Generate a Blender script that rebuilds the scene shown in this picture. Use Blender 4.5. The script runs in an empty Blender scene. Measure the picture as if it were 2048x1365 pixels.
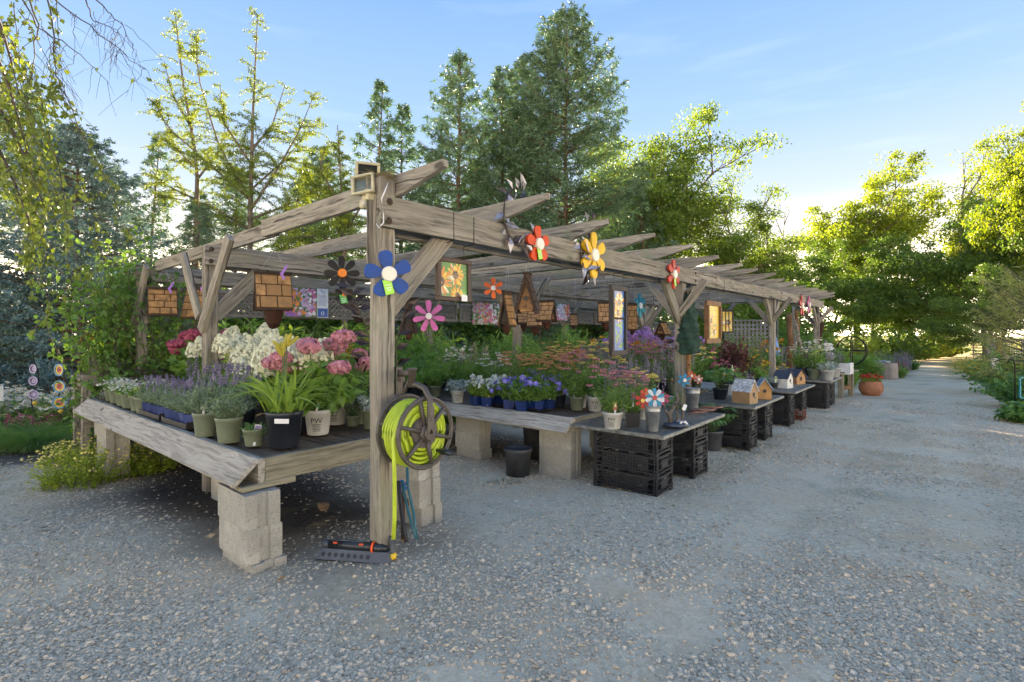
import bpy, math, random
import numpy as np
from mathutils import Vector, Matrix
R = math.radians
SC = bpy.context.scene
COL = SC.collection

# ---------------------------------------------------------------- camera
CAM_H, F, CX, HY = 1.32, 1030.0, 1024.0, 663.0      # eye height, focal length in photo pixels, centre, horizon row
cd = bpy.data.cameras.new('camera')
cam = bpy.data.objects.new('camera', cd); COL.objects.link(cam)
cam.location = (0, 0, CAM_H); cam.rotation_euler = (R(90), 0, 0)
cd.sensor_width = 36.0; cd.lens = F / 2048 * 36.0
cd.shift_y = -(682.5 - HY) / 2048
cd.clip_start = 0.05; cd.clip_end = 3000
SC.camera = cam

# ---------------------------------------------------------------- sky and sun
SUN_DIR = Vector((-0.16, 1.0, 0.25)).normalized()       # towards the sun, low behind the spruces
SUN_EL = math.asin(SUN_DIR.z); SUN_AZ = math.atan2(SUN_DIR.x, SUN_DIR.y)
world = bpy.data.worlds.new('World'); SC.world = world; world.use_nodes = True
nt = world.node_tree; nt.nodes.clear()
wo = nt.nodes.new('ShaderNodeOutputWorld'); bg = nt.nodes.new('ShaderNodeBackground')
sky = nt.nodes.new('ShaderNodeTexSky'); sky.sky_type = 'NISHITA'; sky.sun_disc = False
sky.sun_elevation = SUN_EL; sky.sun_rotation = SUN_AZ
sky.altitude = 100; sky.air_density = 1.0; sky.dust_density = 0.15; sky.ozone_density = 4.0
# thin high cloud streaks, the same all round the horizon
tc = nt.nodes.new('ShaderNodeTexCoord')
mp = nt.nodes.new('ShaderNodeMapping'); mp.inputs['Scale'].default_value = (2.2, 2.2, 16)
nz = nt.nodes.new('ShaderNodeTexNoise'); nz.inputs['Scale'].default_value = 1.7; nz.inputs['Detail'].default_value = 6
rp = nt.nodes.new('ShaderNodeValToRGB'); rp.color_ramp.elements[0].position = .55; rp.color_ramp.elements[1].position = .85
rp.color_ramp.elements[1].color = (.06, .06, .06, 1)
L = nt.links.new
L(sky.outputs[0], bg.inputs['Color']); bg.inputs['Strength'].default_value = 0.05
# clear evening air: pale at the horizon, deep blue above, alike in every direction, with the thin cloud on it
sx_ = nt.nodes.new('ShaderNodeSeparateXYZ'); gr = nt.nodes.new('ShaderNodeValToRGB'); el = gr.color_ramp.elements
STOPS = [(0.0, (4.4, 3.6, 2.5)), (.075, (2.8, 2.3, 1.65)), (.15, (.62, .57, .50)), (.23, (.275, .315, .375)), (.36, (.165, .245, .37)), (.54, (.103, .183, .355)), (1.0, (.103, .183, .355))]
while len(el) < len(STOPS): el.new(.5)
for e_, (p_, c_) in zip(el, STOPS): e_.position = p_; e_.color = (*c_, 1)
mx = nt.nodes.new('ShaderNodeMix'); mx.data_type = 'RGBA'; mx.inputs[7].default_value = (.95, .97, 1.0, 1)
bg2 = nt.nodes.new('ShaderNodeBackground'); bg2.inputs['Strength'].default_value = .265; ad = nt.nodes.new('ShaderNodeMixShader'); ad.inputs[0].default_value = .995
L(tc.outputs['Generated'], mp.inputs['Vector']); L(mp.outputs[0], nz.inputs['Vector']); L(nz.outputs['Fac'], rp.inputs['Fac'])
L(tc.outputs['Generated'], sx_.inputs[0]); L(sx_.outputs['Z'], gr.inputs[0]); L(gr.outputs[0], mx.inputs[6]); L(rp.outputs[0], mx.inputs[0])
L(mx.outputs[2], bg2.inputs['Color']); L(bg.outputs[0], ad.inputs[1]); L(bg2.outputs[0], ad.inputs[2]); L(ad.outputs[0], wo.inputs['Surface'])
ld = bpy.data.lights.new('sun', 'SUN'); ld.energy = 3.4; ld.angle = R(0.6); ld.color = (1.0, .80, .50)
sun = bpy.data.objects.new('sun', ld); COL.objects.link(sun)
sun.rotation_euler = (-SUN_DIR).to_track_quat('-Z', 'Y').to_euler(); sun.location = (-6, 40, 12)

SC.view_settings.view_transform = 'Standard'; SC.view_settings.look = 'None'
SC.view_settings.gamma = 1.0; SC.view_settings.use_curve_mapping = False
SC.view_settings.exposure = 3.55
SC.render.engine = 'CYCLES'
SC.cycles.use_denoising = True
SC.cycles.max_bounces = 8; SC.cycles.diffuse_bounces = 4; SC.cycles.transmission_bounces = 4; SC.cycles.transparent_max_bounces = 4
SC.cycles.sample_clamp_indirect = 6.0

# ---------------------------------------------------------------- coordinates
P0 = np.array([-.764, 3.04]); UU = np.array([.645, .764]); VV = np.array([-.764, .645])
ROT = math.atan2(UU[1], UU[0])            # the pergola's long side
def smooth(x):
    x = np.clip(x, 0, 1); return x * x * (3 - 2 * x)
def gz(x, y):
    y = np.asarray(y, float)
    return -.15 * smooth((y - 2.7) / 2.4) - .015 * np.clip(y - 5.2, 0, 55)
def gzf(x, y): return float(gz(x, y))
def st(s, t, z=0.0):
    p = P0 + s * UU + t * VV; return Vector((p[0], p[1], z))
def stg(s, t, dz=0.0):
    p = st(s, t); p.z = gzf(p.x, p.y) + dz; return p
def to_st(p):
    d = np.array([p[0], p[1]]) - P0; return float(d @ UU), float(d @ VV)
def px(x, y, d): return Vector(((x - CX) / F * d, d, CAM_H + (HY - y) / F * d))
def onz(x, y, z): return px(x, y, (CAM_H - z) * F / (y - HY))
def ont(x, y, t):
    a = (x - CX) / F; return px(x, y, (t + P0 @ VV) / (a * VV[0] + VV[1]))
def ons(x, y, s):
    a = (x - CX) / F; return px(x, y, (s + P0 @ UU) / (a * UU[0] + UU[1]))
def ong(x, y):
    d = 5.0
    for _ in range(60): d = (CAM_H - gzf(0, d)) * F / (y - HY)
    return px(x, y, d)
def gpx(x, d):                             # the ground at depth d under image column x
    X = (x - CX) / F * d; return Vector((X, d, gzf(X, d)))

# ---------------------------------------------------------------- mesh builder
class MB:
    def __init__(s): s.v = []; s.n = 0; s.f = []
    def add(s, v, faces, mat=0, smooth=False):
        v = np.asarray(v, float).reshape(-1, 3)
        if isinstance(faces, np.ndarray): groups = [faces]
        else:
            by = {}
            for f in faces: by.setdefault(len(f), []).append(f)
            groups = [np.array(a) for a in by.values()]
        for g in groups: s.f.append((g + s.n, mat, smooth))
        s.v.append(v); s.n += len(v); return s
    def box(s, c, size, mat=0, rot=None):
        x, y, z = [a / 2 for a in size]
        v = np.array([(-x,-y,-z),(x,-y,-z),(x,y,-z),(-x,y,-z),(-x,-y,z),(x,-y,z),(x,y,z),(-x,y,z)])
        if rot is not None: v = v @ np.array(rot.to_3x3()).T
        return s.add(v + np.array(c), np.array([(3,2,1,0),(4,5,6,7),(0,1,5,4),(1,2,6,5),(2,3,7,6),(3,0,4,7)]), mat)
    def cbox(s, c, size, mat=0, ch=.004, rot=None):      # box with chamfered edges
        h = np.array(size) / 2; v = []; 
        for sx in (-1, 1):
            for sy in (-1, 1):
                for sz in (-1, 1):
                    for ax in range(3):
                        q = np.array([sx, sy, sz]) * (h - ch); q[ax] = (sx, sy, sz)[ax] * h[ax]; v.append(q)
        ix = lambda sx, sy, sz, ax: ((sx > 0) * 4 + (sy > 0) * 2 + (sz > 0)) * 3 + ax
        fs = []
        def face(q, n):
            a, b, c_ = (np.array(v[i]) for i in q[:3])
            if np.dot(np.cross(b - a, c_ - b), n) < 0: q = q[::-1]
            fs.append(tuple(q))
        for ax in range(3):
            o1, o2 = [k for k in range(3) if k != ax]
            for sg in (-1, 1):
                q = []
                for p1, p2 in ((-1,-1),(1,-1),(1,1),(-1,1)):
                    sgn = [0,0,0]; sgn[ax] = sg; sgn[o1] = p1; sgn[o2] = p2; q.append(ix(*sgn, ax))
                n = np.zeros(3); n[ax] = sg; face(q, n)
            for s1 in (-1, 1):
                for s2 in (-1, 1):
                    A = [0,0,0]; B = [0,0,0]; A[o1] = B[o1] = s1; A[o2] = B[o2] = s2; A[ax] = -1; B[ax] = 1
                    n = np.zeros(3); n[o1] = s1; n[o2] = s2
                    face([ix(*A, o1), ix(*B, o1), ix(*B, o2), ix(*A, o2)], n)
        for sx in (-1, 1):
            for sy in (-1, 1):
                for sz in (-1, 1): face([ix(sx,sy,sz,0), ix(sx,sy,sz,1), ix(sx,sy,sz,2)], np.array([sx,sy,sz]))
        v = np.array(v)
        if rot is not None: v = v @ np.array(rot.to_3x3()).T
        return s.add(v + np.array(c), fs, mat)
    def lathe(s, prof, seg=20, mat=0, smooth=True, c=(0,0,0), rot=None, jit=None, sy=1.0):
        prof = np.array(prof, float); k = len(prof); a = np.arange(seg) * 2 * math.pi / seg
        rr = np.repeat(prof[:, 0][:, None], seg, 1)
        if jit is not None: rr = rr * jit(a)[None, :]
        v = np.stack([rr * np.cos(a), rr * np.sin(a) * sy, np.repeat(prof[:, 1][:, None], seg, 1)], -1).reshape(-1, 3)
        if rot is not None: v = v @ np.array(rot.to_3x3()).T
        i, j = np.meshgrid(np.arange(k - 1), np.arange(seg), indexing='ij'); j2 = (j + 1) % seg
        return s.add(v + np.array(c), np.stack([i*seg+j, i*seg+j2, (i+1)*seg+j2, (i+1)*seg+j], -1).reshape(-1, 4), mat, smooth)
    def tube(s, path, r, sides=8, mat=0, smooth=True, cap=True):
        path = np.asarray(path, float); r = np.broadcast_to(np.asarray(r, float), (len(path),))
        return s.tubes(path[None], r[None], sides, mat, smooth, cap)
    def tubes(s, paths, rad, sides=3, mat=0, smooth=True, cap=False):
        paths = np.asarray(paths, float); N, K, _ = paths.shape
        if N == 0: return s
        rad = np.broadcast_to(np.asarray(rad, float), (N, K))
        T = np.gradient(paths, axis=1); T /= np.linalg.norm(T, axis=2, keepdims=True) + 1e-9
        mean = T.mean(1, keepdims=True); ref = np.where(np.abs(mean[..., 2:3]) > .85, np.array([1., .02, 0]), np.array([0, .02, 1.]))
        A = np.cross(T, np.broadcast_to(ref, T.shape)); A /= np.linalg.norm(A, axis=2, keepdims=True) + 1e-9
        B = np.cross(T, A)
        an = np.arange(sides) * 2 * math.pi / sides
        v = paths[:, :, None] + rad[:, :, None, None] * (A[:, :, None] * np.cos(an)[None, None, :, None] + B[:, :, None] * np.sin(an)[None, None, :, None])
        n, k, j = np.meshgrid(np.arange(N), np.arange(K - 1), np.arange(sides), indexing='ij'); j2 = (j + 1) % sides
        b = n * K * sides
        f = np.stack([b+k*sides+j2, b+k*sides+j, b+(k+1)*sides+j, b+(k+1)*sides+j2], -1).reshape(-1, 4)
        base = s.n
        s.add(v.reshape(-1, 3), f, mat, smooth)
        if cap:
            n = np.arange(N)[:, None] * K * sides + base
            s.f.append((n + np.arange(sides), mat, False)); s.f.append((n + (K - 1) * sides + np.arange(sides)[::-1], mat, False))
        return s
    def leaves(s, P, D, Ln, W, up=(0, 0, 1), kind='leaf', mat=0, fold=.12, curl=.12, tilt=.5, rng=None):
        P = np.asarray(P, float); N = len(P)
        if N == 0: return s
        rng = rng or np.random.default_rng(1)
        D = np.asarray(D, float); D = D / (np.linalg.norm(D, axis=1, keepdims=True) + 1e-9)
        upv = np.broadcast_to(np.asarray(up, float), (N, 3)) + rng.normal(0, tilt, (N, 3))
        B = np.cross(upv, D); B /= np.linalg.norm(B, axis=1, keepdims=True) + 1e-9
        Nn = np.cross(D, B)
        Ln = np.broadcast_to(np.asarray(Ln, float), (N,)); W = np.broadcast_to(np.asarray(W, float), (N,))
        if kind == 'leaf':
            T = [(0,0,0),(.42,-.5,fold),(.46,0,0),(.42,.5,fold),(1,0,-curl)]; fc = [(0,2,4,1),(0,3,4,2)]
        elif kind == 'dia':
            T = [(0,0,0),(.45,-.5,0),(1,0,-curl),(.45,.5,0)]; fc = [(0,1,2,3)]
        elif kind == 'tri':
            T = [(0,-.5,0),(1,0,-curl),(0,.5,0)]; fc = [(0,1,2)]
        elif kind == 'petal':
            T = [(0,-.16,0),(.6,-.5,.04),(1,-.18,0),(1,.18,0),(.6,.5,.04),(0,.16,0)]; fc = [(0,1,2,3,4,5)]
        T = np.array(T, float)
        v = P[:, None] + T[None, :, 0:1] * (Ln[:, None, None] * D[:, None]) + T[None, :, 1:2] * (W[:, None, None] * B[:, None]) + T[None, :, 2:3] * (Ln[:, None, None] * Nn[:, None])
        f = (np.array(fc)[None] + (np.arange(N) * len(T))[:, None, None]).reshape(-1, len(fc[0]))
        return s.add(v.reshape(-1, 3), f, mat)
    def straps(s, P, D, Ln, W, droop, seg=6, mat=0, rng=None):
        P = np.asarray(P, float); N = len(P); rng = rng or np.random.default_rng(2)
        D = np.asarray(D, float); D = D / np.linalg.norm(D, axis=1, keepdims=True)
        Ln = np.broadcast_to(np.asarray(Ln, float), (N,)); W = np.broadcast_to(np.asarray(W, float), (N,)); droop = np.broadcast_to(np.asarray(droop, float), (N,))
        h = np.stack([-D[:, 1], D[:, 0], np.zeros(N)], 1) + rng.normal(0, .15, (N, 3)); h /= np.linalg.norm(h, axis=1, keepdims=True) + 1e-9
        hz = D * [1, 1, 0]; hz /= np.linalg.norm(hz, axis=1, keepdims=True) + 1e-9
        t = np.linspace(0, 1, seg + 1)
        c = P[:, None] + D[:, None] * (Ln[:, None] * t)[..., None]
        bend = (Ln * droop)[:, None] * t ** 2.3
        c = c + hz[:, None] * (bend * .55)[..., None]; c[..., 2] -= bend
        w = (W[:, None] * (np.minimum(1, .55 + t * 1.8) * (1 - t ** 3) + .03)[None])[..., None] * h[:, None] * .5
        v = np.stack([c - w, c + np.array([0, 0, -.002]), c + w], 2)
        n, k, j = np.meshgrid(np.arange(N), np.arange(seg), np.arange(2), indexing='ij'); b = n * (seg + 1) * 3 + k * 3 + j
        return s.add(v.reshape(-1, 3), np.stack([b, b + 1, b + 4, b + 3], -1).reshape(-1, 4), mat, True)
    def balls(s, C, r, mat=0, kind='octa', squash=1.0, smooth=True):
        C = np.asarray(C, float); N = len(C)
        if N == 0: return s
        r = np.broadcast_to(np.asarray(r, float), (N,))
        if kind == 'octa':
            T = np.array([(1,0,0),(-1,0,0),(0,1,0),(0,-1,0),(0,0,1),(0,0,-1)], float)
            fc = np.array([(0,2,4),(2,1,4),(1,3,4),(3,0,4),(2,0,5),(1,2,5),(3,1,5),(0,3,5)])
        else:
            g = (1 + 5 ** .5) / 2
            T = np.array([(-1,g,0),(1,g,0),(-1,-g,0),(1,-g,0),(0,-1,g),(0,1,g),(0,-1,-g),(0,1,-g),(g,0,-1),(g,0,1),(-g,0,-1),(-g,0,1)], float)
            T /= np.linalg.norm(T[0])
            fc = np.array([(0,11,5),(0,5,1),(0,1,7),(0,7,10),(0,10,11),(1,5,9),(5,11,4),(11,10,2),(10,7,6),(7,1,8),(3,9,4),(3,4,2),(3,2,6),(3,6,8),(3,8,9),(4,9,5),(2,4,11),(6,2,10),(8,6,7),(9,8,1)])
        v = C[:, None] + T[None] * r[:, None, None] * np.array([1, 1, squash])
        return s.add(v.reshape(-1, 3), (fc[None] + (np.arange(N) * len(T))[:, None, None]).reshape(-1, 3), mat, smooth)
    def poly(s, pts2, z0, z1, mat=0, M=None, topmat=None):        # an outline given thickness along z
        p = np.array(pts2, float); n = len(p)
        if ((p[:, 0] * np.roll(p[:, 1], -1) - np.roll(p[:, 0], -1) * p[:, 1]).sum()) < 0: p = p[::-1]
        v = np.concatenate([np.c_[p, np.full(n, z0)], np.c_[p, np.full(n, z1)]])
        if M is not None: v = v @ np.array(M.to_3x3()).T + np.array(M.translation)
        s.add(v, [tuple(range(n))[::-1]] + [(i, (i + 1) % n, n + (i + 1) % n, n + i) for i in range(n)], mat)
        return s.add(v[n:], [tuple(range(n))], mat if topmat is None else topmat)
    def mesh(s, name, mats):
        me = bpy.data.meshes.new(name)
        v = np.concatenate(s.v) if s.v else np.zeros((0, 3))
        lv = []; ls = []; mi = []; sm = []; o = 0
        for f, m, sh in s.f:
            n, k = f.shape; lv.append(f.reshape(-1)); ls.append(o + np.arange(n) * k); o += n * k
            mi.append(np.full(n, m)); sm.append(np.full(n, sh))
        me.vertices.add(len(v)); me.vertices.foreach_set('co', v.reshape(-1).astype(np.float32))
        if lv:
            lv = np.concatenate(lv); ls = np.concatenate(ls)
            me.loops.add(len(lv)); me.loops.foreach_set('vertex_index', lv.astype(np.int32))
            me.polygons.add(len(ls)); me.polygons.foreach_set('loop_start', ls.astype(np.int32))
            for m in (mats if isinstance(mats, (list, tuple)) else [mats]): me.materials.append(m)
            me.polygons.foreach_set('material_index', np.concatenate(mi).astype(np.int32))
            me.polygons.foreach_set('use_smooth', np.concatenate(sm))
        me.update(calc_edges=True); me.validate()
        return me

# ---------------------------------------------------------------- objects
LABELS = {}
def tag(o, label, cat, group=None):
    if not 4 <= len(label.split()) <= 16: print('BAD LABEL', len(label.split()), label)
    if label in LABELS and not group: print('SAME LABEL', label)
    LABELS[label] = 1
    o['label'] = label; o['category'] = cat
    if group: o['group'] = group
    return o
def thing(name, label, cat, loc=(0, 0, 0), rotz=0.0, group=None, rot=None):
    o = bpy.data.objects.new(name, None); COL.objects.link(o); o.empty_display_size = .05
    o.location = loc; o.rotation_euler = rot if rot is not None else (0, 0, rotz)
    return tag(o, label, cat, group)
def part(name, m, mats, parent=None, M=None, kind=None, label=None):
    me = m if isinstance(m, bpy.types.Mesh) else m.mesh(name, mats)
    o = bpy.data.objects.new(name, me); COL.objects.link(o)
    if parent is not None: o.parent = parent
    if M is not None: o.matrix_basis = M
    if kind: o['kind'] = kind
    if label: o['label'] = label
    return o
def struct(name, m, mats): return part(name, m, mats, kind='structure')
def copy_tree(o, parent=None):
    c = o.copy(); COL.objects.link(c)
    if parent is not None: c.parent = parent
    for ch in o.children: copy_tree(ch, c)
    return c
def dup(o, loc, rotz=0.0, label=None, group=None, scale=None):
    c = copy_tree(o); c.location = loc; c.rotation_euler = (0, 0, rotz)
    if label: tag(c, label, c['category'], group)
    if group: c['group'] = group
    if scale: c.scale = (scale,) * 3 if not isinstance(scale, tuple) else scale
    return c
def T(x, y, z): return Matrix.Translation((x, y, z))
def frame(o, x, up=(0, 0, 1)):
    x = Vector(x).normalized(); z = Vector(up); y = z.cross(x).normalized(); z = x.cross(y)
    m = Matrix((x, y, z)).transposed().to_4x4(); m.translation = Vector(o); return m
ORD = ['first','second','third','fourth','fifth','sixth','seventh','eighth','ninth','tenth','eleventh','twelfth','thirteenth','fourteenth','fifteenth','sixteenth','seventeenth','eighteenth']

# ---------------------------------------------------------------- materials
MATS = {}
def newmat(name):
    m = bpy.data.materials.new(name); m.use_nodes = True; n = m.node_tree
    n.nodes.clear(); out = n.nodes.new('ShaderNodeOutputMaterial'); return m, n, out
def node(n, t, **kw):
    a = n.nodes.new(t)
    for k, v in kw.items():
        if k in a.inputs.keys(): a.inputs[k].default_value = v
        else: setattr(a, k, v)
    return a
def mixc(n, fac, a, b, mode='MIX'):
    x = n.nodes.new('ShaderNodeMix'); x.data_type = 'RGBA'; x.blend_type = mode
    for key, v in (('Factor', fac), ('A', a), ('B', b)):
        i = {'Factor': 0, 'A': 6, 'B': 7}[key]
        if isinstance(v, bpy.types.NodeSocket): n.links.new(v, x.inputs[i])
        elif isinstance(v, (int, float)): x.inputs[i].default_value = v
        else: x.inputs[i].default_value = (*v, 1)
    return x.outputs[2]
def ramp(n, src, a, b, ca=(0,0,0), cb=(1,1,1)):
    r = n.nodes.new('ShaderNodeValToRGB'); e = r.color_ramp.elements
    e[0].position = a; e[1].position = b; e[0].color = (*ca, 1); e[1].color = (*cb, 1)
    n.links.new(src, r.inputs[0]); return r.outputs[0]
def noise(n, scale, detail=4, vec=None, sc3=None, rough=.55):
    t = node(n, 'ShaderNodeTexNoise'); t.inputs['Scale'].default_value = scale; t.inputs['Detail'].default_value = detail; t.inputs['Roughness'].default_value = rough
    c = n.nodes.new('ShaderNodeTexCoord'); src = c.outputs['Object'] if vec is None else vec
    if sc3:
        mp = n.nodes.new('ShaderNodeMapping'); mp.inputs['Scale'].default_value = sc3; n.links.new(src, mp.inputs[0]); src = mp.outputs[0]
    n.links.new(src, t.inputs['Vector']); return t.outputs['Fac']
def bump(n, src, strength, dist=.01):
    b = n.nodes.new('ShaderNodeBump'); b.inputs['Strength'].default_value = strength; b.inputs['Distance'].default_value = dist
    n.links.new(src, b.inputs['Height']); return b.outputs[0]
def paint(name, col, rough=.5, var=.18, scale=9, bmp=.05, metal=0.0, spec=.5, rnd=0.0):
    if name in MATS: return MATS[name]
    m, n, out = newmat(name); p = node(n, 'ShaderNodeBsdfPrincipled'); n.links.new(p.outputs[0], out.inputs[0])
    nf = noise(n, scale, 6)
    c2 = tuple(c * (1 - var * 2) for c in col); c1 = tuple(min(1, c * (1 + var * .6)) for c in col)
    c = mixc(n, ramp(n, nf, .3, .7), c2, c1)
    if rnd:
        oi = n.nodes.new('ShaderNodeObjectInfo')
        c = mixc(n, oi.outputs['Random'], c, tuple(x * (1 - rnd) for x in col))
    n.links.new(c, p.inputs['Base Color'])
    n.links.new(ramp(n, nf, .2, .8, (max(0, rough - .1),) * 3, (min(1, rough + .12),) * 3), p.inputs['Roughness'])
    p.inputs['Metallic'].default_value = metal; p.inputs['Specular IOR Level'].default_value = spec
    if bmp: n.links.new(bump(n, noise(n, scale * 7, 4), bmp, .004), p.inputs['Normal'])
    MATS[name] = m; return m
def leafmat(name, c1, c2, trans=.35, rough=.5, tcol=None):
    if name in MATS: return MATS[name]
    m, n, out = newmat(name)
    g = n.nodes.new('ShaderNodeNewGeometry')
    c = mixc(n, g.outputs['Random Per Island'], c1, c2)
    c = mixc(n, noise(n, 2.2, 2), tuple(.75 * x for x in c1), c) if False else c
    p = node(n, 'ShaderNodeBsdfPrincipled'); p.inputs['Roughness'].default_value = rough; p.inputs['Specular IOR Level'].default_value = .35
    n.links.new(c, p.inputs['Base Color'])
    tr = n.nodes.new('ShaderNodeBsdfTranslucent')
    tint = tcol or (1.6, 1.45, .5)
    n.links.new(mixc(n, 1.0, c, tint, 'MULTIPLY'), tr.inputs[0])
    ms = n.nodes.new('ShaderNodeMixShader'); ms.inputs[0].default_value = trans
    n.links.new(p.outputs[0], ms.inputs[1]); n.links.new(tr.outputs[0], ms.inputs[2]); n.links.new(ms.outputs[0], out.inputs[0])
    MATS[name] = m; return m
def woodmat(name, c1, c2, dark, grain=1.0, rough=.85, crack=.75, moss=None):
    if name in MATS: return MATS[name]
    m, n, out = newmat(name); p = node(n, 'ShaderNodeBsdfPrincipled'); n.links.new(p.outputs[0], out.inputs[0])
    tcn = n.nodes.new('ShaderNodeTexCoord'); oi = n.nodes.new('ShaderNodeObjectInfo')
    va = n.nodes.new('ShaderNodeVectorMath'); va.operation = 'SCALE'; va.inputs[0].default_value = (17, 9, 5); n.links.new(oi.outputs['Random'], va.inputs['Scale'])
    vb = n.nodes.new('ShaderNodeVectorMath'); n.links.new(tcn.outputs['Object'], vb.inputs[0]); n.links.new(va.outputs[0], vb.inputs[1])
    vec = vb.outputs[0]
    # warp, so that the grain wanders
    wn = node(n, 'ShaderNodeTexNoise'); wn.inputs['Scale'].default_value = 3; n.links.new(vec, wn.inputs['Vector'])
    vs = n.nodes.new('ShaderNodeVectorMath'); vs.operation = 'SCALE'; vs.inputs['Scale'].default_value = .05; n.links.new(wn.outputs['Color'], vs.inputs[0])
    vc = n.nodes.new('ShaderNodeVectorMath'); n.links.new(vec, vc.inputs[0]); n.links.new(vs.outputs[0], vc.inputs[1])
    fine = noise(n, 55 * grain, 7, vc.outputs[0], (.045, 1, 1), .65)
    mid = noise(n, 16 * grain, 4, vc.outputs[0], (.06, 1, 1))
    big = noise(n, 2.3, 4, vec)
    c = mixc(n, ramp(n, mid, .32, .68), c1, c2)
    c = mixc(n, ramp(n, fine, .39, .55, (1, 1, 1), (0, 0, 0)), c, dark)
    c = mixc(n, ramp(n, big, .35, .75), c, tuple(x * .62 for x in c1), 'MIX')
    cr = noise(n, 26 * grain, 3, vc.outputs[0], (.02, 1, 1), .4)
    crk = ramp(n, cr, .335, .37, (1, 1, 1), (0, 0, 0))
    ml = n.nodes.new('ShaderNodeMath'); ml.operation = 'MULTIPLY'; ml.inputs[1].default_value = crack; n.links.new(crk, ml.inputs[0])
    c = mixc(n, ml.outputs[0], c, tuple(x * .25 for x in dark))
    kv = node(n, 'ShaderNodeTexVoronoi'); kv.inputs['Scale'].default_value = 5.5; km = n.nodes.new('ShaderNodeMapping'); km.inputs['Scale'].default_value = (.42, 1, 1); n.links.new(vc.outputs[0], km.inputs[0]); n.links.new(km.outputs[0], kv.inputs['Vector'])
    c = mixc(n, ramp(n, kv.outputs['Distance'], .07, .13, (.85,)*3, (0,)*3), c, tuple(x * .45 for x in dark))
    if moss:
        c = mixc(n, ramp(n, noise(n, 4.5, 6, vec), .56, .72), c, moss)
    bri = n.nodes.new('ShaderNodeMapRange'); bri.inputs['To Min'].default_value = .82; bri.inputs['To Max'].default_value = 1.15; n.links.new(oi.outputs['Random'], bri.inputs[0])
    hs_ = n.nodes.new('ShaderNodeHueSaturation'); n.links.new(c, hs_.inputs['Color']); n.links.new(bri.outputs[0], hs_.inputs['Value'])
    n.links.new(hs_.outputs[0], p.inputs['Base Color']); p.inputs['Roughness'].default_value = rough; p.inputs['Specular IOR Level'].default_value = .25
    n.links.new(bump(n, mixc(n, .5, fine, crk, 'SUBTRACT'), .6, .006), p.inputs['Normal'])
    MATS[name] = m; return m

WOOD = woodmat('weathered_wood', (.40, .36, .29), (.265, .24, .19), (.11, .095, .075), moss=(.22, .225, .15))
WOODL = woodmat('pale_weathered_wood', (.58, .535, .44), (.43, .39, .315), (.21, .185, .145), crack=.5)
WOODB = woodmat('brown_deck_wood', (.24, .17, .115), (.16, .11, .075), (.07, .05, .035))
WOODG = woodmat('greenish_wood', (.36, .33, .24), (.24, .225, .15), (.12, .10, .07), crack=.4)
WOODD = woodmat('dark_wood', (.10, .08, .062), (.06, .05, .04), (.025, .02, .016))
WOODO = woodmat('cedar_wood', (.36, .20, .09), (.24, .125, .055), (.10, .05, .025))
LOG = woodmat('red_bark_wood', (.085, .035, .02), (.05, .022, .014), (.02, .01, .008))
# ================================================================ ground
rs = np.random.default_rng(7)
def axis(k0, k1, n, c): return c * np.sinh(np.linspace(k0, k1, n))
gx = axis(-6.6, 6.6, 330, .55); gy = np.concatenate([[-70, -30, -12, -5, -2], .8 + axis(-.9, 6.9, 300, .55)])
GX, GY = np.meshgrid(gx, gy)
def wob(x, y, a, k, ph):                       # cheap smooth wobble
    return a * (np.sin(x * k + ph) * np.cos(y * k * .83 + ph * 1.7) + .5 * np.sin(x * k * 2.3 + 1 + ph) * np.sin(y * k * 1.9 + ph))
GZ = gz(GX, GY) + wob(GX, GY, .008, 1.9, .4) * smooth((GY - 1) / 2)
S_ = (GX - P0[0]) * UU[0] + (GY - P0[1]) * UU[1]; T_ = (GX - P0[0]) * VV[0] + (GY - P0[1]) * VV[1]
wb = wob(GX, GY, .35, 1.3, 2.0) + wob(GX, GY, .15, 5.0, 1.0)
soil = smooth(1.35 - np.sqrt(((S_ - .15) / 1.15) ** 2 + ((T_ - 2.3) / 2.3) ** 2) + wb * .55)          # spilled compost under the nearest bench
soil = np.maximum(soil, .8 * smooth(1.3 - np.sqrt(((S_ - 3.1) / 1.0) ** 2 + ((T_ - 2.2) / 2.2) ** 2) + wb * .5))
bed = smooth((T_ - 4.75 + wb * .5) / .5) * smooth((GX + .95 * GY + 1.5 + wb) / 1.2 + 0)
leftbed = smooth((GY - 6.55 - .12 * (GX + 5) + wb * .4) / .5) * smooth((-GX - 4.0 + wb) / .6)
roadL = 5.0 + (GY - 6) * .80                    # left and right edges of the gravel road
rightbed = smooth((GX - (10.2 + (GY - 10.5) * .87) + wb) / .5) * smooth((GY - 4) / 3)
farbed = smooth((GX * .645 + GY * .764 - 22 + wb) / 1.2) * smooth((T_ + 1.6 + wb) / .6) * 1.0
soil = np.clip(np.maximum.reduce([soil, bed, leftbed * .9, rightbed, farbed]), 0, 1)
fieldm = smooth((GY - 46 + wb * 3) / 5)
moss = smooth((wob(GX, GY, 1, 2.7, 5.1) + wob(GX, GY, .8, 7.3, .2) - .55) / .6) * smooth((T_ + 2.6) / .8) * smooth((-.45 - T_) / .4) * smooth((S_ - 2) / 1) * .8
moss = np.maximum(moss * .7, .25 * smooth((wob(GX, GY, 1, 3.3, 1.1) + wob(GX, GY, .9, 9.1, 3.2) - 1.0) / .3) * smooth((GY - 3) / 1))
m = MB(); ny, nx = GX.shape
i, j = np.meshgrid(np.arange(ny - 1), np.arange(nx - 1), indexing='ij')
m.add(np.stack([GX, GY, GZ], -1).reshape(-1, 3), np.stack([i*nx+j, i*nx+j+1, (i+1)*nx+j+1, (i+1)*nx+j], -1).reshape(-1, 4), 0, True)
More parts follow.
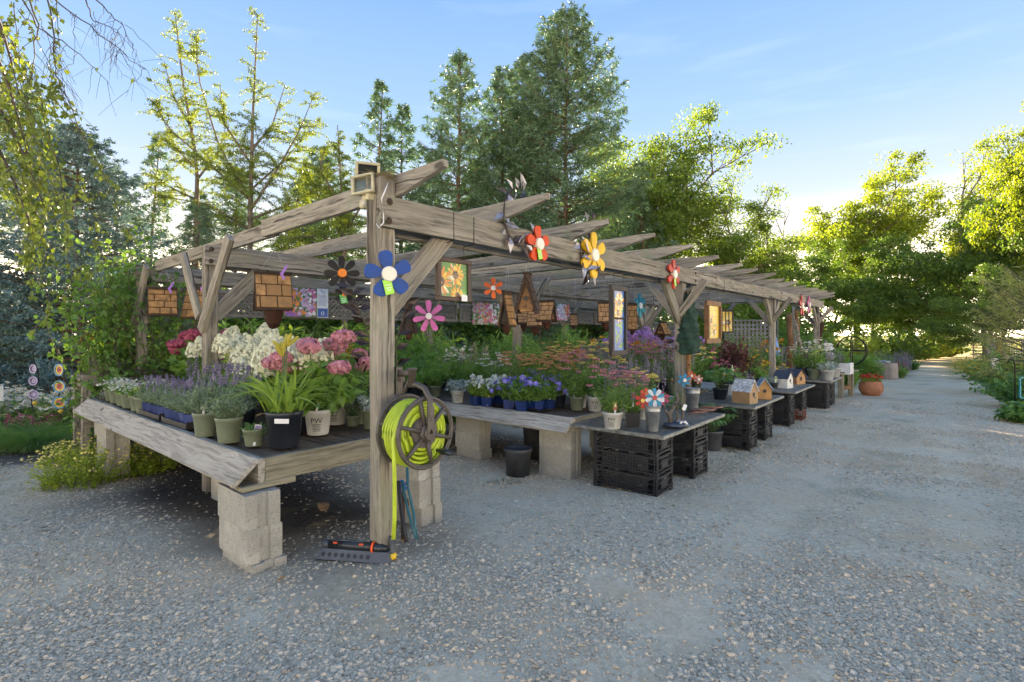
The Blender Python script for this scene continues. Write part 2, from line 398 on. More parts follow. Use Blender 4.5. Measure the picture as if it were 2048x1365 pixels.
gm, n, out = newmat('gravel_ground'); p = node(n, 'ShaderNodeBsdfPrincipled'); n.links.new(p.outputs[0], out.inputs[0])
p.inputs['Roughness'].default_value = .9; p.inputs['Specular IOR Level'].default_value = .2
vo = node(n, 'ShaderNodeTexVoronoi'); vo.inputs['Scale'].default_value = 42; c_ = n.nodes.new('ShaderNodeTexCoord'); n.links.new(c_.outputs['Object'], vo.inputs['Vector'])
vo2 = node(n, 'ShaderNodeTexVoronoi'); vo2.inputs['Scale'].default_value = 95; n.links.new(c_.outputs['Object'], vo2.inputs['Vector'])
sep = n.nodes.new('ShaderNodeSeparateColor'); n.links.new(vo.outputs['Color'], sep.inputs[0])
sep2 = n.nodes.new('ShaderNodeSeparateColor'); n.links.new(vo2.outputs['Color'], sep2.inputs[0])
stone = ramp(n, sep.outputs[0], .0, 1.0, (.37, .295, .20), (.82, .68, .47))
stone2 = ramp(n, sep2.outputs[1], .0, 1.0, (.43, .34, .22), (.82, .67, .43))
fines = mixc(n, ramp(n, noise(n, .9, 6), .42, .58), (.60, .42, .24), (.66, .53, .35))
c = mixc(n, .55, stone2, stone)
c = mixc(n, ramp(n, noise(n, 1.7, 7, rough=.7), .42, .62, (.15,)*3, (.8,)*3), c, fines)
c = mixc(n, ramp(n, noise(n, .45, 4), .4, .65, (0,)*3, (.35,)*3), c, (.52, .44, .33))
at = n.nodes.new('ShaderNodeAttribute'); at.attribute_name = 'zones'
sz = n.nodes.new('ShaderNodeSeparateColor'); n.links.new(at.outputs['Color'], sz.inputs[0])
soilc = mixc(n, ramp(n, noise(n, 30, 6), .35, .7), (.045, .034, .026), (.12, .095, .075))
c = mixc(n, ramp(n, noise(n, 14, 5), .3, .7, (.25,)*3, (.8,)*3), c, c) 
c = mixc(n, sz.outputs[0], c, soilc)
mossc = mixc(n, ramp(n, noise(n, 60, 3), .35, .65), (.15, .16, .06), (.30, .26, .16))
c = mixc(n, sz.outputs[1], c, mossc)
c = mixc(n, sz.outputs[2], c, mixc(n, ramp(n, noise(n, .6, 5), .35, .65), (.22, .25, .06), (.34, .32, .10)))
n.links.new(c, p.inputs['Base Color'])
hgt = mixc(n, .5, vo.outputs['Distance'], vo2.outputs['Distance'])
n.links.new(bump(n, hgt, .30, .012), p.inputs['Normal'])
me = m.mesh('ground', gm)
ca = me.color_attributes.new('zones', 'FLOAT_COLOR', 'POINT')
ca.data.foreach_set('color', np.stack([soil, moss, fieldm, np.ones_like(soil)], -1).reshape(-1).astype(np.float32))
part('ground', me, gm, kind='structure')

# ---------------------------------------------------------------- loose crushed stone, thousands of separate pieces
def ground_soil(x, y):
    xi = np.clip(np.searchsorted(gx, x), 0, len(gx) - 1); yi = np.clip(np.searchsorted(gy, y), 0, len(gy) - 1)
    return soil[yi, xi], GZ[yi, xi], moss[yi, xi]
NS = 230000
dd = 1.45 * (11.5 / 1.45) ** (rs.random(NS) ** .95)
aa = rs.uniform(-1.12, 1.12, NS)
X_, Y_ = aa * dd, dd
keepn = wob(X_, Y_, 1.0, 1.5, .7) + wob(X_, Y_, .9, 4.1, 2.2) + wob(X_, Y_, .5, 9.3, 4.2) + rs.normal(0, .55, NS)
so, zz, mo = ground_soil(X_, Y_)
k = (keepn > -.5) & (rs.random(NS) > so * .93) & (rs.random(NS) > mo * .5)
X_, Y_, zz, so = X_[k], Y_[k], zz[k], so[k]; NS = len(X_)
size = np.clip(rs.lognormal(math.log(.0054), .34, NS), .003, .0125) * (1 + .05 * (Y_ - 1.5))
size *= 1 + .25 * smooth((wob(X_, Y_, 1, 1.4, 3.3)) / 1.0)
pm = bpy.data.meshes.new('gravel'); pm.vertices.add(NS)
pm.vertices.foreach_set('co', np.stack([X_, Y_, zz + size * .22], -1).reshape(-1).astype(np.float32))
a1 = pm.attributes.new('rot', 'FLOAT_VECTOR', 'POINT'); a1.data.foreach_set('vector', np.stack([rs.normal(0, .25, NS), rs.normal(0, .25, NS), rs.uniform(0, 6.28, NS)], -1).reshape(-1).astype(np.float32))
a2 = pm.attributes.new('siz', 'FLOAT_VECTOR', 'POINT')
a2.data.foreach_set('vector', (np.stack([np.ones(NS) * 1.25, rs.uniform(.7, 1.1, NS), rs.uniform(.4, .75, NS)], -1) * size[:, None]).reshape(-1).astype(np.float32))
a3 = pm.attributes.new('pick', 'INT', 'POINT'); a3.data.foreach_set('value', rs.integers(0, 6, NS).astype(np.int32))
sm_, n, out = newmat('crushed_stone'); p = node(n, 'ShaderNodeBsdfPrincipled'); n.links.new(p.outputs[0], out.inputs[0])
oi = n.nodes.new('ShaderNodeObjectInfo'); r = n.nodes.new('ShaderNodeValToRGB'); n.links.new(oi.outputs['Random'], r.inputs[0])
cols = [(0, (.25, .21, .155)), (.2, (.46, .385, .275)), (.5, (.61, .495, .345)), (.7, (.55, .47, .345)), (.88, (.61, .475, .31)), (1, (.64, .55, .42))]
while len(r.color_ramp.elements) < len(cols): r.color_ramp.elements.new(.5)
for e, (ps, cc) in zip(r.color_ramp.elements, cols): e.position = ps; e.color = (*cc, 1)
c = mixc(n, ramp(n, noise(n, .75, 5, oi.outputs['Location']), .46, .62, (0,)*3, (.5,)*3), r.outputs[0], (.54, .40, .25))
n.links.new(mixc(n, ramp(n, noise(n, 2.5, 4), .3, .7, (0,)*3, (.3,)*3), c, (.52, .44, .32)), p.inputs['Base Color']); p.inputs['Roughness'].default_value = .85; p.inputs['Specular IOR Level'].default_value = .3
ng = bpy.data.node_groups.new('scatter', 'GeometryNodeTree')
ng.interface.new_socket('Geometry', in_out='INPUT', socket_type='NodeSocketGeometry'); ng.interface.new_socket('Geometry', in_out='OUTPUT', socket_type='NodeSocketGeometry')
N_ = ng.nodes; gi = N_.new('NodeGroupInput'); go = N_.new('NodeGroupOutput'); LK = ng.links.new
g2i = N_.new('GeometryNodeGeometryToInstance')
for q in range(6):
    ico = N_.new('GeometryNodeMeshIcoSphere'); ico.inputs['Radius'].default_value = 1; ico.inputs['Subdivisions'].default_value = 2 if q < 3 else 1
    pos = N_.new('GeometryNodeInputPosition'); ntx = N_.new('ShaderNodeTexNoise'); ntx.noise_dimensions = '4D'; ntx.inputs['W'].default_value = q * 3.7; ntx.inputs['Scale'].default_value = .9; ntx.inputs['Detail'].default_value = 1
    LK(pos.outputs[0], ntx.inputs['Vector'])
    sb = N_.new('ShaderNodeVectorMath'); sb.operation = 'SUBTRACT'; sb.inputs[1].default_value = (.5, .5, .5); LK(ntx.outputs['Color'], sb.inputs[0])
    sc_ = N_.new('ShaderNodeVectorMath'); sc_.operation = 'SCALE'; sc_.inputs['Scale'].default_value = 2.4; LK(sb.outputs[0], sc_.inputs[0])
    sp = N_.new('GeometryNodeSetPosition'); LK(ico.outputs['Mesh'], sp.inputs['Geometry']); LK(sc_.outputs[0], sp.inputs['Offset'])
    ss = N_.new('GeometryNodeSetShadeSmooth'); ss.inputs['Shade Smooth'].default_value = False; LK(sp.outputs[0], ss.inputs[0])
    smn = N_.new('GeometryNodeSetMaterial'); smn.inputs['Material'].default_value = sm_; LK(ss.outputs[0], smn.inputs[0]); LK(smn.outputs[0], g2i.inputs[0])
def named(nm, t):
    a = N_.new('GeometryNodeInputNamedAttribute'); a.data_type = t; a.inputs['Name'].default_value = nm; return a.outputs['Attribute']
iop = N_.new('GeometryNodeInstanceOnPoints'); iop.inputs['Pick Instance'].default_value = True
m2p = N_.new('GeometryNodeMeshToPoints'); LK(gi.outputs[0], m2p.inputs['Mesh']); LK(m2p.outputs[0], iop.inputs['Points'])
LK(g2i.outputs[0], iop.inputs['Instance']); LK(named('pick', 'INT'), iop.inputs['Instance Index']); LK(named('siz', 'FLOAT_VECTOR'), iop.inputs['Scale'])
e2r = N_.new('FunctionNodeEulerToRotation'); LK(named('rot', 'FLOAT_VECTOR'), e2r.inputs[0]); LK(e2r.outputs[0], iop.inputs['Rotation'])
LK(iop.outputs[0], go.inputs[0])
pm.materials.append(sm_)
go_ = part('gravel', pm, sm_, kind='stuff'); go_.modifiers.new('scatter', 'NODES').node_group = ng
tag(go_, 'loose grey crushed stone lying over the road and under the benches', 'gravel')
# ================================================================ trees
BARK = paint('grey_bark', (.16, .13, .10), .9, .35, 6, .5)
BARKR = paint('brown_bark', (.17, .105, .065), .9, .35, 6, .5)
SPR_G = leafmat('spruce_needles', (.065, .125, .070), (.125, .20, .110), .22, tcol=(1.1, 1.25, .6))
SPR_B = leafmat('blue_spruce_needles', (.085, .15, .14), (.18, .275, .26), .12, tcol=(1, 1.05, 1))
LARCH = leafmat('larch_needles', (0.102, 0.168, 0.036), (0.192, 0.252, 0.048), .4, tcol=(1.3, 1.15, .28))
DEC_A = leafmat('broad_leaves', (0.083, 0.158, 0.033), (0.188, 0.262, 0.053), .45, tcol=(1.4, 1.3, .3))
DEC_Y = leafmat('golden_green_leaves', (.12, .19, .03), (.21, .27, .04), .5, tcol=(1.55, 1.4, .2))
DEC_D = leafmat('dark_broad_leaves', (.075, .145, .03), (.15, .24, .05), .35, tcol=(1.4, 1.35, .4))
def unit(v): return v / (np.linalg.norm(v, axis=-1, keepdims=True) + 1e-9)
def conifer(seed, H, Rm, z0=.5, levels=44, per=6, tw=11, ndl=11, nl=.11, nw=.017, up=.25, weep=.25, sparse=0.0, prof=.85, trunk=.012):
    g = np.random.default_rng(seed); tm = MB(); cm = MB()
    lean = g.normal(0, .012, 2) * H
    tz = np.linspace(0, 1, 12); path = np.stack([lean[0] * tz ** 2 + .03 * np.sin(tz * 9), lean[1] * tz ** 2, tz * H], -1)
    tm.tube(path, H * trunk * (1 - tz * .97) + .006, 8)
    zs = z0 + (H - z0) * (1 - (1 - np.linspace(0, .985, levels)) ** 1.15); NP = []; ND = []; NL = []; bp = []; br = []
    for z in zs:
        u = (z - z0) / (H - z0)
        for b in range(g.integers(per - 2, per + 2)):
            if g.random() < sparse: continue
            az = g.random() * 6.283; Lb = (Rm * (1 - u) ** prof * g.uniform(.6, 1.12) + .10 * g.uniform(.6, 1.4))
            rise = up * u * 1.9 - weep * (1 - u) * .55 + g.normal(0, .07); tip = .16 + weep * .25
            dr = np.array([math.cos(az), math.sin(az), 0]); o = np.array([lean[0] * (z / H) ** 2, lean[1] * (z / H) ** 2, z])
            f = np.linspace(0, 1, 5)[:, None]; pth = o + dr * Lb * f + np.array([0, 0, 1]) * Lb * (rise * f + tip * f ** 3 - .22 * weep * f ** 2)
            bp.append(pth); br.append(np.linspace(.006 + Lb * .009, .003, 5))
            nt_ = max(3, int(Lb * tw)); ff = g.uniform(.12, 1, nt_) ** .8
            q = o + dr * (Lb * ff)[:, None] + np.array([0, 0, 1]) * (Lb * (rise * ff + tip * ff ** 3 - .22 * weep * ff ** 2))[:, None]
            sd = np.where(g.random(nt_) < .5, -1, 1)[:, None]; tg = np.array([-dr[1], dr[0], 0])
            td = unit(dr * .8 + tg * sd * g.uniform(.4, 1.0, nt_)[:, None] + np.c_[np.zeros((nt_, 2)), g.normal(-.12 - weep * .5, .2, nt_)])
            tl = np.minimum(.75, .32 * Lb * (1.1 - ff) + .10) * g.uniform(.7, 1.3, nt_)
            k = ndl; h = np.tile(np.linspace(.05, 1, k), nt_); idx = np.repeat(np.arange(nt_), k)
            NP.append(q[idx] + td[idx] * (tl[idx] * h)[:, None] + np.c_[np.zeros((nt_ * k, 2)), -weep * .25 * tl[idx] * h ** 2])
            ND.append(unit(td[idx] * .75 + g.normal(0, .55, (nt_ * k, 3)) + np.array([0, 0, .08]))); NL.append(nl * g.uniform(.6, 1.25, nt_ * k))
    tm.tubes(np.array(bp), np.array(br), 4)
    NP = np.concatenate(NP); ND = np.concatenate(ND); NL = np.concatenate(NL)
    cm.leaves(NP, ND, NL, nw * g.uniform(.7, 1.3, len(NP)), kind='dia', tilt=1.0, rng=g, curl=.05)
    return tm, cm
def broadleaf(seed, H, Rc, zb, nl=9000, leaf=.11, wind=0.0, stems=1, dens=1.0, spread=.55, lw=.62, clus=26, tr=.02, top=1.0):
    """A trunk that forks again and again; leaves gather in tufts round the twig ends."""
    g = np.random.default_rng(seed); tm = MB(); cm = MB(); segs = []; ends = []
    def grow(p, d, Ln, r, lev):
        k = 5; t = np.linspace(0, 1, k)[:, None]; bend = g.normal(0, .16, 3) + np.array([wind * .35, 0, .10 if lev else 0])
        pth = p + d * Ln * t + bend * Ln * t ** 2 * .6; segs.append((pth, np.linspace(r, r * .62, k)))
        e = pth[-1]; dn = unit(d + bend * 1.1)
        if lev >= 4 or Ln < .28: ends.append((e, dn, lev)); return
        for f in ([.45, .7] if lev else [.35, .5, .65, .8]) :
            i = int(f * (k - 1)); s_ = unit(g.normal(0, 1, 3) + np.array([wind * .6, 0, .25])); q = unit(dn + s_ * spread * 1.5)
            grow(pth[i], q, Ln * g.uniform(.5, .72), r * .5, lev + 1)
        for _ in range(2): grow(e, unit(dn + unit(g.normal(0, 1, 3)) * spread + np.array([wind * .3, 0, .12])), Ln * g.uniform(.6, .8), r * .6, lev + 1)
    for s_ in range(stems):
        o = np.array([g.normal(0, .3) * (stems > 1), g.normal(0, .3) * (stems > 1), 0.]); d0 = unit(np.array([g.normal(0, .06) + (s_ - (stems - 1) / 2) * .25, g.normal(0, .06), 1]))
        t = np.linspace(0, 1, 6)[:, None]; e = o + d0 * zb * t; segs.append((e[[0, 1, 2, 4, 5]], np.linspace(H * tr, H * tr * .7, 5)))
        grow(e[-1], d0, (H - zb) * .42, H * tr * .7, 0)
    E = np.array([e[0] for e in ends]); 
    # bring the skeleton to the wanted height and width
    mz, mr = np.percentile(E[:, 2], 99), np.percentile(np.hypot(E[:, 0] - E[:, 0].mean(), E[:, 1] - E[:, 1].mean()), 96)
    kz, kr = (H - zb) / max(.1, mz - zb), Rc / mr
    def fit(p):
        p = p.copy(); u = np.clip((p[..., 2] - zb * .6) / (H * .3), 0, 1)
        p[..., 2] = np.where(p[..., 2] > zb, zb + (p[..., 2] - zb) * kz, p[..., 2]); s_ = 1 + (kr - 1) * u
        p[..., 0] *= s_; p[..., 1] *= s_; return p
    for pth, r in segs: pass
    tm.tubes(fit(np.array([a[0] for a in segs])), np.array([a[1] for a in segs]), 5)
    E = fit(E); n = len(E); per = max(3, int(nl / n))
    idx = np.repeat(np.arange(n), (per * g.uniform(.3, 1.7, n)).astype(int)); N = len(idx)
    cr = H * .055 * g.uniform(.6, 1.4, n)
    off = unit(g.normal(0, 1, (N, 3))) * (g.random(N) ** .45 * cr[idx])[:, None] * np.array([1.15, 1.15, .7])
    P = E[idx] + off; P = P[P[:, 2] > zb * .5]; N = len(P)
    D = unit(g.normal(0, 1, (N, 3)) + np.array([wind * .9, 0, -.35]))
    cm.leaves(P, D, leaf * g.uniform(.6, 1.35, N), leaf * lw * g.uniform(.7, 1.2, N), kind='dia', tilt=.8, rng=g, curl=.15)
    return tm, cm
def tree(name, label, m, mats, loc, rz=0, cat='tree', group=None, sc=1.0):
    t = thing(name, label, cat, loc, rz, group); t.scale = (sc,) * 3 if not isinstance(sc, tuple) else sc
    part('trunk', m[0], mats[0], t); part('crown', m[1], mats[1], t); return t
def retree(src, loc, rz, label, sc, group=None):
    return dup(src, loc, rz, label, group, sc)

# ---- spruces behind the pergola
SA = tree('spruce_tree', 'tallest broad dark spruce rising behind the middle of the pergola', conifer(1, 15.1, 4.7, .8, 60, 8, 10, 11, .19, .038, .35, .30, 0, .66), (BARKR, SPR_G), gpx(1132, 21.5), .3)
SBm = conifer(2, 13.0, 3.3, .5, 54, 7, 10, 10, .18, .036, .3, .25, .0, .75)
SB = tree('spruce_tree', 'slim pointed spruce left of the tallest spruce with open gaps', SBm, (BARKR, SPR_G), gpx(916, 21), 1.0)
retree(SB, gpx(1003, 23), 2.2, 'slim spruce squeezed against the left side of the tallest spruce', 1.04)
retree(SB, gpx(1048, 24.5), 4.2, 'narrow spruce whose tip shows just left of the tallest crown', 1.13)
retree(SB, gpx(1215, 25), 5.0, 'short spruce standing behind the right skirt of the tallest spruce', (.95, .95, .66))
SCm = conifer(3, 12.2, 2.6, .4, 46, 6, 8, 9, .21, .045, .3, .25, .08, .8)
SCt = tree('spruce_tree', 'thin ragged spruce above the floodlight on the corner post', SCm, (BARKR, SPR_G), gpx(748, 22), .4)
retree(SCt, gpx(800, 23), 2.4, 'small thin spruce right of the floodlight behind the rafters', .98)
retree(SCt, gpx(298, 24), 1.1, 'sparse distant spruce beside the blue spruce', .88)
for k, (x, d, s, l) in enumerate([(640, 26, .85, 'dark background spruce behind the larch branches on their right'), (850, 27, .92, 'dark background spruce between floodlight and slim pointed spruce'), (955, 28, .85, 'dark background spruce low between the two slim pointed spruces'),
        (700, 19, .50, 'short young spruce behind the second rafter left of the corner post'), (600, 21, .6, 'short young spruce behind the left bay of the pergola'), (230, 22, .7, 'dark spruce half hidden by the right side of the blue spruce'), (470, 27, .8, 'dark background spruce directly behind the larch trunk'),
        (1290, 27, .75, 'dark spruce low behind the second post of the pergola'), (60, 23, .95, 'dark spruce far behind the birch leaves at the left edge'), (850, 17, .45, 'young spruce behind the rafters between slim spruce and corner post'), (1080, 18, .42, 'young spruce low under the tallest spruce behind the rafters'), (380, 25, .7, 'dark background spruce left behind the leaning larch')]):
    retree(SCt if k % 2 else SB, gpx(x, d), k * 1.3, l, (s * (1.35 if k % 2 else 1.25), s * (1.35 if k % 2 else 1.25), s), None)
# ---- blue spruce on the left
tree('blue_spruce_tree', 'silvery blue spruce standing left of the pergola behind the garden', conifer(5, 6.9, 3.3, .2, 34, 10, 16, 13, .095, .036, .22, .16, 0, .78, .016), (BARKR, SPR_B), gpx(158, 13.5), .6)
tree('weeping_spruce_tree', 'small weeping spruce with drooping dark branches under the larch', conifer(6, 4.9, .85, .3, 40, 6, 16, 12, .085, .018, .0, 1.5, 0, .55), (BARKR, SPR_G), gpx(392, 13.2), .6)

# ---- larches: a trunk with long rising limbs, tufted with needles
def larch(name, label, trunk, limbs, d, seed, tuft=1.0):
    g = np.random.default_rng(seed); base = gpx(trunk[0][0], d)
    tm, cm = MB(), MB(); t = thing(name, label, 'tree', base)
    def w(p, dy): q = px(p[0], p[1], d + dy); return np.array(q - base)
    def curve(pts, n=9):
        pts = np.array(pts); u = np.linspace(0, 1, len(pts)); uu = np.linspace(0, 1, n); return np.stack([np.interp(uu, u, pts[:, k]) for k in range(3)], -1)
    tp = curve([np.zeros(3)] + [w(p, 0) for p in trunk], 12); tm.tube(tp, np.linspace(.11, .010, 12), 8)
    NP, ND = [], []
    def dress(pth, r0, ln, dens):
        L_ = np.linalg.norm(np.diff(pth, axis=0), axis=1).sum(); nb = int(L_ * 7 * dens)
        for q in range(nb):
            f = g.uniform(.10, 1); i = f * (len(pth) - 1); i0 = min(int(i), len(pth) - 2); p = pth[i0] + (pth[i0 + 1] - pth[i0]) * (i - i0); dr = unit(pth[i0 + 1] - pth[i0])
            sd = unit(g.normal(0, 1, 3) * np.array([1, .9, .35]) + dr * .55 + np.array([0, 0, .08])); l = ln * (1.12 - f) * g.uniform(.5, 1.2) + .15
            tt = np.linspace(0, 1, 5)[:, None]; sp = p + sd * l * tt + np.array([0, 0, -1]) * l * .30 * tt ** 2; tm.tube(sp, np.linspace(.010, .003, 5), 3)
            m_ = int(l * 110 * tuft) + 8; ff = g.uniform(.05, 1.05, m_); NP.append(p + sd * (l * ff)[:, None] + g.normal(0, .035, (m_, 3)) * [1, 1, .6] + np.array([0, 0, -1]) * l * .30 * (ff ** 2)[:, None]); ND.append(unit(g.normal(0, 1, (m_, 3)) + np.array([0, 0, -.3])))
    dress(tp[3:], .03, 1.3, 1.0)
    for pts, dy in limbs:
        a = [w(pts[0], 0)] + [w(p, dy * (k + 1) / len(pts[1:])) for k, p in enumerate(pts[1:])]; c_ = curve(a, 9); tm.tube(c_, np.linspace(.042, .007, 9), 6); dress(c_, .03, 1.25, 1.1)
    P = np.concatenate(NP); D = np.concatenate(ND)
    cm.leaves(P, D, .085 * g.uniform(.6, 1.4, len(P)), .028, kind='dia', tilt=1, rng=g)
    part('trunk', tm, BARK, t); part('crown', cm, LARCH, t); return t
larch('larch_tree', 'sparse golden larch with long rising limbs above the left bay', [(500, 440), (505, 250), (515, 30)],
      [([(503, 400), (440, 300), (395, 150), (392, 60)], 1.0), ([(502, 420), (560, 330), (600, 260), (628, 190)], -.8), ([(502, 380), (570, 320), (640, 235)], 1.2), ([(500, 400), (420, 330), (330, 250), (310, 205)], -1.2),
       ([(504, 300), (545, 250), (570, 170)], .8), ([(503, 330), (450, 250), (440, 170)], -.6), ([(500, 440), (600, 400), (690, 330)], .5), ([(500, 460), (420, 410), (310, 390)], -.8), ([(500, 450), (580, 430), (660, 400)], -1)], 16.0, 11)
larch('larch_tree', 'leaning slim larch left of the golden larch against the sky', [(392, 470), (395, 330), (365, 160), (350, 25)],
      [([(394, 340), (345, 290), (318, 215)], .5), ([(385, 260), (345, 190), (330, 130)], -.6), ([(394, 360), (440, 300), (455, 240)], .7), ([(393, 400), (330, 370), (300, 340)], -.5)], 17.5, 12)
larch('larch_tree', 'yellow green larch bough mass behind the rafters near the floodlight', [(690, 560), (685, 420), (675, 250)],
      [([(688, 480), (640, 400), (610, 330)], .6), ([(688, 470), (730, 400), (752, 330)], -.5), ([(688, 520), (600, 470), (530, 440)], .8), ([(688, 500), (640, 470), (560, 480)], -.9), ([(686, 420), (640, 340), (650, 290)], .3)], 15.0, 13, 1.6)

# ---- broadleaf trees to the right
BM1 = broadleaf(21, 14.0, 4.8, 2.2, 40000, .18, .05)
B1 = tree('maple_tree', 'tall backlit green maple right of the tallest spruce', BM1, (BARK, DEC_A), gpx(1345, 30), 0)
retree(B1, gpx(1262, 33), 2.0, 'backlit maple half hidden behind the right side of the tallest spruce', (.85, .85, .93))
retree(B1, gpx(1450, 30), 4.0, 'smaller dark maple at the right foot of the tall backlit maple', (.78, .78, .70))
BM2 = broadleaf(22, 15.5, 5.4, 3.0, 46000, .22, .05)
B2 = tree('maple_tree', 'golden sunlit maple with a rounded crown behind the pergola end', BM2, (BARK, DEC_Y), gpx(1712, 43), 1.0)
BM3 = broadleaf(23, 16.5, 3.6, 4.5, 18000, .20, .55, spread=.5)
B3 = tree('elm_tree', 'wispy windswept tree leaning right beside the golden maple', BM3, (BARK, DEC_Y), gpx(1868, 44), 0)
BM4 = broadleaf(24, 10.0, 4.2, 1.6, 30000, .18, .0, spread=.7)
B4 = tree('ash_tree', 'full dark green tree on the right behind the road end', BM4, (BARK, DEC_D), gpx(1972, 33), 0)
retree(B4, gpx(2075, 30), 2.0, 'dark green tree cut by the right edge of the photo low down', (1.0, 1.0, 1.08))
retree(B2, gpx(2190, 26), 2.5, 'tall sunlit maple whose branches hang in at the top right', (.62, .62, .93))
for k, (x, d, s, sz_, l) in enumerate([(1580, 37, 1.0, .82, 'dark understory tree directly behind the far end of the rafters'), (1660, 39, .95, .85, 'dark understory tree below the left half of the golden maple'), (1745, 38, 1.0, .86, 'dark understory tree below the golden maple crown'),
        (1830, 39, .95, .88, 'dark understory tree below the windswept tree left of the road end'), (1520, 34, .8, .75, 'dark understory tree behind the third post of the pergola'), (1905, 46, .7, .7, 'small understory tree left of the road end'), (2010, 42, 1.0, .95, 'dark tree standing behind the lattice screen at right'), (1990, 26, .55, .5, 'low dark tree hanging over the lattice fence at right'), (1420, 31, .85, .55, 'low dark tree behind the rafters right of the tall maple')]):
    retree(B4, gpx(x, d), k * 1.7 + .5, l, (s, s, sz_))
# dead tree
g = np.random.default_rng(31); tm = MB(); base = gpx(1557, 36)
def wig(a, b, r0, r1, n=7):
    t = np.linspace(0, 1, n)[:, None]; a, b = np.array(a, float), np.array(b, float); pth = a + (b - a) * t + np.cumsum(g.normal(0, .05, (n, 3)), 0) * np.linalg.norm(b - a) * .12; tm.tube(pth, np.linspace(r0, r1, n), 5); return pth
q = wig((0, 0, 0), (.2, 0, 7.2), .16, .06); 
for a, b in [((.2, 0, 7.0), (-.9, .2, 9.2)), ((.2, 0, 7.2), (.5, 0, 11)), ((.1, 0, 6.4), (1.0, .2, 8.6)), ((.3, 0, 8.6), (-.3, .1, 10.2)), ((-.4, .1, 8.2), (-1.3, 0, 9)), ((.6, .1, 7.6), (1.3, -.2, 9.4)), ((.4, 0, 9.4), (.9, 0, 10.6))]: wig(a, b, .05, .008)
t = thing('dead_tree', 'bare dead tree with thin grey branches above the rafters', 'tree', base); part('trunk', tm, BARK, t)

# ---- birch hanging in at the left edge
BIRCH = leafmat('birch_leaves', (0.098, 0.147, 0.031), (0.196, 0.245, 0.049), .30, tcol=(1.5, 1.45, .4))
TWIG = paint('dark_twig', (.075, .055, .045), .8, .3, 8, 0)
g = np.random.default_rng(41); base = Vector((-6.3, 4.6, gzf(-6.3, 4.6))); t = thing('birch_tree', 'birch with hanging leafy twigs reaching in at the left edge', 'tree', base); tm, cm = MB(), MB(); bb = np.array(base)
tk = np.array([(0, 0, 0), (.1, 0, 2), (.1, -.2, 4), (.4, -.3, 6), (.8, -.3, 7.4)]); tm.tube(tk, [.13, .11, .09, .06, .03], 10, 1)
NP, ND = [], []
def hang(p, L_, leafy, sway, r=.005):
    n = 8; tt = np.linspace(0, 1, n)[:, None]; dr = np.array([g.normal(.12, .22), g.normal(0, .2), 0]); pth = p + dr * L_ * tt * sway + np.array([0, 0, -1]) * L_ * tt ** 1.15 + np.cumsum(g.normal(0, .012, (n, 3)), 0)
    tm.tube(pth, np.linspace(r, .0012, n), 4)
    for _ in range(int(L_ * 5)):
        f = g.uniform(.1, 1); q = pth[int(f * (n - 1))]; l = g.uniform(.1, .35); sd = unit(np.array([g.normal(0, 1), g.normal(0, 1), -1.1])); tm.tube(np.array([q, q + sd * l * .5 + [0, 0, .01], q + sd * l]), [.002, .0016, .001], 3)
        if leafy: 
            m_ = int(l * 26 * leafy) + 1; ff = g.random(m_); NP.append(q + sd * (l * ff)[:, None] + g.normal(0, .015, (m_, 3))); ND.append(unit(g.normal(0, .6, (m_, 3)) + np.array([0, 0, -.9])))
    if leafy:
        m_ = int(L_ * 20 * leafy); ff = g.uniform(0, n - 1.01, m_); i = ff.astype(int); NP.append(pth[i] + (pth[i + 1] - pth[i]) * (ff - i)[:, None] + g.normal(0, .02, (m_, 3))); ND.append(unit(g.normal(0, .6, (m_, 3)) + np.array([0, 0, -.9])))
# leafy hanging curtain
for k in range(23):
    d = g.uniform(3.9, 5.6); y0 = g.uniform(-60, 330); xx = g.normal(15, 38) + (y0 + 60) * .10; top = np.array(px(xx, y0, d)) - bb; hang(top, g.uniform(.5, 1.5) * (1.2 if y0 > 100 else 1), 1.15, 1.0)
for p, q_ in [((-40, 60), (60, 330)), ((-60, 150), (90, 420)), ((-60, 230), (70, 480)), ((-40, -20), (40, 200))]:
    for dd_ in (4.3, 5.0):
        a = np.array(px(*p, dd_)) - bb; b = np.array(px(*q_, dd_)) - bb; tt = np.linspace(0, 1, 8)[:, None]; pth = a + (b - a) * tt + np.array([0, 0, .18]) * np.sin(tt * 3.1); tm.tube(np.concatenate([[tk[3]], pth]), np.linspace(.02, .003, 9), 5)
        for f in range(1, 8): hang(pth[f], g.uniform(.25, .7), 1.4, 1.2, .003)
# bare boughs across the top left
for pts, dd_ in [([(60, -40), (150, 30), (230, 90), (290, 140)], 4.6), ([(90, -30), (105, 60), (108, 130), (118, 170), (142, 210)], 4.4), ([(130, -60), (210, 20), (245, 50), (262, 85)], 4.8), ([(20, -40), (80, 60), (150, 100), (195, 140)], 4.5), ([(160, -40), (185, 40), (230, 60)], 4.7), ([(60, 0), (75, 50), (70, 110), (60, 160)], 4.3)]:
    a = np.array([np.array(px(*p, dd_)) - bb for p in pts]); u = np.linspace(0, 1, len(a)); uu = np.linspace(0, 1, 14); pth = np.stack([np.interp(uu, u, a[:, c]) for c in range(3)], -1) + g.normal(0, .008, (14, 3)); tm.tube(pth, np.linspace(.0075, .0022, 14), 5)
    tm.tube(np.array([tk[4], (tk[4] + pth[0]) / 2 + [0, 0, .1], pth[0]]), [.02, .013, .0075], 5)
    for _ in range(9):
        q = pth[g.integers(3, 14)]; hang(q, g.uniform(.12, .42), .12 if g.random() < .3 else 0, 1.6, .0028)
NP = np.concatenate(NP); ND = np.concatenate(ND); k = np.linspace(0, 1, len(NP))
cm.leaves(NP, ND, .058 * g.uniform(.6, 1.2, len(NP)), .042 * g.uniform(.7, 1.2, len(NP)), kind='leaf', tilt=.8, rng=g, fold=.08, curl=.1)
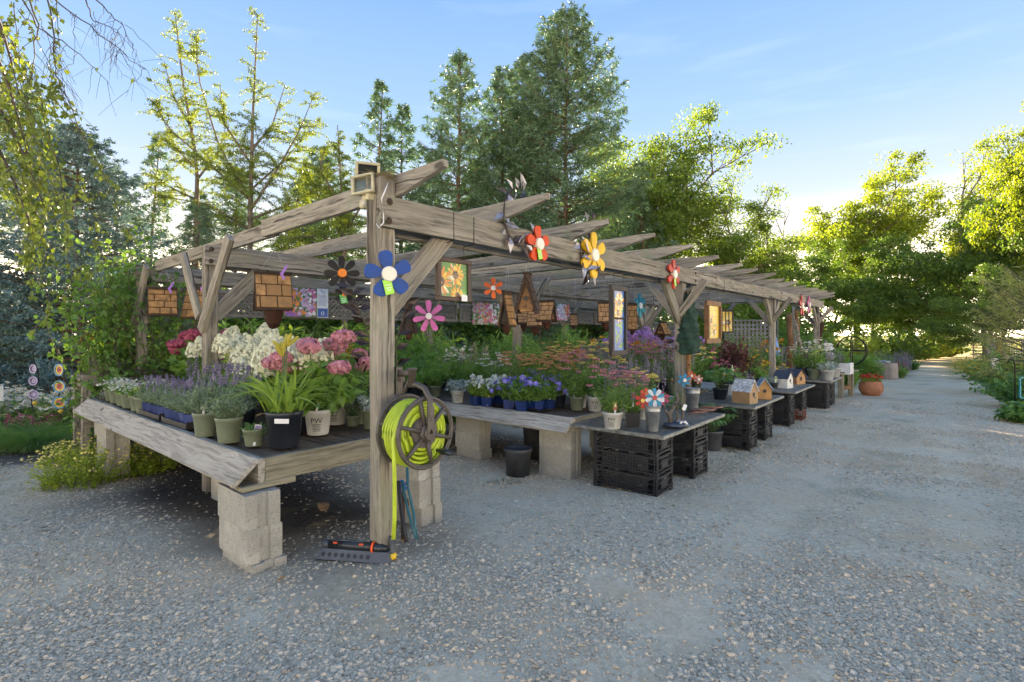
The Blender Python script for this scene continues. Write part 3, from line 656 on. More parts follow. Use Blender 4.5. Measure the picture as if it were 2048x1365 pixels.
part('trunk', tm, [TWIG, paint('birch_bark', (.55, .52, .47), .8, .3, 5, .3)], t); part('crown', cm, BIRCH, t)
# ================================================================ boards
gb = np.random.default_rng(77)
def board_mesh(Ln, w, h, warp=.004, taper=0.0, seg=None, ch=.004):
    """A plank along X from 0 to Ln, w across (Y), h high (Z), a little worn and crooked; taper cuts the underside of the far end."""
    n = seg or max(2, int(Ln / .35)); xs = np.linspace(0, Ln, n + 1)
    if taper: xs = np.sort(np.concatenate([xs, [Ln - taper, Ln - taper * .5]]))
    k = len(xs); oy = np.cumsum(gb.normal(0, warp, k)) * .5; oz = np.cumsum(gb.normal(0, warp, k)) * .5; oy -= np.linspace(oy[0], oy[-1], k); oz -= np.linspace(oz[0], oz[-1], k)
    y, z = w / 2, h / 2; ch = min(ch, w / 4)
    prof = np.array([(-y+ch,-z),(y-ch,-z),(y,-z+ch),(y,z-ch),(y-ch,z),(-y+ch,z),(-y,z-ch),(-y,-z+ch)])
    v = np.zeros((k, 8, 3)); v[..., 0] = xs[:, None]; v[..., 1] = prof[:, 0] + oy[:, None] + gb.normal(0, .0012, (k, 8)); v[..., 2] = prof[:, 1] + oz[:, None] + gb.normal(0, .0014, (k, 8))
    if taper:
        cut = np.clip((xs - (Ln - taper)) / taper, 0, 1) * h * .70
        for q in (0, 1, 2, 7): v[:, q, 2] = np.minimum(v[:, q, 2] + cut, z - ch * 2)
    v[0, :, 0] += gb.normal(0, .003, 8); v[-1, :, 0] += gb.normal(0, .003, 8)
    f = [(i*8+j, i*8+(j+1)%8, (i+1)*8+(j+1)%8, (i+1)*8+j) for i in range(k-1) for j in range(8)]
    f = [q[::-1] for q in f] + [tuple(range(8)), tuple((k-1)*8 + q for q in range(8))[::-1]]
    f = [q[::-1] for q in f]
    return MB().add(v.reshape(-1, 3), f)
def board(name, parent, a, b, w, h, mat=None, up=(0, 0, 1), **kw):
    a, b = Vector(a), Vector(b)
    o = part(name, board_mesh((b - a).length, w, h, **kw), mat or WOOD, parent, frame(a, b - a, up)); return o
RUST = paint('rusty_iron', (.11, .075, .05), .7, .4, 20, .2, .4)
IRON = paint('black_iron', (.025, .022, .02), .5, .25, 12, .1, .5)
STRING = paint('thin_wire', (.45, .45, .45), .5, .1, 5, 0, .3)
bolt_me = MB().lathe([(0,.014),(.009,.013),(.011,.008),(.011,.004),(.021,.003),(.022,0)], 10).mesh('bolt', [RUST])

# ================================================================ pergola (local axes: x along the road, y away from it)
pg = thing('pergola', 'long weathered timber pergola of posts, beams and pointed rafters', 'pergola', st(0, 0, 0), ROT)
SP = 4.44; BT, BB_ = 2.10, 1.92                     # beam top and bottom heights
for iy, ty in enumerate((0.0, 2.64, 4.75)):
    for ix in range(4):
        x = ix * SP; g0 = gzf(*st(x, ty)[:2]) - .08; top = 2.215 if (iy == 0 and ix == 0) else (2.10 if iy == 1 else 2.06)
        board('post', pg, (x, ty, g0), (x, ty, top), .104, .104, up=(1, 0, 0), warp=.003)
        # knee braces along the beam and across it
        bt = .47
        if ix < 3: board('brace', pg, (x + .03, ty, 1.93 - bt), (x + bt + .03, ty, 1.955), .05, .13)
        if ix > 0: board('brace', pg, (x - .03, ty, 1.93 - bt), (x - bt - .03, ty, 1.955), .05, .13)
        if iy == 1: board('brace', pg, (x - .075, ty - .02, 1.33), (x - .075, ty - .64, 2.10), .045, .10)
        if iy == 1: board('brace', pg, (x - .075, ty + .04, 1.45), (x - .075, ty + .46, 2.06), .045, .09)
        if iy == 0 and ix > 0: board('brace', pg, (x + .075, .03, 1.45), (x + .075, .55, 2.06), .045, .09); board('brace', pg, (x - .075, -.02, 1.52), (x - .075, -.34, 1.93) , .045, .085)
        if iy == 2: board('brace', pg, (x - .075, ty - .02, 1.42), (x - .075, ty - .50, 2.04), .045, .09)
JO = [(-.075, 4.62), (4.63, 9.10), (9.11, 13.68)]
for ty in (0.0, 2.64, 4.75):
    for side in (-1, 1):
        for k, (a, b) in enumerate(JO):
            o = board('beam', pg, (a + (.0 if side < 0 else .04), ty + side * .074, (BT + BB_) / 2 - (.02 if side > 0 else 0)), (b, ty + side * .074, (BT + BB_) / 2 - (.02 if side > 0 else 0)), .042, BT - BB_, warp=.003)
            if side < 0 and ty < 4:
                for q in ((.055, .055), (.05, -.055)) if k == 0 else ((.07, .05), (.07, -.05)):
                    part('bolt', bolt_me, [RUST], o, T(q[0], -.022, q[1]) @ Matrix.Rotation(R(90), 4, 'X'))
for i in range(16):
    x = .078 + i * .88; sag = gb.uniform(-.06, .01); e = gb.uniform(-.07, .07)
    a0 = gb.uniform(-.02, .03)
    if i == 0:
        board('rafter', pg, (x, 1.72, 2.16), (x, -.46, 2.168 + .02), .04, .135, taper=.42)
        board('rafter', pg, (x + .043, 4.62, 2.085), (x + .043, 1.55, 2.155), .038, .125)
    else:
        tl = 4.62 + gb.uniform(-.1, .1)
        board('rafter', pg, (x + gb.uniform(-.02, .02), tl, 2.165 + sag), (x + gb.uniform(-.02, .02), -.46 + e, 2.168 + a0 * .6), .04, gb.uniform(.12, .138), taper=gb.uniform(.34, .5))
board('batten', pg, (-.062, .03, 1.66), (-.062, .03, 2.24), .018, .05, up=(1, 0, 0))
o = part('junction_box', MB().cbox((0, 0, 0), (.012, .05, .16)), IRON, pg, T(-.058, -.06, 2.02))

# ---- privacy screens and posters at the back of the pergola (plane y = 4.68)
LATM = woodmat('lattice_wood', (.27, .25, .215), (.19, .175, .15), (.10, .09, .075))
def lattice_panel(name, label, cat, M_loc, rz, w, h, step=.055, slat=.03, diag=True, mat=None, group=None):
    t = thing(name, label, cat, M_loc, rz, group); mat = mat or LATM; fw = .045
    for a, b in (((0, 0, fw/2), (w, 0, fw/2)), ((0, 0, h - fw/2), (w, 0, h - fw/2))): board('rail', t, a, b, .035, fw, mat)
    for x in (fw/2, w - fw/2): board('stile', t, (x, 0, fw), (x, 0, h - fw), .033, fw, mat, up=(0, 1, 0))
    m = MB(); m2 = MB(); iw, ih = w - 2*fw, h - 2*fw
    if diag:
        for sgn, yy, mm in ((1, -.005, m), (-1, .005, m2)):
            n = int((iw + ih) / (step * 1.414)) 
            for k in range(n + 1):
                c = -ih + k * step * 1.414 + ih
                pts = []
                for u in np.linspace(0, 1, 2): pass
                x0, x1 = c - ih, c
                z0, z1 = 0, ih
                if x0 < 0: z0 = -x0; x0 = 0
                if x1 > iw: z1 = ih - (x1 - iw); x1 = iw
                if z1 - z0 < .03: continue
                A, B = (x0, z0), (x1, z1)
                if sgn < 0: A, B = (iw - x0, z0), (iw - x1, z1)
                dx, dz = B[0]-A[0], B[1]-A[1]; ln = math.hypot(dx, dz)
                mm.box(((A[0]+B[0])/2 + fw, yy, (A[1]+B[1])/2 + fw), (ln, .008, slat), 0, Matrix.Rotation(-math.atan2(dz, dx), 3, 'Y'))
    else:
        for k in range(1, int(iw / step) + 1): m.box((fw + k * iw / (int(iw / step) + 1), -.005, fw + ih / 2), (slat, .008, ih), 0)
        for k in range(1, int(ih / step) + 1): m2.box((fw + iw / 2, .005, fw + k * ih / (int(ih / step) + 1)), (iw, .008, slat), 0)
    part('lattice_front', m, mat, t, kind='stuff'); part('lattice_back', m2, mat, t, kind='stuff'); return t
for i in range(8):
    x = .1 + i * 1.68; p = st(x, 4.66, 1.50)
    lattice_panel('lattice_screen', 'grey diagonal lattice panel hung under the back beam, %s from the left' % ORD[i], 'lattice panel', p, ROT, 1.6, .36, group='lattice panels under the back beam')
def rail(name, label, s0, s1, t, z, h=.12):
    p = st(s0, t, z); o = board_mesh(s1 - s0, .04, h); ob = part(name, o, WOOD, None, frame(p, Vector((*UU, 0)))); return tag(ob, label, 'rail')
rail('rail', 'grey plank nailed above the left half of the back lattice', .3, 6.8, 4.70, 1.80); rail('rail', 'grey plank nailed above the right half of the back lattice', 6.9, 13.4, 4.70, 1.80)

# ================================================================ concrete blocks and benches
CONC = paint('concrete_block', (.43, .415, .36), .95, .22, 5, .8, rnd=.3)
n = CONC.node_tree; pb_ = [q for q in n.nodes if q.type == 'BSDF_PRINCIPLED'][0]; src_ = pb_.inputs['Base Color'].links[0].from_socket
c = mixc(n, ramp(n, noise(n, 130, 3), .36, .46, (.75,)*3, (0,)*3), src_, (.17, .155, .12)); c = mixc(n, ramp(n, noise(n, 6.5, 6, rough=.7), .55, .75, (0,)*3, (.6,)*3), c, (.23, .22, .15)); n.links.new(c, pb_.inputs['Base Color'])
def block_mesh():
    m = MB(); Lh, W, H = .195, .096, .19
    # outline of a two-core block with sash grooves in both ends
    o = [(-Lh,-W),(Lh,-W),(Lh,-.03),(Lh-.018,-.026),(Lh-.018,.026),(Lh,.03),(Lh,W),(-Lh,W),(-Lh,.03),(-Lh+.018,.026),(-Lh+.018,-.026),(-Lh,-.03)]
    n = len(o); pts = np.array(o, float)
    rows = [(0, .992), (.006, 1), (H - .006, 1), (H, .992)]; v = np.concatenate([np.c_[pts * k, np.full(n, z)] for z, k in rows])
    f = [(r*n+i, r*n+(i+1)%n, (r+1)*n+(i+1)%n, (r+1)*n+i) for r in range(3) for i in range(n)] + [tuple(3*n + i for i in range(n)), tuple(range(n))[::-1]]
    m.add(v, f); return m.mesh('concrete_block', CONC)
BLK = block_mesh(); BLK2 = None
rb = np.random.default_rng(3)
PLACE = ['bottom', 'middle', 'top']
def pier(s, t, ztop, where, rz=0.0, cross=True, n=3):
    """A pillar of three blocks under a bench; the lowest is half sunk in the ground."""
    for k in range(n):
        z = ztop - .19 * (n - k) + .0005 * k; p = st(s + rb.normal(0, .006), t + rb.normal(0, .008), z)
        o = part('concrete_block', BLK, CONC, None, T(*p) @ Matrix.Rotation(ROT + R(90) * cross + rz + rb.normal(0, .02), 4, 'Z'))
        tag(o, '%s concrete block of the pillar %s' % (PLACE[k], where), 'concrete block', 'concrete blocks under the benches')
def bench(label, s0, s1, t0, t1, z, apron=True, deck=WOODB, lip=.014):
    t = thing('bench', label, 'bench', st(s0, t0, z), ROT); W, Ln = s1 - s0, t1 - t0; fh = .14
    nb = max(4, round(W / .145)); bw = W / nb
    for k in range(nb): board('deck_board', t, ((k + .5) * bw, .045, -lip - .014), ((k + .5) * bw, Ln - .045, -lip - .014), bw - .006, .026, deck, warp=.002)
    board('frame_board', t, (0.02, .002, -fh/2), (W - .02, .002, -fh/2), .04, fh, WOODG)
    board('frame_board', t, (0.02, Ln - .002, -fh/2), (W - .02, Ln - .002, -fh/2), .04, fh, WOODG)
    board('frame_board', t, (0, -.018, -fh/2), (0, Ln + .018, -fh/2), .039, fh, WOODL); board('frame_board', t, (W, -.018, -fh/2), (W, Ln + .018, -fh/2), .039, fh, WOODG)
    if apron:     # sloping front board
        c = Vector((-.085, 0, -.064)); board('apron_board', t, c + Vector((0, -.02, 0)), c + Vector((0, Ln + .02, 0)), .024, .185, WOODL, up=(.72, 0, .69), warp=.002)
    for k in range(3): board('joist', t, (.03, Ln * (k + 1) / 4, -.09), (W - .03, Ln * (k + 1) / 4, -.09), .038, .09, WOODG)
    return t
ZB1 = .595
bench('nearest wooden plant bench with a pale sloping front board on block pillars', -.512, .70, .451, 4.48, ZB1)
o = part('wood_shim', board_mesh(.30, .16, .03), WOODG, None, frame(st(-.62, .50, ZB1 - .155), Vector((*UU, 0)))); tag(o, 'thin wooden shim on the front corner pillar of the nearest bench', 'wood shim')
pier(-.52, .555, .42, 'at the near front corner of the nearest bench'); pier(.60, .465, .455, 'behind the hose reel under the nearest bench')
pier(-.46, 3.9, .452, 'at the far left end of the nearest bench'); pier(.55, 3.8, .452, 'at the far rear corner of the nearest bench'); pier(.0, 2.1, .452, 'under the middle of the nearest bench')
ZB = {1: ZB1}
for b, (s0, s1, nm) in {2: (2.456, 3.66, 'second'), 3: (5.0, 6.2, 'third'), 4: (7.5, 8.7, 'fourth'), 5: (10.2, 11.4, 'fifth')}.items():
    z = .463 if b == 2 else gzf(*st(s0, .8)[:2]) + .615; ZB[b] = z
    bench('%s wooden plant bench from the front, on concrete block pillars' % nm, s0, s1, .285, 4.30, z)
    for s, t, w in ((s0 + .10, .50, 'near front'), (s0 + .10, 1.75, 'middle front'), (s1 - .12, .50, 'near rear'), (s0 + .1, 3.9, 'far front'), (s1 - .12, 3.8, 'far rear')):
        if b > 3 and 'rear' in w: continue
        pier(s, t, z - .142, '%s of the %s bench' % (w, nm))
# narrow taller bench at the far left end with pots on it
zb6 = .84; t6 = thing('side_bench', 'narrow raised bench at the far left end carrying sage green pots', 'bench', st(-.55, 4.95, zb6), ROT)
for k in range(3): board('deck_board', t6, (0, -.16 + .15 * k, -.014), (2.6, -.16 + .15 * k, -.014), .142, .026, WOOD)
board('frame_board', t6, (0, -.25, -.075), (2.6, -.25, -.075), .035, .10, WOOD); board('frame_board', t6, (-.01, -.26, -.075), (-.01, .22, -.075), .035, .10, WOOD)
for x in (.03, 1.3, 2.55):
    for y in (-.22, .18): board('leg', t6, (x, y, gzf(*st(x, 5)[:2]) - zb6 - .03), (x, y, -.03), .075, .075, WOOD, up=(1, 0, 0))
for zz in (-.32, -.52): board('rail', t6, (0, -.265, zz), (2.6, -.265, zz), .02, .12, WOOD)

# ================================================================ plastic crates and the mesh shelves on them
BLACKP = paint('black_plastic', (.022, .024, .028), .38, .3, 9, .08, rnd=.3); REDP = paint('rust_red_plastic', (.16, .045, .025), .45, .25, 9, .08)
CW, CDp, CH = .62, .36, .176       # along y, along x, height
def crate_parts():
    fr, sl, pl, pl2 = MB(), MB(), MB(), MB(); x, y = CDp / 2, CW / 2
    for z, hh, e in ((CH - .008, .016, .004), (CH * .66, .008, .003), (CH * .33, .008, .003), (.03, .012, .003)):
        for sx in (-1, 1): fr.box((sx * x, 0, z), (.012 + e, CW + .01, hh))
        for sy in (-1, 1): fr.box((0, sy * y, z), (CDp - .006, .012 + e, hh))
    for sx in (-1, 1):
        for sy in (-1, 1):
            fr.box((sx * (x - .002), sy * (y - .022), CH / 2), (.014, .012, CH - .012)); fr.box((sx * (x - .022), sy * (y - .002), CH / 2), (.012, .014, CH - .012)); fr.box((sx * (x - .02), sy * (y - .02), .012), (.05, .05, .024))
            fr.box((sx * (x - .003), sy * (y - .001), CH / 2), (.010, .010, CH - .01)); fr.box((sx * (x - .003), sy * (y - .085), CH / 2), (.010, .008, CH - .03))
    n = 30
    for k in range(n):
        yy = -y + .10 + (CW - .20) * k / (n - 1)
        for sx in (-1, 1): sl.box((sx * (x - .003), yy, CH / 2 + .006), (.006, .0085, CH - .035))
    for k in range(12): sl.box((-x + .03 + (CDp - .06) * k / 11, 0, .027), (.010, CW - .02, .006))
    for k in range(14): sl.box((0, -y + .03 + (CW - .06) * k / 13, .027), (CDp - .02, .010, .006))
    for sx in (-1, 1):
        for q in (-.16, 0, .16): sl.box((sx * (x + .003), q, CH * .5), (.008, .055, .026))
    for sy, pl_ in ((-1, pl), (1, pl2)):
        pl_.cbox((0, sy * (y - .002), CH * .52), (.13, .010, CH * .46)); pl_.box((0, sy * y, CH * .17), (.11, .016, .014)); pl_.box((0, sy * y, CH * .89), (.15, .014, .014))
        for q in (-.085, .085): pl_.box((q, sy * y, CH * .5), (.010, .012, CH * .8))
    return fr.mesh('frame', BLACKP), sl.mesh('slats', BLACKP), pl.mesh('end_panel', BLACKP), pl2.mesh('end_panel_back', BLACKP)
CR = crate_parts(); CRR = None
def crate(p, rz, label, red=False):
    t = thing('plastic_crate', label, 'crate', p, rz, 'plastic crates under the mesh shelves')
    for nm, me in zip(('frame', 'slats', 'end_panel', 'end_panel'), CR):
        if red: me = me.copy(); me.materials[0] = REDP
        part(nm, me, [BLACKP], t)
    return t
def crates(s, t, n, where, redbase=False):
    p = stg(s + CDp / 2, t + CW / 2); r0 = rb.normal(0, .02)
    for k in range(n): crate(Vector((p.x, p.y, p.z + .002 + k * (CH + .0015))), ROT + r0 + rb.normal(0, .008), '%s black plastic crate %s' % ((['lowest', 'second', 'third', 'topmost'] if n == 4 else ['lowest', 'middle', 'topmost'])[k], where) if not (redbase and k == 0) else 'rust red plastic crate at the bottom of a black crate stack', redbase and k == 0)
    return p.z + n * (CH + .0015)
GALV = paint('galvanised_steel', (.30, .31, .29), .5, .25, 20, .1, .7)
def mesh_shelf(s0, s1, t0, t1, z, label):
    t = thing('mesh_shelf', label, 'shelf', st(s0, t0, z), ROT); W, Ln = s1 - s0, t1 - t0; f = MB(); w = MB()
    for y in (0, Ln): f.box((W/2, y, 0), (W + .03, .03, .03))
    for x in (0, W): f.box((x, Ln/2, .0005), (.03, Ln - .03, .03))
    n1, n2 = int(W / .024), int(Ln / .024)
    for k in range(1, n1): w.box((W * k / n1, Ln/2, .004), (.006, Ln - .02, .006))
    for k in range(1, n2): w.box((W/2, Ln * k / n2, .0075), (W - .02, .005, .006))
    for x in (W * .33, W * .66): f.box((x, Ln/2, -.008), (.025, Ln - .03, .012))
    part('frame', f, GALV, t); part('wire_mesh', w, GALV, t); return t
z1 = crates(2.42, -.60, 3, 'of the front stack, nearest mesh shelf'); crates(3.24, -.63, 3, 'of the rear stack, nearest mesh shelf')
SHZ = {1: z1 + .017}; mesh_shelf(2.385, 3.95, -.68, .26, SHZ[1], 'nearest wire mesh shelf laid on stacked black crates')
z2 = crates(4.93, -.67, 3, 'of the front stack, second mesh shelf'); crates(5.77, -.65, 3, 'of the rear stack, second mesh shelf'); SHZ[2] = z2 + .017
mesh_shelf(4.90, 6.35, -.74, .2, SHZ[2], 'second wire mesh shelf on black crates holding small birdhouses')
z3 = crates(7.26, -.63, 3, 'of the front stack, third mesh shelf'); crates(8.05, -.66, 3, 'of the rear stack, third mesh shelf', True); SHZ[3] = z3 + .017
mesh_shelf(7.22, 8.75, -.72, .2, SHZ[3], 'third wire mesh shelf holding a white birdhouse')
z4 = crates(9.95, -.73, 3, 'of the front stack, fourth mesh shelf'); crates(10.75, -.70, 3, 'of the rear stack, fourth mesh shelf'); SHZ[4] = z4 + .017
mesh_shelf(9.9, 11.3, -.8, .2, SHZ[4], 'fourth wire mesh shelf on black crates with potted asters')
# ================================================================ hose reel on the corner post
def spin(m, c, axis, M): return m
ro = np.random.default_rng(12)
BRZ = paint('bronze_plastic', (.085, .072, .060), .45, .2, 10, .1); HOSE = paint('lime_hose', (.44, .56, .03), .42, .1, 14, .08); BLK_ = paint('black_rubber', (.02, .02, .022), .6, .2, 10, .1)
YEL = paint('yellow_plastic', (.80, .52, .02), .4, .08, 10, .02); ORG = paint('orange_plastic', (.80, .10, .02), .4, .08, 10, .02); GRYP = paint('grey_plastic', (.075, .085, .10), .5, .15, 12, .1); DKP = paint('dark_plastic', (.018, .022, .026), .3, .2, 10, .05)
BLUEP = paint('blue_plastic', (.01, .16, .55), .35, .1, 10, .02); TEAL = paint('teal_hose', (.02, .13, .17), .45, .15, 10, .05)
# reel local axes: x along the beam, y towards the camera side (-V), z up
rc = ont(852, 866, -.33); s_c, _ = to_st(rc)
reel = thing('hose_reel', 'bronze hose reel with spoked wheel bolted to the corner post', 'hose reel', st(s_c, -.24, rc.z), ROT + R(180))
def ring(m, R_, r, y, seg=40, mat=0): 
    a = np.linspace(0, 2*math.pi, seg + 1); m.tube(np.stack([R_*np.cos(a), np.full(seg+1, y), R_*np.sin(a)], -1), r, 7, mat, True, False)
for y, nm in ((.09, 'front_wheel'), (-.09, 'back_wheel')):
    m = MB(); ring(m, .194, .0105, y); ring(m, .182, .006, y)
    m.lathe([(.0, -.014), (.045, -.014), (.05, 0), (.045, .016), (.02, .022), (0, .022)], 20, 0, True, (0, y, 0), Matrix.Rotation(R(-90), 4, 'X'))
    for k in range(6):
        a = k * math.pi / 3 + .3; d = np.array([math.cos(a), 0, math.sin(a)]); m.tube(np.array([d * .035, d * .12, d * .19]) + [0, y, 0], [.017, .013, .011], 6)
    w = part(nm, m, BRZ, reel)
    if y > 0: 
        h = MB(); a = -.85; c = np.array([math.cos(a) * .125 * -1, y, math.sin(a) * .15]); h.tube(np.array([c, c + [0, .03, 0], c + [0, .032, 0], c + [-.004, .115, 0]]), [.010, .010, .017, .0155], 12); part('crank_handle', h, DKP, w)
part('drum', MB().tube([(0, -.088, 0), (0, .088, 0)], .085, 18), BRZ, reel)
m = MB()                                      # yoke from the wall bracket over the wheel
m.tube([(-.0, .125, 0.0), (-.0, .128, .10), (0, .122, .19), (0, .08, .245), (0, .02, .262), (0, -.06, .262)], .017, 8); m.tube([(0, .10, 0), (0, .13, 0)], .035, 12); m.box((0, .128, .07), (.045, .012, .16))
part('yoke', m, BRZ, reel)
m = MB(); 
lx = s_c - .07                                # offset of the post face in reel coordinates
m.cbox((lx + .0, -.172, .23), (.048, .012, .25)); m.box((lx/2 + .0, -.14, .285), (.03, .03, .03)); m.tube([(lx, -.17, .315), (lx * .5, -.10, .322), (0, -.03, .322)], [.022, .020, .020], 6); m.tube([(lx, -.165, .16), (0.0, -.04, .31)], .011, 6)
m.tube([(0, -.03, .245), (0, -.03, .345), (0, -.03, .347), (0, -.03, .355)], [.022, .022, .03, .03], 12); 
part('wall_bracket', m, BRZ, reel)
# the hose wound on it: layers of turns, then the free end hanging down
hose = thing('garden_hose', 'lime green hose wound on the reel with its end hanging down', 'hose', reel.location, ROT + R(180))
pts = []
for lay in range(5):
    rr = .095 + lay * .0185; nt_ = 7 - (lay > 3)
    for q in range(nt_ * 28):
        a = q / 28 * 2 * math.pi; y = (-.07 + .14 * q / (nt_ * 28)) * (1 if lay % 2 == 0 else -1); pts.append((rr * math.cos(a) * (1 + .012 * math.sin(a * 3 + lay * 2)), y + .004 * math.sin(a * 2 + lay), rr * math.sin(a) - .004 * lay * (1 - math.sin(a)) * .9))
part('coil', MB().tube(pts, .0098, 8), HOSE, hose)
hx = lambda X: np.array(X) 
def rl(p):                                    # world point in reel coordinates
    d = np.array([p.x, p.y]) - np.array(reel.location[:2]); return (-float(d @ UU), -float(d @ VV), p.z - reel.location.z)
gy_ = ong(784, 1118); e0 = rl(ont(787, 880, -.30)); e1 = rl(ont(789, 960, -.30)); e2 = rl(ont(789, 1040, -.29)); e3 = rl(ont(787, 1078, -.28))
part('hanging_end', MB().tube([(.10, .05, .16), (.16, .06, .10), (.185, .062, .03), e0, e1, e2, e3], [.0098, .0098, .0099, .0115, .0115, .0115, .012], 10), HOSE, hose)
# sprinkler lying at the post's foot
a, b = ong(628, 1120), ong(778, 1131); sx = (b - a); sx.z = 0; ln = sx.length
spk = thing('lawn_sprinkler', 'grey and black oscillating sprinkler with orange clips by the corner post', 'sprinkler', Vector((a.x, a.y, max(a.z, b.z) + .004)), math.atan2(sx.y, sx.x))
m = MB(); h = .052
m.add([(0, -.0, 0), (ln, 0, 0), (ln, .095, 0), (0, .095, 0), (.035, .028, h), (ln - .02, .028, h), (ln - .02, .075, h), (.035, .075, h)], [(3,2,1,0), (4,5,6,7), (0,1,5,4), (1,2,6,5), (2,3,7,6), (3,0,4,7)]); m.tube([(.03, .06, h + .012), (.075, .06, h + .014)], .026, 10); part('base', m, GRYP, spk)
m = MB(); sl_ = math.atan2(h, .028)
for k in range(8):
    x = .05 + k * (ln * .60) / 7; m.lathe([(.0125, .0005), (.0125, .0012), (.0, .0012)], 14, 0, False, (x, .0135, h * .48), Matrix.Rotation(sl_, 4, 'X')); 
part('hole', m, BLK_, spk)
m = MB(); m.tube([(.07, .052, h + .018), (ln * .72, .052, h + .018)], .027, 12); part('spray_tube', m, DKP, spk)
for x in (.115, ln * .60): part('clip', MB().cbox((x, .040, h + .034), (.03, .024, .012)), ORG, spk)
part('ring', MB().tube([(ln * .735, .052, h + .016), (ln * .76, .052, h + .016)], .033, 16), ORG, spk); part('end_cap', MB().tube([(ln * .72, .052, h + .016), (ln * .86, .052, h + .014), (ln * .87, .052, h + .014), (ln * .93, .052, h + .01)], [.027, .027, .02, .016], 14), DKP, spk)
part('nozzle_strip', MB().box((ln * .39, .052, h + .045), (ln * .46, .012, .004)), GRYP, spk)
def text_mesh(body, size, name, mat, ext=0.0):
    c = bpy.data.curves.new(name, 'FONT'); c.body = body; c.size = size; c.align_x = 'CENTER'; c.extrude = ext; c.resolution_u = 2
    o = bpy.data.objects.new(name, c); COL.objects.link(o); dg = bpy.context.evaluated_depsgraph_get(); me = bpy.data.meshes.new_from_object(o.evaluated_get(dg)); bpy.data.objects.remove(o); me.name = name; me.materials.clear(); me.materials.append(mat); return me
WHITE = paint('white_print', (.75, .75, .74), .6, .04, 9, 0); INK = paint('black_ink', (.02, .02, .02), .6, .05, 9, 0); 
part('lettering', text_mesh('GARDENA', .014, 'lettering', WHITE), WHITE, spk, T(ln * .87, .0128, h * .44) @ Matrix.Rotation(sl_, 4, 'X'))
cp = onz(784, 1108, spk.location.z + .03); con = thing('hose_connector', 'yellow and black hose connector on the hanging lime hose end', 'hose connector', (cp.x, cp.y, spk.location.z))
part('coupling', MB().lathe([(0, 0), (.018, 0), (.026, .006), (.027, .022), (.022, .034), (.016, .036)], 16), YEL, con); part('collar', MB().lathe([(.016, .034), (.017, .05), (.013, .054), (.013, .10), (.015, .105), (.015, .13), (0, .13)], 14), GRYP, con)
# water tap and dark hoses behind the post
tp = ont(806, 985, .12); tap = thing('water_tap', 'small tap with a blue handle behind the corner post', 'tap', (tp.x, tp.y, gzf(tp.x, tp.y)))
m = MB(); hz = tp.z - tap.location.z; m.tube([(0, 0, -.05), (0, 0, hz)], .013, 8); m.tube([(0, 0, hz - .03), (.03, -.03, hz - .04), (.035, -.035, hz - .075)], .012, 8); part('pipe', m, RUST, tap)
m = MB(); m.tube([(0, 0, hz), (.005, -.005, hz + .05)], .008, 8)
for k in range(4): a = k * math.pi / 2 + .4; m.balls([(.005 + .024 * math.cos(a), -.005 , hz + .05 + .024 * math.sin(a))], .013, 0, 'ico'); m.tube([(.005, -.005, hz + .05), (.005 + .022 * math.cos(a), -.005, hz + .05 + .022 * math.sin(a))], .006, 6)
part('handle', m, BLUEP, tap)
def pathhose(name, label, pxs, t, mat, r): 
    P = [ont(x, y, tt) for (x, y), tt in zip(pxs, t)]; g0 = P[-1]; g0.z = max(g0.z, gzf(g0.x, g0.y) + r); o = part(name, MB().tube([tuple(p) for p in P], r, 8), mat); return tag(o, label, 'hose')
pathhose('feed_hose', 'thick black hose leaning from the tap to the gravel', [(797, 962), (800, 1000), (806, 1050), (813, 1084)], [.10, .06, .0, -.06], BLK_, .013)
pathhose('feed_hose', 'thin teal hose running down from the blue tap', [(804, 962), (811, 1000), (822, 1045), (832, 1078)], [.10, .06, -.02, -.09], TEAL, .009)
pathhose('feed_hose', 'second teal hose bowed outward beside the first teal hose', [(814, 925), (816, 975), (828, 1030), (833, 1079)], [.10, .08, -.01, -.08], TEAL, .009)
# rock and fallen leaves
rk = ong(646, 1020); m = MB(); m.balls([(0, 0, 0)], .052, 0, 'ico', .75); m.v[-1] *= ro.uniform(.85, 1.2, (12, 1)); tag(part('rock', m, paint('tan_stone', (.22, .15, .09), .9, .3, 9, .4), None, T(rk.x, rk.y, rk.z + .03)), 'small tan rock on the dark soil under the nearest bench', 'rock')
LF = paint('fallen_leaf', (.48, .26, .06), .7, .3, 30, .1); LF2 = paint('fallen_leaf_green', (.30, .32, .14), .7, .3, 30, .1)
for (x, y), mt, l in (((551, 1168), LF, 'single orange fallen leaf in front of the corner pillar'), ((688, 1121), LF, 'orange fallen leaf against the front of the sprinkler'), ((731, 1121), LF2, 'pale green fallen leaf in front of the sprinkler'), ((1341, 1018), LF2, 'pale green scrap lying before the front crate stack'), ((594, 963), LF2, 'pale leaf on the soil just under the bench side board'), ((602, 1027), LF2, 'pale leaf beside the tan rock on the soil')):
    p = ong(x, y); m = MB().leaves([(0, 0, 0)], [(1, .3, .12)], .055, .034, fold=.15, curl=-.2, tilt=.1); tag(part('fallen_leaf', m, mt, None, T(p.x, p.y, p.z + .016)), l, 'leaf')

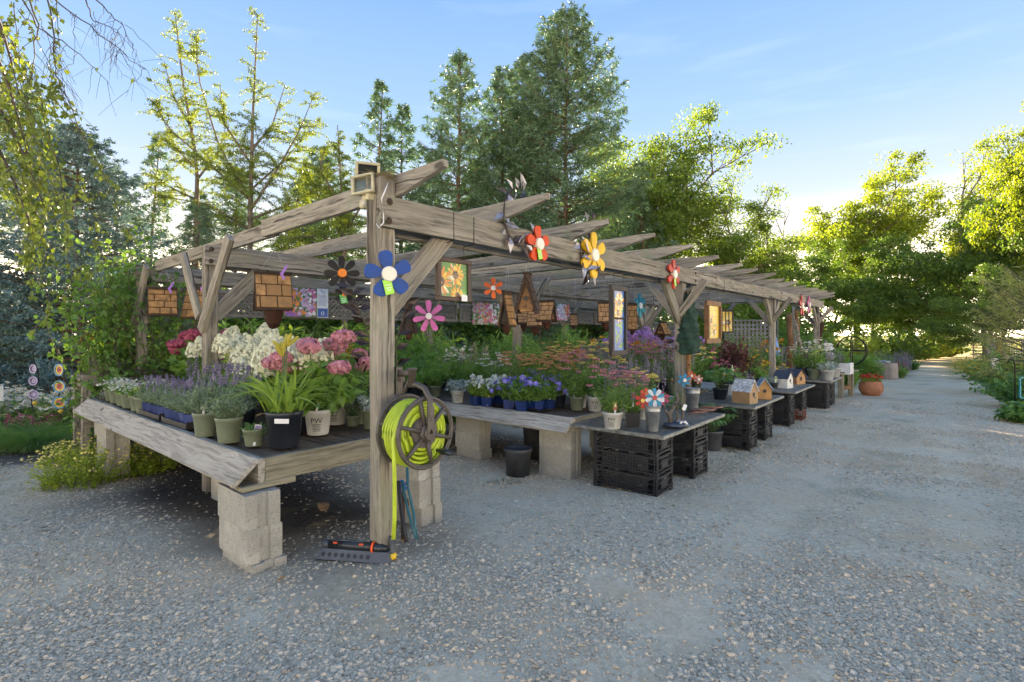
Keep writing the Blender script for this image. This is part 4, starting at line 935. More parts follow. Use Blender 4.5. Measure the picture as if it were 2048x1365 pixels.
# ================================================================ floodlight, nest
CREAM = paint('cream_metal', (.50, .45, .29), .45, .12, 9, .05); GLASS = paint('dark_glass', (.03, .035, .03), .08, .2, 3, 0); REFL = paint('ribbed_reflector', (.20, .21, .15), .25, .2, 6, 0, .5)
fl = thing('floodlight', 'cream twin floodlight with a motion sensor on the corner post', 'floodlight', st(-.10, .05, 2.08), ROT)
def lamp(name, M):
    m = MB(); w, h, d = .125, .108, .08
    o = [(-w/2, -h/2), (w/2, -h/2), (w/2, h/2), (-w/2, h/2)]; i_ = [(a * .62, b * .62) for a, b in o]
    v = [(x, 0, z) for x, z in o] + [(x, d, z) for x, z in i_]; m.add(v, [(4,5,6,7), (0,4,7,3), (0,1,5,4), (1,2,6,5), (2,3,7,6)])
    for (x, z, sx, sz) in ((0, h/2, w + .016, .016), (0, -h/2, w + .016, .016)): m.cbox((x, -.008, z), (sx, .024, sz))
    for x in (-w/2, w/2): m.cbox((x, -.0085, 0), (.016, .022, h - .012))
    b = part(name, m, CREAM, fl, M); part('glass', MB().box((0, .004, 0), (w - .012, .004, h - .012)), GLASS if name == 'spare_lamp' else REFL, b); return b
# lamp faces look along local -y of their matrices; aimed to the camera's left and up
p1 = ont(727, 370, .05); p2 = ont(735, 346, .09)
def loc(p): s, t = to_st(p); return (s + .10, t - .05, p.z - 2.08)
lamp('lamp_head', T(*loc(p1)) @ Matrix.Rotation(R(-62), 4, 'Z') @ Matrix.Rotation(R(-12), 4, 'X') @ Matrix.Rotation(R(-8), 4, 'Y')); lamp('spare_lamp', T(*loc(p2)) @ Matrix.Rotation(R(-30), 4, 'Z') @ Matrix.Rotation(R(20), 4, 'X'))
for l in fl.children: l.name = 'lamp_head'
m = MB(); pb = Vector(loc(ont(740, 392, .04))); m.cbox(tuple(pb), (.075, .06, .065)); m.tube([tuple(pb + Vector((0, 0, .03))), tuple(Vector(loc(p1)) + Vector((.05, .03, 0)))], .010, 8); m.tube([tuple(pb + Vector((0, 0, .03))), tuple(Vector(loc(p2)) + Vector((.03, .06, -.05)))], .010, 8); m.box(tuple(pb + Vector((.03, 0, .085))), (.09, .02, .014)); part('bracket', m, CREAM, fl)
m = MB(); ps = Vector(loc(ont(733, 410, .06))); m.cbox(tuple(ps), (.07, .055, .05), 0, .008); sn = part('motion_sensor', m, CREAM, fl); part('lens', MB().cbox(tuple(ps + Vector((-.03, -.022, 0))), (.022, .02, .03)), paint('milky_lens', (.45, .43, .36), .3, .05, 9, 0), sn)
cab = [ont(776, 366, -.06), ont(770, 382, -.11), ont(763, 398, -.11), ont(767, 430, -.11), ont(767, 446, -.11), ont(758, 456, -.08), ont(753, 448, -.05)]
tag(part('cable', MB().tube([tuple(p) for p in cab], .0035, 6), WHITE), 'thin white cable looping down over the corner beam end', 'cable')
nb = st(.0, .0, 2.215); m = MB(); g = np.random.default_rng(5); N = 150; an = g.uniform(0, 6.28, N); P = np.stack([np.cos(an) * .06 * g.random(N), np.sin(an) * .075 * g.random(N), g.uniform(0, .03, N)], -1); m.straps(P, np.stack([np.cos(an + 1.3), np.sin(an + 1.3), g.normal(.1, .3, N)], -1), g.uniform(.05, .11, N), .004, .3, 3, 0, g); tag(part('straw_nest', m, paint('straw', (.34, .28, .15), .8, .2, 9, 0), None, T(*nb)), 'straw bird nest lying on top of the corner post', 'nest')

# ================================================================ painted wooden flowers
def petal_outline(L_, W, n=11):
    t = np.linspace(0, math.pi, n); x = L_ * (.5 - .5 * np.cos(t)); y = W * .5 * np.sin(t) ** .75 * (.45 + .75 * x / L_); return list(zip(x, y)) + list(zip(x[::-1], -y[::-1]))[1:-1]
def wood_flower(label, loc, face, Rr, k, cp, cc, pw=.42, ctr=.32, a0=90, tagcol=None, cat='wooden flower', thick=.022, alt=None):
    """Flat wooden flower: petals cut from board, a turned centre. Its face looks along `face`."""
    f = Vector(face).normalized(); z = Vector((0, 0, 1)); x = z.cross(f).normalized(); z = f.cross(x)   # local x right, y up, z to viewer
    M = Matrix((x, z, f)).transposed().to_4x4(); t = thing('wooden_flower', label, cat, loc, group='painted wooden flowers', rot=M.to_euler())
    edge = tuple(c * .55 + .03 for c in cp); mc = paint('flower_%02d%02d%02d' % tuple(int(c * 99) for c in cp), cp, .45, .14, 12, .06, 0, .3)
    me = MB().poly(petal_outline(Rr * .86, Rr * pw * 1.05), -thick/2, thick/2).mesh('petal', mc)
    ma = paint('flower_%02d%02d%02d' % tuple(int(c * 99) for c in alt), alt, .45, .14, 12, .06, 0, .3) if alt else None
    me2 = None
    if alt: me2 = me.copy(); me2.materials[0] = ma
    for i in range(k):
        a = R(a0) + i * 2 * math.pi / k; part('petal', me2 if (alt and i % 2) else me, mc, t, Matrix.Rotation(a, 4, 'Z') @ T(Rr * .15, 0, (.002 if i % 2 else -.002)))
    cm_ = paint('flower_%02d%02d%02d' % tuple(int(c * 99) for c in cc), cc, .4, .06, 12, .04)
    part('center', MB().lathe([(0, thick/2 + .02), (Rr * ctr * .9, thick/2 + .02), (Rr * ctr, thick/2 + .014), (Rr * ctr, -thick/2), (0, -thick/2)], 22, 0, False), cm_, t)
    if tagcol: tg = part('price_tag', MB().cbox((0, 0, 0), (.05, .085, .003), 0, .001), paint('tag_%02d' % int(tagcol[0] * 99), tagcol, .5, .04, 9, 0), t, T(-.005, -Rr * .55, thick/2 + .012) @ Matrix.Rotation(R(14), 4, 'Z')); part('print', MB().box((0, .01, .0025), (.03, .004, .001)).box((0, -.005, .0025), (.034, .004, .001)).box((0, -.018, .0025), (.024, .004, .001)), WHITE, tg)
    return t
NF = Vector((-VV[0], -VV[1], 0))                 # facing the road
LIME = (.36, .72, .06); CRM = (.74, .70, .58)
def tocam(p, off=0.0): v = Vector((-p.x, -p.y, 0)).normalized(); return Matrix.Rotation(R(off), 3, 'Z') @ v
p = ont(777, 549, -.115); wood_flower('large blue wooden flower with cream centre on the corner post', p, tocam(p, 12), .135, 5, (.006, .055, .26), CRM, .62, .32, 100, LIME)
p = ont(1076, 489, -.125); wood_flower('orange wooden flower with cream centre hung on the front beam', p, NF, .140, 5, (.62, .055, .004), CRM, .60, .34, 95, LIME)
p = ont(1187, 511, -.13); wood_flower('tall yellow wooden flower with cream centre on the front beam', p, NF, .205, 6, (.80, .46, .01), CRM, .50, .28, 90)
p = ont(1347, 549, -.125); wood_flower('red wooden flower above the second post of the front beam', p, NF, .17, 6, (.45, .035, .02), CRM, .46, .30, 90, LIME)
p = ont(1604, 612, -.13); wood_flower('red wooden flower near the far end of the front beam', p, NF, .24, 5, (.45, .04, .04), CRM, .5, .3, 90)
p = ont(1618, 611, -.13); wood_flower('magenta wooden flower near the far end of the front beam', p, NF, .22, 5, (.42, .07, .22), CRM, .5, .3, 90)
p = px(684, 547, 4.1); wood_flower('black wooden flower with an orange centre left of the corner post', p, tocam(p, 8), .135, 8, (.012, .012, .013), (.80, .22, .01), .40, .26, 92)
p = px(688, 590, 4.15); wood_flower('small black wooden flower with orange centre under the larger black one', p, tocam(p, 8), .075, 6, (.012, .012, .013), (.80, .20, .02), .5, .24, 92, (.1, .45, .12))
p = px(858, 633, 5.3); wood_flower('pink wooden flower with white centre between bench and lattice', p, tocam(p, -5), .165, 7, (.55, .13, .36), (.72, .70, .66), .36, .2, 92)
p = px(987, 577, 6.0); wood_flower('small orange wooden flower with white centre under the rafters', p, tocam(p, -6), .12, 6, (.72, .13, .02), (.74, .72, .66), .46, .24, 92)
p = px(1280, 612, 10.6); wood_flower('teal wooden flower on the middle row post', p, NF, .25, 6, (.02, .26, .32), (.70, .72, .68), .5, .26, 92)
STK = paint('green_stake', (.05, .10, .05), .5, .2, 9, 0)
for l in ((684, 547, 4.1), (858, 633, 5.3), (987, 577, 6.0)):
    p = px(*l); 

# ================================================================ birdhouses
SHG = paint('scorched_cedar', (.46, .25, .085), .75, .42, 17, .25, rnd=.45); SHE = paint('charred_edge', (.055, .028, .016), .8, .3, 12, .2)
SHT = paint('tan_cedar', (.48, .28, .12), .75, .40, 22, .25, rnd=.4)
rbh = np.random.default_rng(8)
def birdhouse(label, loc, rz, w=.19, h=.24, d=.20, rows=4, shake=SHG, log=True, strings=.3, ribbon=False, hang=True, gmat=None):
    """Steep A-frame roof of burnt shakes over a log body. Local x runs along the ridge; the two roof slopes look along +-y; the gable ends along +-x."""
    t = thing('birdhouse', label, 'birdhouse', loc, rz, 'hanging rustic birdhouses'); hw = d * .5
    sl = math.atan2(h, hw); L_ = math.hypot(h, hw)
    for sg in (-1, 1):
        Mx = T(0, 0, h) @ Matrix.Rotation(R(180) if sg > 0 else 0, 4, 'Z') @ Matrix.Rotation(-(math.pi - sl) + math.pi, 4, 'X') if False else None
        # roof frame: x along the ridge, y down the slope
        dn = Vector((0, sg * hw, -h)).normalized(); xx = Vector((1, 0, 0)) * (1 if sg < 0 else -1); nn = xx.cross(dn); 
        if nn.y * sg < 0: nn = -nn; xx = -xx
        F_ = Matrix((xx, dn, nn)).transposed().to_4x4(); F_.translation = Vector((0, 0, h))
        rf = part('roof_panel', MB().box((0, L_/2 + .005, -.012), (w + .006, L_ + .02, .014)), SHE, t, F_)
        n = rows; bh = L_ / n
        for r_ in range(n):
            xs = [-w/2]; 
            while xs[-1] < w/2 - .02: xs.append(min(w/2, xs[-1] + rbh.uniform(.35, .62) * w if r_ % 2 == 0 or len(xs) > 1 else xs[-1] + rbh.uniform(.18, .32) * w))
            if xs[-1] < w/2: xs[-1] = w/2
            for a, b in zip(xs[:-1], xs[1:]):
                if b - a < .012: continue
                part('shake', MB().cbox(((a+b)/2, (r_ + .5) * bh, .001 + .002 * r_ / n), (b - a - .007, bh - .008, .012), 0, .003), shake, rf)
    part('ridge_cap', MB().cbox((0, 0, h + .008), (w + .02, .05, .012)), WOODD, t)
    g_ = [(-hw * .80, .012), (hw * .80, .012), (0, h - .03)]
    Mg = Matrix(((0, 0, 1, 0), (1, 0, 0, 0), (0, 1, 0, 0), (0, 0, 0, 1)))
    for x in (-w/2 + .022, w/2 - .036):
        gb_ = part('gable', MB().poly(g_, x, x + .014, 0, Mg), gmat or (WOODO if log else SHG), t)
    part('hole', MB().lathe([(.019, 0), (.019, .003), (0, .003)], 14, 0, False, (-w/2 + .0215, 0, h * .34), Matrix.Rotation(R(-90), 4, 'Y')), INK, t)
    part('hole', MB().lathe([(.019, 0), (.019, .003), (0, .003)], 14, 0, False, (w/2 - .0215, 0, h * .34), Matrix.Rotation(R(90), 4, 'Y')), INK, t)
    part('body', MB().lathe([(0, -.12), (.02, -.115), (.042, -.075), (.055, -.02), (.058, .02), (.05, .05), (0, .05)], 12, 0, True, jit=lambda a: 1 + .05 * np.sin(3 * a + 1)), LOG, t, Matrix.Scale(w / .19, 4)) if log and hang else part('body', MB().cbox((0, 0, .02), (w * .7, d * .6, .05)), SHG, t)
    if strings:
        m = MB(); m.tube([(-w*.35, 0, h + .012), (0.02, 0, h + strings)], .0012, 4); m.tube([(w*.35, 0, h + .012), (0.02, 0, h + strings)], .0012, 4); part('hanging_wire', m, STRING, t)
    if ribbon: part('ribbon', MB().box((w*.3, -.02, h + .03), (.02, .012, .09), 0, Matrix.Rotation(.5, 3, 'Y')).box((w*.25, -.025, h - .02), (.02, .01, .06), 0, Matrix.Rotation(-.4, 3, 'Y')), paint('lilac_ribbon', (.38, .18, .55), .5, .1, 9, 0), t)
    return t
def facing(p, off): return math.atan2(-p.y, -p.x) + R(90) + R(off)      # local -y towards the camera
def bh(label, x, y, dist, wpx, hpx, off, **kw):
    """x, y = middle of the roof as seen, sizes in photo pixels at depth d."""
    p = px(x, y + hpx / 2, dist); k = dist / F; return birdhouse(label, p, facing(p, off), w=wpx * k, h=hpx * k, **kw)
bh('small shingled birdhouse hanging furthest left before the vines', 325, 603, 5.4, 48, 52, 4, d=.17, hang=False, ribbon=True, strings=.22)
bh('shingled birdhouse half hidden behind the left rear post', 396, 606, 5.6, 46, 58, -34, d=.20, hang=False, ribbon=True, strings=.22)
bh('largest shingled birdhouse hanging in the left bay under a rafter', 546, 582, 4.3, 66, 70, 9, d=.2, ribbon=True, rows=3, strings=.22)
bh('dark narrow birdhouse with a long bark body right of the corner post', 818, 632, 5.6, 26, 66, 75, d=.16, shake=SHE, gmat=WOODD, strings=.3)
bh('narrow birdhouse with a long log body left of the pointed one', 1014, 618, 4.9, 30, 66, 62, d=.13, gmat=WOODD, rows=5, strings=.25)
def front_house(label, x, y, d, wpx, hpx, off):                        # gable towards the camera
    p = px(x, y + hpx / 2, d); k = d / F; return birdhouse(label, p, facing(p, 90 + off), w=.15, h=hpx * k, d=wpx * k, log=True, strings=.12, shake=SHE, hang=False)
front_house('dark pointed birdhouse with a scorched gable and round hole', 1055, 586, 4.2, 44, 74, -14)
bh('tan shingled birdhouse tilted to the right of the pointed birdhouse', 1094, 622, 5.3, 30, 38, -20, d=.2, shake=SHT, strings=.25)
bh('tan shingled birdhouse below the pointed birdhouse, left of two', 1047, 634, 6.4, 26, 24, 10, d=.17, shake=SHT, strings=.4)
bh('tan shingled birdhouse below the pointed birdhouse, right of two', 1070, 637, 6.0, 30, 30, -6, d=.17, shake=SHT, strings=.4)
bh('tiny tan birdhouse hanging low before the back lattice', 1147, 640, 7.2, 14, 22, 5, d=.12, shake=SHT, strings=.5)
bh('tan shingled birdhouse just left of the tall blue painted window', 1212, 625, 6.6, 32, 38, 4, d=.2, shake=SHT, strings=.4)
bh('red brown shingled birdhouse just right of the tall blue painted window', 1264, 634, 7.4, 18, 50, 6, d=.2, strings=.4)
bh('red roofed birdhouse on a post left of the second post', 1325, 657, 7.8, 20, 24, 55, d=.2, strings=0)

# ================================================================ painted old windows
GRN = [paint('paint_green', (.06, .24, .03), .3, .3, 6, 0), paint('paint_yellow', (.75, .50, .03), .3, .2, 30, 0), paint('paint_orange', (.60, .20, .02), .3, .2, 30, 0), paint('paint_brown', (.07, .035, .015), .3, .3, 40, 0), paint('paint_pale', (.72, .66, .42), .3, .2, 30, 0), paint('paint_blue', (.03, .15, .50), .3, .35, 10, 0), paint('paint_sky', (.22, .48, .62), .3, .3, 10, 0), paint('paint_leaf', (.12, .36, .06), .3, .3, 12, 0)]
def painted_window(label, p, rz, w, h, fw, frame_mat, base, suns, leaves_, seed, bar=None, hooks=True, bars=False):
    """Old sash hung up, its pane covered in painted flowers: petals and leaves are thin flat shapes on the glass."""
    g = np.random.default_rng(seed); t = thing('painted_window', label, 'painted window', p, rz, 'painted window panes')
    for a, b, nm in (((0, 0, fw/2), (w, 0, fw/2), 'rail'), ((0, 0, h - fw/2), (w, 0, h - fw/2), 'rail')): board(nm, t, a, b, .035, fw, frame_mat, warp=.0005)
    for x in (fw/2, w - fw/2): board('stile', t, (x, 0, fw), (x, 0, h - fw), .0345, fw, frame_mat, up=(0, 1, 0), warp=.0005)
    if bar: board('rail', t, (fw, 0, bar * h), (w - fw, 0, bar * h), .03, .02, frame_mat, warp=.0005)
    m = MB(); iw, ih = w - 2*fw, h - 2*fw; m.box((w/2, 0, h/2), (iw + .004, .005, ih + .004), base)
    lay = [0]
    def shape(pts, mat):
        lay[0] += 1; q = [(min(max(a, fw), w - fw), min(max(b, fw), h - fw)) for a, b in pts]; y = -.0027 - .00002 * lay[0]
        for s_ in (1, -1): m.add([(a, s_ * y, b) for a, b in q], [tuple(range(len(q)))[::s_]], mat)
    def leaf(x, z, a, L_, W, mat):
        o = petal_outline(L_, W, 5); c, s_ = math.cos(a), math.sin(a); shape([(x + u * c - v * s_, z + u * s_ + v * c) for u, v in o], mat)
    for _ in range(leaves_): leaf(fw + g.random() * iw, fw + g.random() * ih, g.uniform(0, 6.28), g.uniform(.3, .6) * iw, g.uniform(.08, .2) * iw, [7, 0, 7, 5 if base in (5, 6) else 0][g.integers(0, 4)])
    for sx, sz, r_ in suns:
        for k in range(26): a = k / 26 * 6.283 + g.normal(0, .1); leaf(fw + sx * iw, fw + sz * ih, a, r_ * g.uniform(.75, 1.15), r_ * .22, [1, 1, 4, 2][g.integers(0, 4)])
        shape([(fw + sx * iw + r_ * .34 * math.cos(a), fw + sz * ih + r_ * .34 * math.sin(a)) for a in np.linspace(0, 6.28, 16)[:-1]], 3)
        for k in range(10): a = g.uniform(0, 6.28); q = r_ * .22 * g.random(); leaf(fw + sx * iw + q * math.cos(a), fw + sz * ih + q * math.sin(a), a, r_ * .08, r_ * .06, [4, 2][k % 2])
    part('painted_pane', m, GRN, t)
    if bars:
        b_ = MB()
        for k in range(1, 3): b_.box((fw + iw * k / 3, -.01, h/2), (.012, .012, ih)); 
        part('glazing_bar', b_, frame_mat, t)
    if hooks:
        hk = MB(); lp = 1.90 - p.z
        for x in (w * .2, w * .8): hk.tube([(x, 0, h), (x + .003, 0, h + .03), (x, 0, lp)], .0018, 5); hk.tube([(x, 0, lp), (x, -.09, lp + .01), (x, -.099, lp + .02), (x, -.099, lp + .19), (x, -.06, lp + .20), (x, .06, lp + .20)], .0026, 5)
        part('hanging_wire', hk, IRON, t)
    return t
FRM = paint('brown_frame', (.075, .045, .03), .6, .25, 10, .15); FRD = paint('dark_frame', (.035, .03, .028), .6, .25, 10, .15); FRO = paint('oak_frame', (.20, .095, .035), .6, .25, 10, .15)
a = ont(873, 601, .0); b = ont(940, 604, .0); k = a.y / F
painted_window('sunflower painted window in a brown frame hung under the front beam', a, ROT, (b - a).length, a.z * -1 + ont(873, 513, 0).z, .03, FRM, 0, [(.55, .66, .085), (.02, .42, .10), (.62, .04, .07)], 10, 4)
tg = ont(929, 597, -.03); tag(part('price_card', MB().cbox((0, 0, 0), (.055, .003, .042), 0, .001), WHITE, None, T(*tg) @ Matrix.Rotation(ROT, 4, 'Z')), 'white price card stuck on the corner of the sunflower window', 'price card')
a = ont(1221, 712, .02); b = ont(1252, 710, .02)
painted_window('tall narrow window painted with sunflowers on blue', a, ROT, (b - a).length, ont(1221, 570, .02).z - a.z, .05, FRD, 5, [(.55, .80, .11), (.45, .63, .10)], 26, 5, .53)
a = ont(1412, 688, .0); b = ont(1440, 686, .0)
painted_window('yellow painted window in an oak frame behind the umbrella', a, ROT, (b - a).length, ont(1412, 601, 0).z - a.z, .07, FRO, 1, [(.3, .55, .12), (.55, .2, .12)], 8, 6)
a = px(1442, 666, 12.5); painted_window('dark framed window painted with a big orange sunflower', a, R(10), .33, .55, .035, FRD, 1, [(.6, .45, .20)], 5, 7, None, False, True)

# ================================================================ posters on the back lattice
PST = [paint('poster_paper', (.42, .47, .42), .6, .1, 20, 0), paint('poster_pink', (.55, .14, .30), .6, .2, 20, 0), paint('poster_violet', (.24, .12, .42), .6, .2, 20, 0), paint('poster_orange', (.70, .25, .06), .6, .2, 20, 0), paint('poster_green', (.09, .20, .05), .6, .3, 20, 0), paint('poster_lilac', (.50, .38, .58), .6, .2, 20, 0), paint('poster_white', (.66, .70, .72), .6, .1, 20, 0), paint('poster_blue', (.05, .12, .38), .6, .2, 20, 0)]
def poster(label, p, w, h, seed, info=False, cols=(1, 2, 3, 4, 5, 6)):
    g = np.random.default_rng(seed); t = thing('flower_poster', label, 'poster', p, ROT, 'flower posters on the back lattice'); m = MB(); m.box((w/2, 0, h/2), (w, .004, h), 4)
    N = 420; iw = w * (.74 if info else 1.0)
    X = g.uniform(.02, iw - .03, N); Z = g.uniform(.02, h - .02, N); r_ = g.uniform(.012, .040, N) * (.5 + h); c = np.array(cols)[(np.clip((X / iw * len(cols) + Z * 3 + g.normal(0, .8, N)), 0, 99).astype(int)) % len(cols)]
    for x, z, q, cc, i in zip(X, Z, r_, c, range(N)): 
        a0 = g.random() * 6; m.add([(min(max(x + q * math.cos(a0 + a) , .005), iw), -.0022 - i * 1e-5, min(max(z + q * math.sin(a0 + a), .005), h - .005)) for a in (0, 1.2, 2.4, 3.6, 4.9)], [(0, 1, 2, 3, 4)], int(cc))
    pr = part('print', m, PST, t)
    if info:
        q = MB(); q.box((w * .87, -.003, h/2), (w * .26, .004, h), 6); q.box((w * .87, -.0055, h * .17), (w * .24, .001, h * .30), 7)
        for k in range(9): q.box((w * (.85 + .01 * (k % 3)), -.0056, h * (.78 - k * .045)), (w * (.17 + .02 * (k % 2)), .001, h * .012), 7)
        q.lathe([(.026, -.0005), (.026, .0005), (.018, .0005), (.018, -.0005)], 16, 6, False, (w * .87, -.0062, h * .15), Matrix.Rotation(R(90), 4, 'X'))
        ip = part('info_strip', q, PST, t); part('lettering', text_mesh('Tip', h * .14, 'lettering', PST[7]), PST[7], ip, T(w * .87, -.0062, h * .86) @ Matrix.Rotation(R(90), 4, 'X'))
    return t
a = ont(566, 634, 4.61); b = ont(656, 632, 4.61); poster('bulb flower poster with a white tip strip on the back lattice', a, (b - a).length, ont(656, 575, 4.61).z - ont(656, 632, 4.61).z, 1, True)
a = ont(944, 650, 4.62); b = ont(1000, 650, 4.62); poster('pink and yellow flower poster behind the cream plumes', a, (b - a).length, .46, 2, False, (4, 1, 0, 3, 1, 6))
a = ont(1112, 642, 4.62); b = ont(1141, 642, 4.62); poster('pale pink flower poster right of the tan birdhouses', a, (b - a).length, .42, 3, False, (1, 6, 5, 6, 3))

# ================================================================ metal leaf wreaths and trellis
DKM = paint('brown_metal_leaf', (.06, .045, .042), .38, .3, 9, .05, .6); GRM = paint('grey_metal_leaf', (.36, .35, .38), .35, .25, 9, .05, .7)
def leaf_wreath(label, c, normal_st, R_, n, a0, a1, seed, d, Ll=.10):
    g = np.random.default_rng(seed); t = thing('metal_leaf_wreath', label, 'metal wreath', c, group='metal leaf ornaments'); m = MB(); an = np.linspace(a0, a1, 26)
    X = Vector((*UU, 0)); Z = Vector((0, 0, 1)); P = np.array([tuple(X * R_ * math.cos(a) + Z * R_ * 1.15 * math.sin(a)) for a in an]); m.tube(P, .005, 6); m.tube(P + np.array([0, 0, .018]), .0025, 5); part('stem', m, DKM, t)
    idx = np.linspace(0, 25, n).astype(int); lm = MB(); D = []; 
    for i in idx: tg = P[min(25, i + 1)] - P[max(0, i - 1)]; tg = tg / np.linalg.norm(tg); out_ = P[i] / np.linalg.norm(P[i]); D.append(tg * .5 + out_ * g.choice([-1, 1]) * .75 + np.array([-VV[0], -VV[1], 0]) * g.normal(.1, .35))
    for q, i in enumerate(idx): part('leaf', MB().leaves([P[i]], [D[q]], Ll * g.uniform(.8, 1.25), Ll * .45, (-VV[0], -VV[1], 0.2), 'leaf', 0, .08, .12, .35, g), GRM if g.random() < .6 else DKM, t)
    return t
c = ont(1040, 435, -.12); leaf_wreath('metal leaf wreath hooked over the front beam near the corner', c, None, .185, 30, R(75), R(335), 1, 0, .11)
c = ont(1186, 497, -.12); leaf_wreath('second metal leaf wreath left of the yellow wooden flower', c, None, .21, 24, R(80), R(300), 2, 0, .13)
def leaf_trellis(label, base, top, bendx, n, seed, Ll=.13):
    g = np.random.default_rng(seed); t = thing('metal_leaf_trellis', label, 'metal trellis', base, group='metal leaf ornaments'); tt = np.linspace(0, 1, 14); d = np.array(top - base); side = np.array([math.cos(.2), .1, 0])
    P = d * tt[:, None] + side * (bendx * np.sin(tt * 5.0))[:, None]; part('stem', MB().tube(P, np.linspace(.007, .003, 14), 6), DKM, t)
    for k in range(n): 
        i = 1 + int((k + .5) / n * 12); sg = 1 if k % 2 else -1; D = side * sg * .9 + np.array([0, -.2, .35]) + g.normal(0, .18, 3); part('leaf', MB().leaves([P[i]], [D], Ll * g.uniform(.75, 1.2), Ll * .5, (0, -1, .25), 'leaf', 0, .06, .1, .3, g), DKM, t)
    return t
leaf_trellis('dark metal leaf trellis standing left of the corner post', px(728, 745, 4.0), px(716, 560, 4.0), .06, 17, 3); leaf_trellis('dark metal leaf trellis standing right of the corner post', px(800, 760, 4.3), px(812, 560, 4.3), -.05, 12, 4)
leaf_trellis('dark metal leaf spray beside the second post', px(1338, 760, 7.8), px(1336, 670, 7.8), .06, 9, 6, .16)

# ================================================================ closed umbrella, driftwood, signs
UMB = paint('dark_green_canvas', (.012, .045, .028), .8, .25, 14, .3)
p0 = ont(1377, 760, -.10); zt = ont(1375, 582, -.10).z; zb_ = ont(1375, 707, -.10).z; u = thing('patio_umbrella', 'closed dark green umbrella tied upright beside the second post', 'umbrella', (p0.x, p0.y, gzf(p0.x, p0.y)))
part('pole', MB().tube([(0, 0, 0), (0, 0, zt - u.location.z)], .028, 10), WOODO, u)
nz_ = 40; zz = np.linspace(zb_, zt, nz_) - u.location.z; seg = 26; m = MB(); ang = np.arange(seg) * 6.283 / seg
v = np.zeros((nz_, seg, 3))
for q in range(nz_):
    f = q / (nz_ - 1); base = .125 * (1 - f ** 2.2 * .8); r_ = base * (1 + .16 * np.cos(ang * 5 + f * 13) + .10 * np.cos(ang * 2 - f * 30) + .09 * math.sin(f * 75)); v[q] = np.stack([r_ * np.cos(ang), r_ * np.sin(ang), np.full(seg, zz[q]) + .02 * np.cos(ang * 2 + 1)], -1)
i, j = np.meshgrid(np.arange(nz_ - 1), np.arange(seg), indexing='ij'); j2 = (j + 1) % seg; m.add(v.reshape(-1, 3), np.stack([i*seg+j, i*seg+j2, (i+1)*seg+j2, (i+1)*seg+j], -1).reshape(-1, 4), 0, True); part('canopy', m, UMB, u)
def pole_stick(label, x, y0, y1, d, r, mat, lean=(0, 0), n=1, name='driftwood_pole', cat='driftwood pole'):
    g = np.random.default_rng(int(x)); a, b = px(x, y0, d), px(x + lean[0], y1, d + lean[1]); tt = np.linspace(0, 1, 9)[:, None]; P = np.array(a) + (np.array(b) - np.array(a)) * tt + np.cumsum(g.normal(0, r * .35, (9, 3)), 0); P[0, 2] = gzf(P[0, 0], P[0, 1]) - .02 if y0 > 690 else P[0, 2]
    return tag(part(name, MB().tube(P, r * g.uniform(.7, 1.25, 9), 8), mat), label, cat)
pole_stick('thick red brown driftwood pole, leftmost near the last post', 1581, 716, 622, 14.2, .075, WOODO); pole_stick('thin pale driftwood pole beside the leftmost red brown one', 1589, 716, 616, 14.0, .035, WOODL); pole_stick('orange driftwood limb leaning towards the last post', 1602, 712, 616, 13.9, .045, WOODO, (-12, 0)); pole_stick('grey driftwood limb leaning across the orange limb', 1601, 690, 632, 13.7, .04, WOOD, (-8, 0))
pole_stick('dark red bark pole right of the last post', 1642, 706, 624, 15.2, .08, LOG); pole_stick('thin bamboo pole in front of the last post', 1632, 704, 628, 14.4, .025, WOODL)
p = gpx(1651, 15.6); sg = thing('signpost', 'signpost with five white arrow boards past the pergola end', 'signpost', p); part('post', MB().tube([(0, 0, 0), (0, 0, 1.35)], .04, 8), WOOD, sg)
SGW = paint('white_board', (.66, .66, .64), .6, .12, 9, .1)
for k, (zz, a, wd) in enumerate([(1.22, 4, .20), (1.09, -6, .24), (.95, 5, .24), (.80, -10, .34), (.66, 3, .18)]):
    o = part('arrow_board', MB().poly([(-.06, -.05), (wd * .7, -.05), (wd, 0), (wd * .7, .05), (-.06, .05)], -.01, .01, 0, Matrix.Rotation(R(90), 4, 'X')), SGW, sg, T(0, -.06, zz) @ Matrix.Rotation(R(a), 4, 'Y')); part('lettering', MB().box((wd * .3, -.0115, 0), (wd * .5, .001, .012)), INK, o)
# blue garden cone
p = px(1551, 712, 11.4); tag(part('garden_cone', MB().lathe([(0, .0), (.10, 0), (.085, .12), (.05, .28), (.012, .42), (0, .425)], 14), paint('blue_glaze', (.16, .30, .60), .3, .1, 9, .02), None, T(p.x, p.y, p.z)), 'pale blue pointed garden cone beside the third post', 'garden cone')

